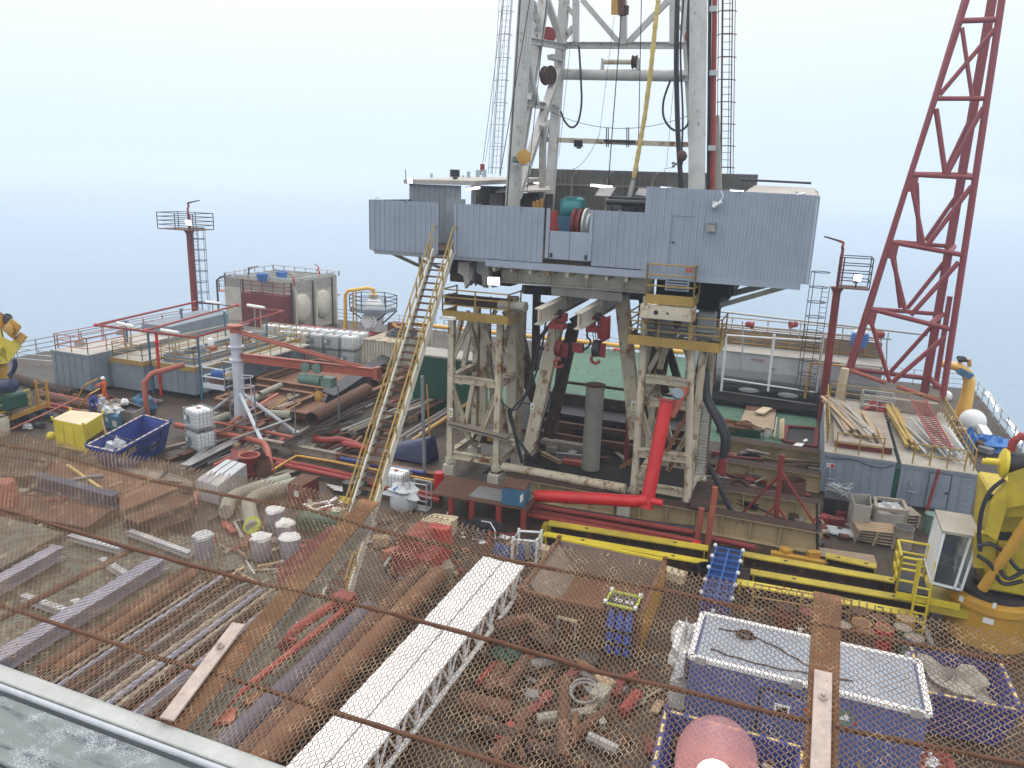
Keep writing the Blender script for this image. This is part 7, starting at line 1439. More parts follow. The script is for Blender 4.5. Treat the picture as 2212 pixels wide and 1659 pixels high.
stand = dict(pelvis=(0, 0, .95), waist=(0, 0, 1.12), chest=(0, -.02, 1.35), neck=(0, -.02, 1.5), hipl=(.09, 0, .9), kneel=(.1, -.03, .5), anklel=(.1, .02, .09), toel=(.11, -.14, .05), hipr=(-.09, 0, .9), kneer=(-.1, .02, .5), ankler=(-.11, .1, .09), toer=(-.12, -.06, .05), shol=(.19, -.02, 1.42), elbl=(.24, -.2, 1.22), wril=(.16, -.46, 1.2), shor=(-.19, -.02, 1.42), elbr=(-.26, -.22, 1.24), wrir=(-.2, -.5, 1.24))
bend = dict(pelvis=(0, .1, .88), waist=(0, 0, 1.0), chest=(0, -.2, 1.12), neck=(0, -.34, 1.18), hipl=(.09, .08, .84), kneel=(.1, -.06, .47), anklel=(.1, .06, .09), toel=(.1, -.1, .05), hipr=(-.09, .08, .84), kneer=(-.1, -.02, .47), ankler=(-.12, .14, .09), toer=(-.12, -.02, .05), shol=(.19, -.22, 1.12), elbl=(.22, -.38, .9), wril=(.14, -.58, .82), shor=(-.19, -.22, 1.12), elbr=(-.22, -.38, .92), wrir=(-.16, -.6, .86))
person('person in orange coverall and white helmet reaching out toward the tank', P(228, 870), rad(-70), stand, 'orange_cloth', 'helmet')
person('person in blue coverall bending over bags beside crates', P(203, 896), rad(60), bend, 'blue_cloth', 'blue_cloth')
gbg = thing('rubbish_bag', 'pale crumpled rubbish bag beside blue clothed worker', 'bag', P(220, 890)); c = P(222, 893); MB().blob(c+V((0, 0, .4)), (.5, .4, .5), 12, 16, 10, .28).build('bag_body', 'sacking', gbg, True); MB().blob(c+V((.1, 0, .95)), (.18, .15, .18), 5, 10, 8, .3).build('bag_knot', 'sacking', gbg)
def opencrate(lab, quad, z, mat, fillmat, zb=.05, slat=False):
    k = [P(x, y, z) for x, y in quad]; cc = sum(k, V())/4; t = thing('crate', lab, 'crate', V((cc.x, cc.y, 0))); g = [V((p.x, p.y, zb)) for p in k]
    inn = [lerp(p, V((cc.x, cc.y, p.z)), .09) for p in k]; fl = [V((p.x, p.y, z-.25)) for p in inn]
    MB()._add(k+g+inn, [f for i in range(4) for f in ((4+i, 4+(i+1) % 4, (i+1) % 4, i), (8+(i+1) % 4, 8+i, i, (i+1) % 4))]).build('side_wall', mat, t); MB()._add(fl, [(0, 1, 2, 3)])._add(inn+fl, [(4+(i+1) % 4, 4+i, i, (i+1) % 4) for i in range(4)]).build('filling', fillmat, t); return t
opencrate('beige open crate with dull lid behind rubbish bag', ((228, 872), (252, 880), (276, 866), (248, 860)), .9, 'wood', 'tank_top'); opencrate('grey brown open crate filled with dark grit', ((254, 880), (286, 892), (312, 880), (280, 869)), .8, 'wood_grey', 'dark_steel')
dk = thing('wheeled_bin', 'dark blue bin with white papers and bags on top', 'bin', P(242, 925)); z = .95; k = [P(224, 893, z), P(254, 900, z), P(262, 886, z), P(232, 881, z)]; g = [V((p.x, p.y, .03)) for p in k]; MB().hexa(g[::1]+k).build('bin_body', 'blue_box', dk, bevel=.06)
MB().blob(sum(k, V())/4+V((0, 0, .1)), (.65, .4, .22), 6, 14, 8, .4).build('bag_heap', 'sacking', dk, True); d = (k[1]-k[0]).normalized(); nn = V((d.y, -d.x, 0)); MB().bar(lerp(k[0], k[1], .6)+nn*.015-V((0, 0, .5)), lerp(k[0], k[1], .9)+nn*.015-V((0, 0, .5)), .01, .35).bar(lerp(k[0], k[1], .12)+nn*.015-V((0, 0, .35)), lerp(k[0], k[1], .28)+nn*.015-V((0, 0, .35)), .01, .25).build('paper_sheet', 'sacking', dk)
bb_ = thing('blue_sack', 'large blue sack with white tag next to bent red pipe', 'sack', P(305, 890)); c = P(312, 892); MB().blob(c+V((0, 0, .55)), (.75, .6, .7), 7, 16, 10, .15).build('sack_body', 'blue_box', bb_, True); MB().box(c+V((.1, -.62, .55)), (.25, .03, .3)).build('tag_sheet', 'white', bb_)
tag(MB().blob(P(270, 868, 1.0), (.25, .2, .2), 3, 10, 8, .2).build('white_sack', 'white'), 'small white sack lying on beige crate edge', 'sack')
# ================================================================ FOREGROUND BELOW THE NET
gw = thing('white_gangway', 'long white topped lattice gangway lying below the net', 'gangway', (-9.1, 17, 0)); zg = 1.9
y0, y1 = 9.5, 23.6; xs = (-9.95, -9.14, -8.33)
for a, c in ((xs[0], xs[1]-.03), (xs[1]+.03, xs[2])): MB().span((a, y0, zg-.08), (c, y1, zg)).build('top_plate', 'white_clean', gw)
for x in (xs[0]+.05, xs[2]-.04):
    MB().bar((x, y0, zg-.95), (x, y1, zg-.95), .12, .1).build('lower_chord', 'white', gw); b = MB(); n = 14
    for i in range(n):
        a, c = y0+(y1-y0)*i/n, y0+(y1-y0)*(i+1)/n; b.bar((x, a, zg-.9), (x, a, zg-.08), .07, .07, (0, 1, 0)).bar((x, a, zg-.9), (x, (a+c)/2, zg-.1), .05, .05).bar((x, (a+c)/2, zg-.1), (x, c, zg-.9), .05, .05)
    b.build('lattice_web', 'white', gw)
for y in (11, 15.5, 20, 23.2): MB().span((xs[0]+.02, y-.1, zg-1.02), (xs[2]-.02, y+.1, zg-1.0)).span((xs[0]+.1, y-.15, .02), (xs[2]-.1, y+.15, zg-1.03)).build('timber_support', 'rust_dark', gw)
def bigpipe(lab, x0, Y0, x1, Y1, r, mat, z=None): z = z or r+.05; tag(MB().pipe((x0, Y0, z), (x1, Y1, z), r, r*.9, 32).build('steel_pipe', mat, None, True), lab, 'pipe')
bigpipe('wide orange brown rust pipe next to white gangway', -11.95, 23.9, -11.55, 9, .37, 'rust_orange', .55); bigpipe('grey brown rust pipe between purple pipe and orange brown pipe', -12.75, 24.8, -12.0, 9, .33, 'rust', .45); bigpipe('purple grey painted pipe between red frame and rust pipes', -13.1, 20.8, -12.85, 9, .36, 'pipe_purple', .42)
for y in (22.6, 17, 12): tag(MB().box((-12.2, y, .08), (2.2, .25, .14)).build('timber_bearer', 'rust_dark'), f'dark timber bearer under rust pipes {"near gangway far end" if y > 20 else "at the middle" if y > 14 else "at the near end"}', 'timber')
rf = thing('red_pipe_frame', 'red fabricated twin pipe frame left of purple pipe', 'pipe frame', (-14.7, 18, 0)); e0, e1 = V((-14.35, 20.6, .5)), V((-15.0, 15.6, .5))
MB().tube(e0, e1, .17, 14).tube(e0+V((.45, -.2, -.1)), V((-14.3, 13.5, .35)), .12, 12).build('main_tube', 'red_faded', rf, True); MB().box(e0+V((.3, .1, -.05)), (.7, .5, .8)).box(lerp(e0, e1, .5)+V((.15, 0, -.2)), (.7, .12, .5)).box(e1+V((.2, 0, -.15)), (.6, .12, .5)).each('bracket_plate', 'red_oxide', rf)
MB().lathe([(.17, 0), (.28, .0), (.28, .06), (.17, .07)], e1, 16, (e1-e0).normalized()).build('flange', 'salmon', rf)
for i, (x, y, w, d, m) in enumerate(((-15.6, 19.2, .9, .5, 'pale_grey'), (-14.2, 14.6, .8, .6, 'salmon'), (-15.8, 17.2, .7, .5, 'green_dark'), (-13.9, 15.6, .6, .35, 'rust_orange'))): tag(MB().box((x, y, .12), (w, d, .12), .5*i).build('flat_scrap', m), ['pale grey', 'pale red', 'dark green', 'orange brown'][i]+' flat scrap plate near red twin pipe frame', 'plate')
rs = thing('red_power_skid', 'dark red machine with rounded top right of staircase foot', 'machine', (-13.2, 25, 0)); c = V((-13.2, 25.1, 0))
MB().box(c+V((0, 0, .55)), (1.7, 2.2, 1.0)).build('skid_body', 'red_oxide', rs, bevel=.08); MB().tube(c+V((-.2, -.9, 1.25)), c+V((-.2, .3, 1.35)), .5, 18).build('round_housing', 'red_faded', rs, True); b = MB()
for i in range(6): b.box(c+V((.88, -.8+.3*i, .6)), (.06, .1, .8))
b.box(c+V((.3, .8, 1.25)), (.9, .5, .5)).build('cooling_rib', 'red', rs)
rn = random.Random(17)
for i in range(9): c = P(960+rn.uniform(-18, 25), 1205+rn.uniform(-12, 12), .15); tag(MB().path([c+V((rn.uniform(-.5, .5), rn.uniform(-.5, .5), rn.uniform(0, .3))) for _ in range(7)], .035, 6).build('black_cable', 'black_hose', None, True), 'tangled black cable heap behind red machine', 'cable', 'black cable heap')
hc = thing('hose_coil', 'black hose coil tied with white rope below rusty table', 'hose', P(1043, 1145)); c = P(1043, 1146, .1); b = MB()
for i in range(9): b.torus(c+V((0, 0, .06+.05*(i % 4))), .3+.075*i, .05, (.03*math.sin(i), .03, 1), 26, 6)
b.build('coil', 'black_hose', hc, True); MB().path([c+V((-.2, .3, .3)), c+V((.3, .1, .42)), c+V((.7, -.3, .3)), c+V((.9, -.7, .1))], .025, 5).build('rope', 'white', hc)
for i, (px, py, w) in enumerate(((1034, 1163, .5), (1043, 1172, .3), (1001, 1151, .25), (1090, 1160, .45), (726, 1122, .5), (970, 1108, .3), (1002, 1160, .2))): tag(MB().box(P(px, py, .06), (w, w*.7, .03), i).build('paper_scrap', 'white'), f'white paper scrap {["below hose coil, larger", "below hose coil, smaller", "left of hose coil", "beside red cart frame", "near drums with white lids", "beside wooden crate", "left below hose coil"][i]}', 'paper')
rc = thing('red_cart_frame', 'low red cart frame holding two blue gas bottles', 'cart', P(1085, 1180)); k = [P(1058, 1150, .5), P(1113, 1155, .5), P(1108, 1182, .5), P(1052, 1175, .5)]; b = MB().path(k, .05, 6, True)
for p in k: b.tube(p, (p.x, p.y, 0), .05, 6)
b.build('frame', 'red_faded', rc)
for i, q in enumerate(((1076, 1205), (1092, 1210))): c = P(*q); t = thing('gas_bottle', ['left', 'right'][i]+' small blue gas bottle standing by red cart frame', 'gas bottle', c, 'small blue gas bottles'); MB().lathe([(.17, 0), (.18, .05), (.18, .55), (.1, .68), (.06, .7)], c, 16).build('cylinder', 'blue_plastic', t, True); MB().lathe([(.05, .7), (.05, .8), (.09, .8), (.09, .88)], c, 10).build('valve', 'dark_steel', t)
wf2 = thing('white_cage_trolley', 'square white frame cage with bottles inside near brown basket', 'cage', P(1138, 1215)); z = 1.1; k = [P(1108, 1165, z), P(1160, 1170, z), P(1170, 1150, z), P(1121, 1147, z)]; b = MB()
for zz in (.1, z): b.path([V((p.x, p.y, zz)) for p in k], .05, 6, True)
for p in k: b.bar((p.x, p.y, 0), (p.x, p.y, z+.12), .09, .09)
b.build('frame', 'white', wf2)
for i in range(4): c = lerp(k[0], k[2], .3+.13*i); MB().lathe([(.13, 0), (.13, .6), (.06, .7), (.04, .8)], (c.x+.1*(i % 2), c.y, .12), 12).build('bottle', ('blue_plastic', 'steel', 'tank_grey', 'blue_plastic')[i], wf2, True)
for i, (px, py, m) in enumerate(((1175, 1190, 'wood_pale'), (1120, 1182, 'wood'), (1450, 1240, 'wood_pale'))): tag(MB().box(P(px, py, .2), (1.2 if i > 1 else .8, .5, .35), -.2).build('wood_block', m), ['pale wood block beside white cage', 'brown wood block left of white cage', 'pale timber lying right of brown basket'][i], 'timber')
# half height basket
hb = thing('cargo_basket', 'half height cargo basket with rusty floor and amber right end', 'basket', (-6, 24.8, 0)); x0, x1, y0, y1, z = -8.1, -3.85, 22.6, 27.0, 1.45
MB().span((x0+.06, y0+.06, .1), (x1-.06, y1-.06, .25)).build('floor', 'rust_orange', hb); MB().span((x0+.07, y1-.1, .25), (x1-.07, y1-.02, z)).build('back_wall', 'basket_brown', hb); MB().span((x0, y0+.05, .05), (x0+.05, y1, z)).build('end_wall', 'basket_brown', hb); MB().span((x0+.05, y0, .05), (x1-.05, y0+.05, z-.1)).build('front_wall', 'rust', hb)
MB().corr((x1, y0, 0), (x1, y1, 0), .05, z, (1, 0, 0), .3, .07).build('amber_end', 'amber', hb); b = MB()
for a, c in (((x0, y0, z), (x1, y0, z)), ((x1, y0, z), (x1, y1, z)), ((x0, y0, z), (x0, y1, z))): b.bar(a, c, .12, .12)
b.build('rim', 'rust_orange', hb); MB().bar((x0, y1, z), (x1, y1, z), .14, .14).build('back_rim', 'yellow_bright', hb)
b = MB()
for x in (x0, x1):
    for y in (y0, y1): b.box((x, y, .8), (.16, .16, 1.6))
b.each('corner_post', 'rust_orange', hb)
MB().hexa([V(q) for q in ((x0+.07, y0+.8, .26), (x0+.9, y0+.8, .26), (x0+.9, y1-.2, .26), (x0+.07, y1-.2, .26), (x0+.07, y0+.8, 1.3), (x0+.12, y0+.8, 1.3), (x0+.12, y1-.2, 1.3), (x0+.07, y1-.2, 1.3))]).build('inner_ramp', 'basket_brown', hb)
tb2 = thing('work_table', 'small pale topped work table before brown basket', 'table', P(1230, 1390)); z = .85; k = [P(1202, 1330, z), P(1246, 1343, z), P(1256, 1320, z), P(1212, 1308, z)]; MB().plate(k, .08).build('table_top', 'wood_pale', tb2)
for p in k: q = lerp(p, sum(k, V())/4, .12); MB().tube((q.x, q.y, 0), (q.x, q.y, z-.08), .04, 6).build('leg', 'galv', tb2)
tag(MB().plate([P(1146, 1298, .8), P(1206, 1306, .8), P(1208, 1290, .8), P(1150, 1284, .8)], .5).build('pale_crate', 'wood_pale'), 'pale box crate standing at left front of brown basket', 'crate')
us = thing('steel_saddle', 'dark rusty inverted channel block before brown basket', 'steel block', P(1170, 1380)); MB().hexa([P(*q, z) for z in (.05, 1.0) for q in ((1140, 1372), (1185, 1400), (1207, 1378), (1165, 1352))]).build('block', 'rust_dark', us); MB().path([P(1062, 1385, .1), P(1075, 1350, 1.0), P(1140, 1336, 1.0), P(1180, 1360, 1.0), P(1185, 1405, .1)], .2, 10).build('arch_tube', 'rust', us, True)
for i, (a, c, r, z, m) in enumerate((((1137, 1425), (1079, 1495), .2, .5, 'rust'), ((1085, 1440), (1050, 1500), .22, .3, 'rust'), ((995, 1515), (1105, 1538), .3, .35, 'rust'), ((1221, 1468), (1215, 1640), .19, .35, 'rust'), ((1236, 1475), (1310, 1488), .17, .25, 'rust_dark'), ((1318, 1530), (1232, 1596), .16, .25, 'rust'), ((1020, 1560), (1120, 1600), .26, .3, 'rust_dark'), ((1130, 1570), (1060, 1640), .2, .3, 'rust'), ((1200, 1420), (1250, 1450), .2, .3, 'rust_dark'), ((1140, 1610), (1230, 1640), .2, .25, 'rust_dark'))):
    p, q = P(*a, z), P(*c, z); tag(MB().pipe(p, q, r, r*.85, 20).build('pipe_offcut', m, None, True), f'rusty pipe offcut {["leaning toward gangway", "lying beside leaning offcut", "lying across by gangway side", "standing out longest toward camera", "short dark one by ring coil", "slanting below ring coil", "dark one nearest gangway", "slanting near picture bottom", "short dark one below steel block", "dark one at picture bottom"][i]}', 'pipe')
tag(MB().torus(P(1262, 1492, .7), .42, .04, (0, -.3, 1)).torus(P(1263, 1497, .3), .4, .05, (0, -.2, 1)).build('wire_ring', 'steel'), 'thin steel ring coil lying among pipe offcuts', 'ring'); tag(MB().blob(P(1091, 1418, .3), (.55, .4, .3), 4, 12, 8, .2).build('green_sack', 'green_dark'), 'dark green bundle beside white gangway', 'bundle')
for i, q in enumerate(((1160, 1560), (1190, 1530), (1110, 1470), (1250, 1630), (1275, 1560), (1350, 1600), (1170, 1450))): tag(MB().torus(P(*q, .2), .28, .13, (math.sin(i), math.cos(i), .6), 14, 8, 0, 2.2+.2*i).build('pipe_elbow', 'rust' if i % 2 else 'rust_dark', None, True), f'rusty curved pipe elbow {["in the offcut heap centre", "above heap centre", "by leaning offcut", "near picture bottom", "below steel ring", "alone to the right of heap", "below steel block"][i]}', 'elbow')
# gas cylinder rack
gr = thing('gas_rack', 'dark topped rack of blue gas cylinders before amber basket end', 'gas rack', (-4.45, 22.7, 0)); x0, x1, y0, y1, z = -4.98, -3.98, 22.25, 23.1, 1.9
MB().span((x0, y0, z-.1), (x1, y1, z)).build('roof', 'dark_steel', gr); b = MB()
for a, c in (((x0, y0), (x1, y0)), ((x1, y0), (x1, y1)), ((x1, y1), (x0, y1)), ((x0, y1), (x0, y0))): b.bar((*a, z+.035), (*c, z+.035), .07, .06)
b.build('roof_edge', 'lime', gr)
for x in (x0, x1):
    for y in (y0, y1): MB().box((x, y, .98), (.08, .08, 1.95)).build('post', 'dark_steel', gr); MB().box((x, y, z+.1), (.12, .12, .1)).build('corner_cap', 'white', gr)
for i in range(3):
    for j in range(3): MB().lathe([(.12, 0), (.125, .04), (.125, 1.35), (.07, 1.5), (.04, 1.6)], (x0+.2+.3*i, y0+.16+.27*j, .1), 14).build('cylinder', 'cyl_blue', gr, True)
b = MB()
for zz in (.5, 1.0): b.bar((x0, y0, zz), (x1, y0, zz), .05, .1).bar((x1, y0, zz), (x1, y1, zz), .05, .1)
b.span((x0, y0, .03), (x1, y1, .09)).build('restraint_bar', 'black', gr); text('roof_number', '70 65', .3, 'white', gr, V((-4.45, 22.65, z+.006)), faceM((1, .05, 0), (0, 1, 0)))
# offshore container
oc = thing('offshore_container', 'blue offshore container with pale roof and white edges', 'container', (1.2, 20.8, 0)); x0, x1, y0, y1, z = -1.85, 4.2, 19.65, 22.1, 2.42
MB().span((x0, y0, .12), (x1, y1, z-.05)).build('body', 'cont_blue', oc); MB().span((x0+.15, y0+.15, z-.05), (x1-.15, y1-.15, z)).build('roof', 'cont_roof', oc); b = MB()
for a, c in (((x0, y0), (x1, y0)), ((x1, y0), (x1, y1)), ((x1, y1), (x0, y1)), ((x0, y1), (x0, y0))): b.bar((*a, z), (*c, z), .15, .12)
b.build('roof_edge', 'white', oc); b = MB()
for x in (x0+.3, 1.0, x1-.3): b.box((x, y0-.09, z), (.3, .05, .22)).box((x, y1+.06, z+.1), (.12, .05, .2))
b.each('lifting_point', 'galv', oc); dr = MB().span((.15, y0-.05, .3), (1.75, y0-.002, 2.0)).build('door', 'cont_blue', oc)
MB().span((.1, y0-.06, .3), (.14, y0-.003, 2.0)).span((1.76, y0-.06, .3), (1.8, y0-.003, 2.0)).span((.14, y0-.06, 2.0), (1.76, y0-.003, 2.04)).build('door_gap', 'black', oc)
wn_ = MB().span((.52, y0-.09, 1.28), (.92, y0-.051, 1.68)).build('window_frame', 'white', dr); MB().span((.58, y0-.1, 1.34), (.86, y0-.091, 1.62)).build('window_pane', 'black', dr)
b = MB()
for xx in (-1.2, -.6, 2.4, 3.0, 3.6): b.span((xx, y0-.02, .2), (xx+.04, y0-.001, 2.25))
b.each('wall_rib', 'cont_blue', oc); eb = MB().lathe([(.26, 0), (.26, .01)], (2.3, y0-.005, 1.72), 22, (0, -1, 0)).build('emblem', 'green_valve', oc); MB().plate([(2.15, y0-.017, 1.66), (2.45, y0-.017, 1.66), (2.3, y0-.017, 1.9)], .003).build('emblem_mark', 'white', oc); MB().span((1.98, y0-.02, 1.66), (2.08, y0-.003, 1.76)).span((2.5, y0-.02, 1.6), (2.6, y0-.003, 1.7)).build('emblem_dot', 'red', oc)
MB().lathe([(.09, 0), (.09, .08)], (1.35, y0-.06, 1.72), 14, (0, -1, 0)).build('red_knob', 'red', oc); text('letter', 'R', .22, 'white', oc, V((1.95, y0-.012, 1.9)), faceM((1, 0, 0), (0, 0, 1)))
sg_ = thing('roof_sling', 'dark wire sling lying loose on blue container roof', 'sling', (0, 20.9, z)); q = [(-1.3, 21.4, z+.03), (-.6, 21.5, z+.03), (.3, 21.2, z+.03), (1.0, 20.7, z+.03), (1.7, 20.35, z+.03), (2.4, 20.3, z+.03), (1.5, 20.2, z+.04), (.4, 20.05, z+.03), (-.8, 20.1, z+.03), (-1.5, 20.3, z+.03)]; MB().path([lerp(q[i], q[i+1], j/5)+V((0, .03*math.sin(i*9+j*2), 0)) for i in range(len(q)-1) for j in range(5)], .022, 5).build('wire', 'dark_steel', sg_, True)
MB().path([V((-.5+.28*math.cos(a*.7)*(1-.01*a), 21.3+.2*math.sin(a*.7), z+.04+.004*a)) for a in range(26)], .03, 5).build('shackle_heap', 'rust_dark', sg_, True)
wbg = thing('white_bundle', 'crumpled white plastic bundle at left end of blue container', 'bundle', P(1495, 1390)); c = V((-2.2, 20.9, 0)); MB().blob(c+V((0, .2, 1.6)), (.35, .8, .75), 7, 16, 12, .25).build('plastic_heap', 'white_clean', wbg, True); MB().box(c+V((.0, .2, .45)), (.5, 1.2, .9)).build('bale', 'sacking', wbg); MB().blob(c+V((.2, 2.6, .55)), (.9, .7, .55), 3, 14, 10, .2).build('white_bag', 'white_clean', wbg, True)
# blue basket rack
br = thing('blue_basket_rack', 'long blue grating crate rack with white knobs between yellow beams', 'rack', (-1.7, 28, 0)); x0, x1, y0, y1, z = -2.25, -1.25, 25.9, 30.0, 1.0
MB().span((x0+.04, y0+.04, .08), (x1-.04, y1-.04, z-.22)).build('tray', 'blue_deep', br); b = MB()
for i in range(9): b.bar((x0, y0+(y1-y0)*i/8, z), (x1, y0+(y1-y0)*i/8, z), .07, .08)
for x in (x0, (x0+x1)/2, x1): b.bar((x, y0, z+.003), (x, y1, z+.003), .07, .08)
b.build('frame', 'blue_plastic', br); b = MB()
for i in range(40): b.bar((x0, y0+.1*i, z-.08), (x1, y0+.1*i, z-.08), .014, .014)
for i in range(11): b.bar((x0+.09*i, y0, z-.07), (x0+.09*i, y1, z-.07), .014, .014)
b.build('grating', 'blue_plastic', br); b = MB()
for i in range(5):
    for x in (x0-.05, x1+.05): b.blob((x, y0+(y1-y0)*i/4, z+.08), (.08, .08, .09), 1, 8, 6, 0)
b.each('knob', 'white', br, smooth=True)
for x in (x0, x1):
    for y in (y0, y1): MB().box((x, y, .5), (.08, .08, 1.0)).build('leg', 'blue_plastic', br)
tag(MB().lathe([(.35, .02), (.4, .8), (.36, .8), (.3, .1)], P(1524, 1262), 18).build('black_bin', 'black', None, True), 'small black round bin left of blue rack', 'bin')
# drums on the right
for i, (px, py, m, l) in enumerate(((1859, 1319, 'rust', 'rust'), (1901, 1334, 'rust_dark', 'rust'), (1862, 1344, 'amber', 'rust_orange'), (1911, 1356, 'red', 'rust_orange'), (1957, 1334, 'amber', 'wood'), (1951, 1354, 'green_dark', 'wood_grey'), (1869, 1366, 'rust', 'rust_orange'), (1975, 1376, 'green_valve', 'wood_grey'), (1820, 1348, 'rust_dark', 'wood_grey'), (1790, 1335, 'red_oxide', 'maroon'), (1745, 1320, 'rust', 'maroon'), (1700, 1310, 'maroon', 'rust_dark'))):
    c = P(px, py, .88); drum(['rusty drum touching the nearest yellow beam', 'dark rusty drum behind the red sided drum', 'amber drum with rusty top in the left row', 'red sided drum with orange rusty top', 'amber drum with brown top next to last yellow beam', 'dark green drum between amber and pale green drums', 'rusty orange topped drum closest to blue container roof', 'pale green drum at right end of drum group', 'dark drum with grey top by thin amber frame', 'maroon topped red drum inside amber frame', 'maroon topped rusty drum behind container middle', 'dark topped maroon drum behind container left part'][i], (c.x, c.y, 0), m, .31, .88, l, 1, 'drums behind the blue container')
af = thing('rail_stand', 'thin amber rail frame standing behind blue container roof', 'frame', P(1740, 1330)); b = MB(); p0, p1 = P(1630, 1262, 1.2), P(1840, 1297, 1.2)
b.tube(p0, p1, .03).tube(p0-V((0, 0, .5)), p1-V((0, 0, .5)), .03)
for f in (0, .5, 1): p = lerp(p0, p1, f); b.tube((p.x, p.y, 0), p, .035)
b.build('rail_frame', 'yellow_rail', af); tag(MB().bar(P(1988, 1332, .1), P(2012, 1392, .1), .16, .1).build('loose_bar', 'galv'), 'pale grey bar lying left of amber crane pedestal', 'bar')
# skips beside the container
def skip4(lab, cn, z, sh, mat): k = [V((x, y, z)) for x, y in cn]; c = sum(k, V())/4; return skip('waste_skip', lab, k, z, [V((c.x+(p.x-c.x)*sh, c.y+(p.y-c.y)*.95, .06)) for p in k], mat)
s2 = skip4('blue skip full of grey rubbish at right end of blue container', ((4.5, 22.3), (7.0, 22.5), (6.9, 25.0), (4.4, 24.8)), 1.35, .72, 'blue_deep'); MB().blob((5.5, 23.6, .9), (1.0, .95, .5), 11, 20, 12, .4).build('rubbish_heap', 'plastic_dirty', s2, True)
s3 = skip4('blue skip with dark rubbish nearest the pink lamp', ((-2.1, 15.9), (1.3, 16.0), (1.3, 18.6), (-2.25, 18.6)), 1.2, .8, 'blue_deep'); MB().blob((-.6, 17.3, .55), (1.3, 1.0, .4), 13, 22, 12, .5).build('rubbish_heap', 'rust_dark', s3, True)
rnn = random.Random(2)
for i in range(14): tag(MB().box((-1.5+rnn.uniform(0, 2.2), 16.4+rnn.uniform(0, 1.8), .95), (rnn.uniform(.1, .4), .15, .06), rnn.uniform(0, 3)).build('rubbish_piece', rnn.choice(['sacking', 'rust', 'wood_grey', 'steel'])), 'loose rubbish piece on heap in skip nearest pink lamp', 'rubbish', 'loose rubbish in near skip')
al = thing('amber_ladder_frame', 'rusty amber ladder frame leaning before blue container', 'ladder', P(1910, 1620)); b = MB(); p0, p1 = P(1866, 1580, 1.3), P(1950, 1597, 1.3)
b.bar(p0, p1, .1, .1)
for f in (0, .35, 1): p = lerp(p0, p1, f); b.bar(p, (p.x, p.y-.3, .02), .08, .08)
b.bar(p0-V((0, .1, .6)), p1-V((0, .1, .6)), .07, .07).build('rail_frame', 'yellow_rail', al); rr2 = thing('rubbish_pile', 'red and white rubbish pile right of amber ladder frame', 'rubbish', P(1990, 1640)); MB().blob(P(1990, 1645, .3), (.7, .5, .35), 8, 16, 10, .4).build('red_rags', 'red_faded', rr2, True); MB().blob(P(2005, 1640, .5), (.3, .25, .15), 3, 10, 8, .4).build('white_rags', 'white', rr2)
# steel and plates on the left below the net
def wbeam(lab, a, c, z, w, h, mat): tag(MB().ibeam(P(*a, z), P(*c, z), w, h, .05).build('steel_beam', mat), lab, 'beam')
wbeam('lavender grey wide beam from pipe bundle to deck edge', (352, 1213), (-40, 1455), .5, .62, .5, 'steel_lavender'); wbeam('shorter lavender grey beam at left picture edge', (128, 1190), (-40, 1285), .5, .55, .5, 'steel_lavender')
for i, (a, c) in enumerate((((220, 1210), (272, 1243)), ((280, 1150), (410, 1198)), ((150, 1160), (262, 1190)), ((50, 1290), (140, 1322)), ((160, 1300), (178, 1312)))): wbeam(['pale cross bar between both lavender beams', 'pale bar lying beyond lavender beams', 'thin pale bar beyond shorter lavender beam', 'pale cross bar close to shorter lavender beam', 'short pale stub near wide lavender beam'][i], a, c, .25, .25, .25, 'pale_grey')
run('brown_tube', 'brown tube crossing over between both lavender beams', 'pipe', ((285, 1188), (150, 1258), (-30, 1352)), .75, .12, 'rust')
pp = thing('grating_panel', 'pale grey raised panel with dark side at left edge under net', 'panel', P(60, 1170)); z = .7; k = [P(-40, 1105, z), P(67, 1131, z), P(133, 1150, z), P(-40, 1252, z)]; MB().plate(k, .05).build('panel_top', 'deck_green_worn', pp); g = [p-V((0, 0, .06)) for p in k]; MB().plate(g, .6).build('panel_side', 'dark_steel', pp)
for i, (a, c, r, m) in enumerate((((415, 1224), (85, 1450), .2, 'rust'), ((425, 1232), (120, 1450), .2, 'rust_orange'))): run('rust_pipe', ['outer', 'inner'][i]+' brown rust pipe beside lavender beam', 'pipe', (a, c), .35, r, m)
rn = random.Random(8)
for i in range(46):
    x = -20.6+i*.098+rn.uniform(-.1, .1); m = rn.choice(['tube_grey', 'steel_lavender', 'rust', 'rust_dark', 'concrete_pipe', 'tube_grey', 'rust', 'rust_dark', 'wood_grey']); L = rn.uniform(7, 11)
    tag(MB().tube((x+.3, 21.2-rn.uniform(0, 2), .12+.1*(i % 3)), (x+.55, 21-L-rn.uniform(0, 1.5), .12+.1*(i % 3)), rn.uniform(.045, .105), 9).build('steel_tube', m, None, True), 'long steel tube in wide bundle of mixed pipes under net', 'tube', 'wide bundle of mixed pipes')
rp_ = [(((126, 995), (329, 1033), (253, 1075), (88, 1033)), .7, 'rust_orange', 'brown steel plate slab behind dark blue beam'), (((38, 1066), (245, 1100), (186, 1140), (20, 1110)), .6, 'rust', 'brown steel plate slab in front of dark blue beam'), (((330, 1040), (392, 1052), (262, 1105), (262, 1068)), .8, 'rust_pit', 'narrow brown slab right of dark blue beam'), (((378, 1068), (424, 1080), (300, 1130), (268, 1120)), .7, 'rust', 'narrow brown slab near beige hoses'), (((330, 1110), (418, 1090), (412, 1120), (330, 1150)), .4, 'rust_dark', 'low dark slab between brown slabs'), (((0, 985), (120, 1000), (70, 1030), (-40, 1030)), .5, 'rust_dark', 'dark rusty slab at left edge behind the net'), (((250, 1010), (350, 1020), (420, 1045), (330, 1035)), .3, 'wood_grey', 'grey slab behind the narrow brown slabs')]
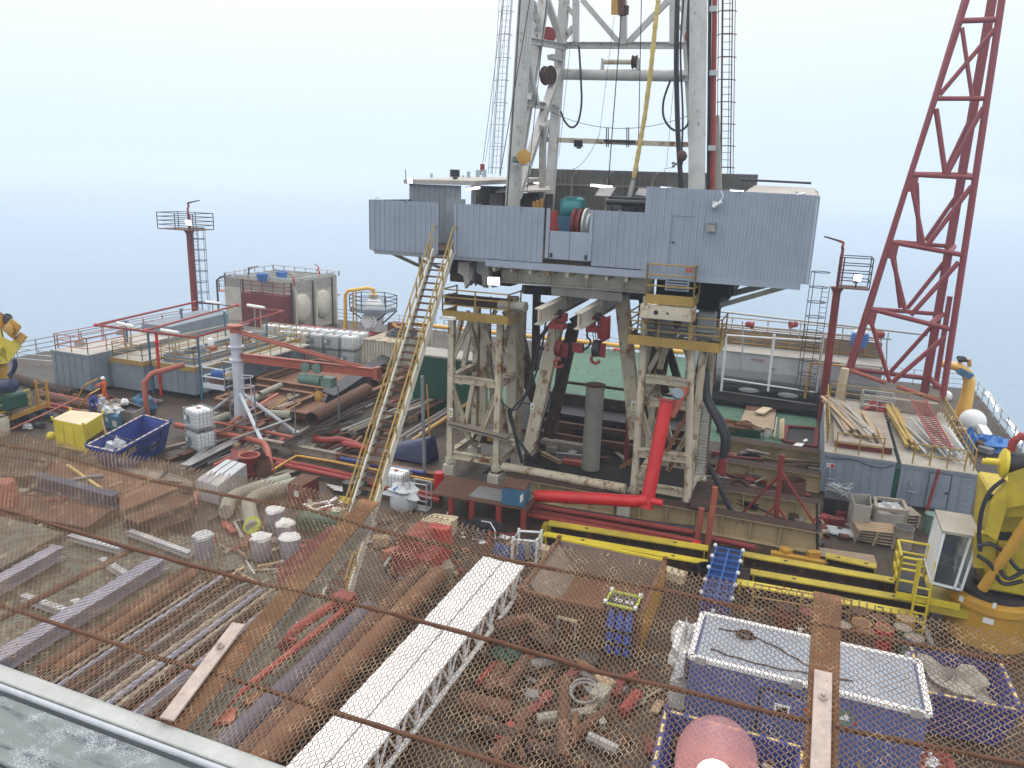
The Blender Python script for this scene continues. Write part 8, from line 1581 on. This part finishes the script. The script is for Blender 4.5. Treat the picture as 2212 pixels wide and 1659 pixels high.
for q, z, m, lab in rp_:
    k = [P(x, y, z) for x, y in q]; t = thing('steel_slab', lab, 'steel slab', sum(k, V())/4-V((0, 0, z))); MB().plate(k, .06).build('top_plate', m, t); kk = [lerp(p, sum(k, V())/4, .05)-V((0, 0, .065)) for p in k]; MB().plate(kk, z-.1).build('side_frame', 'rust_dark', t); b = MB()
    for i in range(4): b.bar(k[i]+V((0, 0, .02)), k[(i+1) % 4]+V((0, 0, .02)), .1, .05)
    b.build('edge_strip', m, t)
wbeam('long dark blue beam lying between brown slabs', (72, 1036), (252, 1084), .75, .5, .7, 'blue_slate'); wbeam('thin yellow bar on far brown slab', (145, 1004), (232, 1065), .85, .12, .1, 'yellow_tape')
tag(MB().lathe([(.5, 0), (.55, .1), (.55, 1.5), (.45, 1.75), (.2, 1.8)], P(16, 1118), 20).build('red_float', 'salmon', None, True), 'rusty red upright drum at left edge behind the net', 'drum')
for i, (px, py) in enumerate(((593, 1103), (616, 1131), (563, 1161), (626, 1161), (438, 1158))):
    c = P(px, py, .95); t = thing('plastic_drum', f'lavender plastic drum with white bagged lid {["farthest back", "in the middle", "at the front left", "at the front right", "alone by brown slabs"][i]}', 'drum', (c.x, c.y, 0), 'lavender drums with white lids'); MB().lathe([(.34, 0), (.4, .1), (.4, .8), (.34, .92)], (c.x, c.y, 0), 20).build('drum_body', 'steel_lavender', t, True); MB().blob((c.x, c.y, .97), (.42, .42, .14), i, 16, 8, .14).build('bagged_lid', 'sacking' if i == 4 else 'white_clean', t, True)
tag(MB().box(P(690, 1125, .35), (1.9, 1.0, .6), .3).build('netted_bale', 'green_dark', bevel=.1), 'dark green netted bale left of arm tip', 'bale')
rn = random.Random(77)
for i in range(60):
    px, py = rn.choice([(rn.uniform(480, 720), rn.uniform(1150, 1240)), (rn.uniform(1000, 1420), rn.uniform(1400, 1640)), (rn.uniform(730, 960), rn.uniform(1120, 1200)), (rn.uniform(420, 560), rn.uniform(1180, 1330))]); c = P(px, py, .06); L = rn.uniform(.1, .6); a = rn.uniform(0, 3.1)
    tag(MB().bar(c-V((math.cos(a)*L, math.sin(a)*L, 0)), c+V((math.cos(a)*L, math.sin(a)*L, .04)), rn.uniform(.05, .25), .05).build('deck_debris', rn.choice(['rust', 'rust_dark', 'wood_grey', 'steel', 'wood', 'dark_steel', 'sacking'])), 'small flat debris piece scattered on brown deck', 'debris', 'scattered deck debris')
# ================================================================ HELIDECK EDGE, NET, LAMP
HZ, HY, TL = 12.96, 2.046, rad(15); SL = V((0, math.cos(TL), math.sin(TL))); NM = V((0, -math.sin(TL), math.cos(TL))); E0 = V((0, HY, HZ))
def NP(x, s, h=0.): return E0+V((x, 0, 0))+SL*s+NM*h
def NQ(px, py):
    v = ray(px, py); t = (E0-EYE).dot(NM)/v.dot(NM); p = EYE+v*t; return p.x, (p-E0).dot(SL)
net = thing('safety_net', 'rusty chain link safety net on steel arms around helideck edge', 'safety net', NP(-2, .0))
RODS = (((-60, 950), (100, 977), (325, 1037), (550, 1080), (661, 1098), (800, 1140), (975, 1180), (1118, 1213), (1471, 1281), (1629, 1320), (1957, 1387), (2260, 1445)),
        ((-60, 1085), (0, 1098), (275, 1181), (553, 1258), (711, 1291), (861, 1328), (1039, 1376), (1106, 1394), (1281, 1447), (1481, 1492), (1659, 1537), (1850, 1580), (2260, 1660)),
        ((-60, 1288), (0, 1306), (150, 1356), (340, 1420), (553, 1481), (678, 1524), (878, 1586), (1106, 1656), (1300, 1705), (1700, 1790)))
rn = random.Random(6)
for r in RODS:
    q = [NQ(*p) for p in r]; pts = []
    for (x0, s0), (x1, s1) in zip(q, q[1:]):
        for j in range(10): f = j/10; pts.append(NP(x0+(x1-x0)*f, s0+(s1-s0)*f, -.004+rn.uniform(-.0015, .0015)))
    MB().path(pts, [.0105+rn.uniform(-.0016, .0022) for _ in pts], 8).build('support_rod', 'rod_rust', net)
def sag(x, s):
    f = (x+2.21) % 2.45/2.45; return -.028*math.sin(math.pi*f)*math.sin(math.pi*min(1, max(0, s/1.5)))+.006*math.sin(x*7+s*5)+.004*math.sin(x*13-s*9)
w, hs_ = .0165, .0148; smax = lambda x: 1.535+.02*math.sin(x*1.7)+.012*math.sin(x*6.1)
mb = MB(); N = int((1.4+5.9)/w)
for i in range(N):
    x = -5.9+i*w; pts = []; sgn = 1 if i % 2 else -1; jn = int((smax(x)-.0)/hs_)
    for j in range(jn+1):
        s = .0+j*hs_; k = sgn*(1 if j % 2 else -1); xx = x+k*w*.53+.0012*math.sin(i*3.1+j*1.7)
        ht = .012+sag(xx, s)+k*.0016
        pts.append(NP(xx-k*.004, s-.003, ht)); pts.append(NP(xx-k*.004, s+.003, ht))
    pts.append(NP(x+sgn*.012, jn*hs_+.018, .014)); pts.append(NP(x+sgn*.004, jn*hs_+.026, .018))
    mb.path(pts, .0023, 4)
mb.build('chain_link_mesh', 'mesh_rust', net)
for X, s1, sb, xa, xe, sbo in ((-2.245, 1.6, .537, -2.275, -2.335, .39), (.258, 1.6, 1.094, .262, .252, .952)):
    a, c = NP(X, .0, -.0), NP(X, s1, -.0); arm = MB().bar(NP(X, .0, -.006), NP(X, s1, -.006), .122, .01, NM).build('support_arm', 'flange_rust', net)
    MB().bar(NP(X, .0, -.066), NP(X, s1-.02, -.066), .012, .109, NM).build('arm_web', 'web_pale', arm); MB().bar(NP(X, .0, -.126), NP(X, s1-.04, -.126), .1, .01, NM).build('lower_flange', 'web_pale', arm)
    MB().bar(NP(xa, .0, .026), NP(xe, sb, .026), .07, .012, NM).build('flat_bar', 'bar_pink', arm, bevel=.002)
    p = NP(xa+(xe-xa)*sbo/sb, sbo, .032); MB().lathe([(.019, 0), (.019, .012), (.011, .013), (.011, .026), (.006, .03)], p, 6, NM).build('bolt', 'bar_pink', arm)
gq = [NP(*NQ(*p), -.10) for p in ((585, 1245), (592, 1195), (700, 1110), (735, 1100), (735, 1150))]; MB().plate(gq, .008).build('gusset_plate', 'maroon', net)
# helideck edge
def mat_wood():
    m = bpy.data.materials.new('weathered_plank'); m.use_nodes = True; t = m.node_tree; L = t.links.new; b = t.nodes['Principled BSDF']; g = _n(t, 'ShaderNodeNewGeometry')
    mp = _n(t, 'ShaderNodeMapping'); mp.inputs['Scale'].default_value = (.9, 7, 7); L(g.outputs['Position'], mp.inputs[0])
    gr_ = _n(t, 'ShaderNodeTexNoise'); gr_.inputs['Scale'].default_value = 2.2; gr_.inputs['Detail'].default_value = 10; gr_.inputs['Roughness'].default_value = .65; gr_.inputs['Distortion'].default_value = .8; L(mp.outputs[0], gr_.inputs['Vector'])
    r = _n(t, 'ShaderNodeValToRGB'); e = r.color_ramp.elements; e[0].position = .33; e[0].color = (.04, .05, .075, 1); e[1].position = .62; e[1].color = (.18, .20, .195, 1); x = e.new(.45); x.color = (.14, .158, .158, 1); L(gr_.outputs['Fac'], r.inputs[0])
    sp = _n(t, 'ShaderNodeTexNoise'); sp.inputs['Scale'].default_value = 190; sp.inputs['Detail'].default_value = 4; L(g.outputs['Position'], sp.inputs['Vector'])
    lo = _n(t, 'ShaderNodeTexNoise'); lo.inputs['Scale'].default_value = 9; lo.inputs['Detail'].default_value = 3; L(g.outputs['Position'], lo.inputs['Vector'])
    ad = _n(t, 'ShaderNodeMath', operation='MULTIPLY'); L(sp.outputs['Fac'], ad.inputs[0]); L(lo.outputs['Fac'], ad.inputs[1])
    rs = _n(t, 'ShaderNodeValToRGB'); e = rs.color_ramp.elements; e[0].position = .305; e[1].position = .36; e[0].color = (0, 0, 0, 1); e[1].color = (.7, .7, .7, 1); L(ad.outputs[0], rs.inputs[0])
    mi = _n(t, 'ShaderNodeMix', data_type='RGBA'); L(rs.outputs[0], mi.inputs[0]); L(r.outputs[0], mi.inputs[6]); mi.inputs[7].default_value = (.42, .44, .46, 1); L(mi.outputs[2], b.inputs['Base Color']); b.inputs['Roughness'].default_value = .85
    bp = _n(t, 'ShaderNodeBump'); bp.inputs['Strength'].default_value = .9; bp.inputs['Distance'].default_value = .012; L(gr_.outputs['Fac'], bp.inputs['Height']); L(bp.outputs[0], b.inputs['Normal']); MATS['weathered_plank'] = m
mat_wood(); paint('edge_white', (.43, .435, .42), .8, .2, rcol=(.2, .2, .18), dirt=.35, sc=8, streak=0, bump=.4); paint('edge_bluewhite', (.44, .46, .49), .6, .08, rcol=(.12, .13, .2), dirt=.3, sc=10, streak=0, bump=.3)
he = thing('helideck_edge', 'pale painted helideck edge with weathered grey planks', 'deck edge', (-2, 1.5, HZ-.1))
MB().span((-6, HY-.085, HZ-.3), (4, HY, HZ)).build('edge_strip', 'edge_white', he, bevel=.004)
b = MB(); b.tube((-6, HY-.105, HZ-.012), (4, HY-.105, HZ-.012), .013, 14); b.build('edge_bead', 'edge_bluewhite', he, True)
ys = [HY-.13, HY-.42, HY-.73, HY-1.05, HY-1.37]
for i in range(4): MB().span((-6, ys[i+1]+.012, HZ-.09), (4, ys[i], HZ-.022-.003*(i % 2))).build('deck_plank', 'weathered_plank', he, bevel=.006)
for X in (-5.5, -3, 0, 3): MB().span((X, HY-1.5, HZ-.6), (X+.2, HY-.09, HZ-.31)).build('bearer', 'steel', he)
# pink perimeter lamp
lp = thing('perimeter_lamp', 'pink glass dome lamp with glowing bulb at picture bottom', 'lamp', (0, 0, 0)); yl_ = 1.12; ct = PY(1560, 1547, yl_); R_ = .083
r0 = PY(1560, 1632, yl_); R_ = (PY(1647, 1640, yl_)-PY(1560, 1638, yl_)).length; top = ct+V((0, 0, -R_*.25)); cz = V((ct.x, yl_-.02, ct.z-R_*1.02))
gm2 = bpy.data.materials.new('pink_glass'); gm2.use_nodes = True; t = gm2.node_tree; gb = t.nodes['Principled BSDF']; gb.inputs['Base Color'].default_value = (.46, .30, .32, 1); gb.inputs['Transmission Weight'].default_value = .0; gb.inputs['Roughness'].default_value = .34; gb.inputs['IOR'].default_value = 1.15; gb.inputs['Coat Weight'].default_value = .5; gb.inputs['Coat Roughness'].default_value = .15; MATS['pink_glass'] = gm2
tr = t.nodes.new('ShaderNodeBsdfTransparent'); tr.inputs[0].default_value = (.86, .66, .68, 1); ms_ = t.nodes.new('ShaderNodeMixShader'); ms_.inputs[0].default_value = .3; tl = t.nodes.new('ShaderNodeBsdfTranslucent'); tl.inputs[0].default_value = (.62, .40, .40, 1); m2_ = t.nodes.new('ShaderNodeMixShader'); m2_.inputs[0].default_value = .16
t.links.new(gb.outputs[0], m2_.inputs[1]); t.links.new(tl.outputs[0], m2_.inputs[2]); t.links.new(tr.outputs[0], ms_.inputs[1]); t.links.new(m2_.outputs[0], ms_.inputs[2]); t.links.new(ms_.outputs[0], t.nodes['Material Output'].inputs['Surface'])
prof = [(R_*.98, -R_*1.6), (R_, -R_*.8), (R_, 0)]+[(R_*math.cos(a), R_*1.02*math.sin(a)) for a in [math.pi/2*i/9 for i in range(1, 9)]]+[(.001, R_*1.02)]
b = MB(); n = 40; b.lathe(prof, cz, n); b.f = b.f[:-2]; b.build('glass_dome', 'pink_glass', lp, True)
glow('bulb', (1.0, .82, .70), 9.0); MB().blob(cz+V((-.0, 0, -R_*.55)), (R_*.46, R_*.46, R_*.36), 1, 20, 14, 0).tube(cz-V((0, 0, R_*1.6)), cz-V((0, 0, R_)), R_*.3, 14).build('bulb', 'bulb', lp, True)
MB().lathe([(R_*1.15, -R_*1.6), (R_*1.2, -R_*1.85), (R_*1.05, -R_*2.6), (.03, -R_*2.7)], cz, 30).build('lamp_base', 'yellow', lp, True); MB().tube(cz-V((0, 0, R_*2.6)), (cz.x, cz.y, HZ-.02), .03, 12).build('stem', 'galv', lp)
# ================================================================ loose clutter filling the busy parts of the deck
rn = random.Random(101); PAL = ['rust', 'rust_dark', 'rust_pit', 'wood_grey', 'tube_grey', 'steel', 'salmon', 'wood', 'red_faded', 'dark_steel', 'concrete_pipe', 'maroon']
CN = dict(rust='rusty', rust_dark='dark rusty', rust_pit='brown', wood_grey='grey wooden', tube_grey='dull grey', steel='steel grey', salmon='pale red', wood='brown wooden', red_faded='faded red', dark_steel='black', concrete_pipe='beige', maroon='maroon')
def clutter(n, quad, where, grp, zmax=.3, ls=(.8, 3.2), ang=(1.2, 1.9), rs=(.04, .14)):
    for i in range(n):
        u, v = rn.random(), rn.random(); a = lerp(lerp(V(quad[0]), V(quad[1]), u), lerp(V(quad[3]), V(quad[2]), u), v); c = P(a.x, a.y, .05); m = rn.choice(PAL); f = rn.uniform(*ang) if rn.random() < .75 else rn.uniform(0, 3.1); L = rn.uniform(*ls)/2; z = rn.uniform(.1, zmax); d = V((math.cos(f)*L, math.sin(f)*L, rn.uniform(-.04, .04))); c.z = z; k = rn.random()
        if k < .45: o = MB().tube(c-d, c+d, rn.uniform(*rs), 9).build('loose_pipe', m, None, True); w = 'pipe'
        elif k < .8: o = MB().ibeam(c-d, c+d, rn.uniform(.12, .3), rn.uniform(.1, .26), .03).build('loose_beam', m); w = 'beam'
        else: o = MB().box((c.x, c.y, .2), (rn.uniform(.3, .8), rn.uniform(.3, .6), rn.uniform(.2, .5)), f).build('scrap_box', m, None, False, .02); w = 'box'
        tag(o, f'{CN[m]} loose {w} {where}', w, f'{CN[m]} loose {w} {grp}')
clutter(60, ((470, 985), (860, 990), (900, 880), (640, 850)), 'in the jumble behind the staircase', 'behind the staircase', .5)
clutter(34, ((380, 985), (560, 1010), (600, 930), (440, 890)), 'in the jumble around the jib crane foot', 'around the jib crane', .35)
clutter(34, ((1500, 1100), (1745, 1140), (1745, 985), (1545, 960)), 'lying between the cream skid beams', 'between skid beams', .4, (.8, 2.4), (-.3, .3))
clutter(26, ((1110, 990), (1370, 1030), (1360, 930), (1190, 910)), 'on the dark well bay floor', 'in the well bay', .4, (.8, 2.6), (-.3, .3))
clutter(40, ((1030, 1400), (1320, 1420), (1420, 1620), (1050, 1640)), 'in the offcut heap below the net', 'in the offcut heap', .3, (.5, 1.8), (0, 3.1), (.06, .2))
clutter(30, ((440, 1090), (760, 1110), (720, 1230), (430, 1230)), 'scattered round the lavender drums', 'round the lavender drums', .15, (.4, 1.8), (0, 3.1), (.03, .09))
clutter(24, ((0, 1020), (420, 1010), (430, 1120), (0, 1150)), 'lying over the brown steel slabs', 'over the brown slabs', .95, (.6, 2.4), (.6, 2.2), (.04, .12))
clutter(24, ((730, 1140), (1000, 1180), (980, 1260), (820, 1280)), 'on deck around the red machine', 'around the red machine', .2, (.4, 1.6), (0, 3.1))
clutter(22, ((1640, 1185), (1930, 1170), (1930, 1110), (1780, 1090)), 'littering the deck before the grey cabins', 'before the grey cabins', .2, (.4, 1.8), (-.3, .5))
clutter(26, ((40, 905), (330, 900), (330, 860), (90, 850)), 'on deck between left crane and tanks', 'between left crane and tanks', .3, (.6, 2.6), (-.2, .5))
for o in list(bpy.data.objects):
    if o.parent is None and o.get('label') and not o.get('kind'): o['kind'] = 'thing'
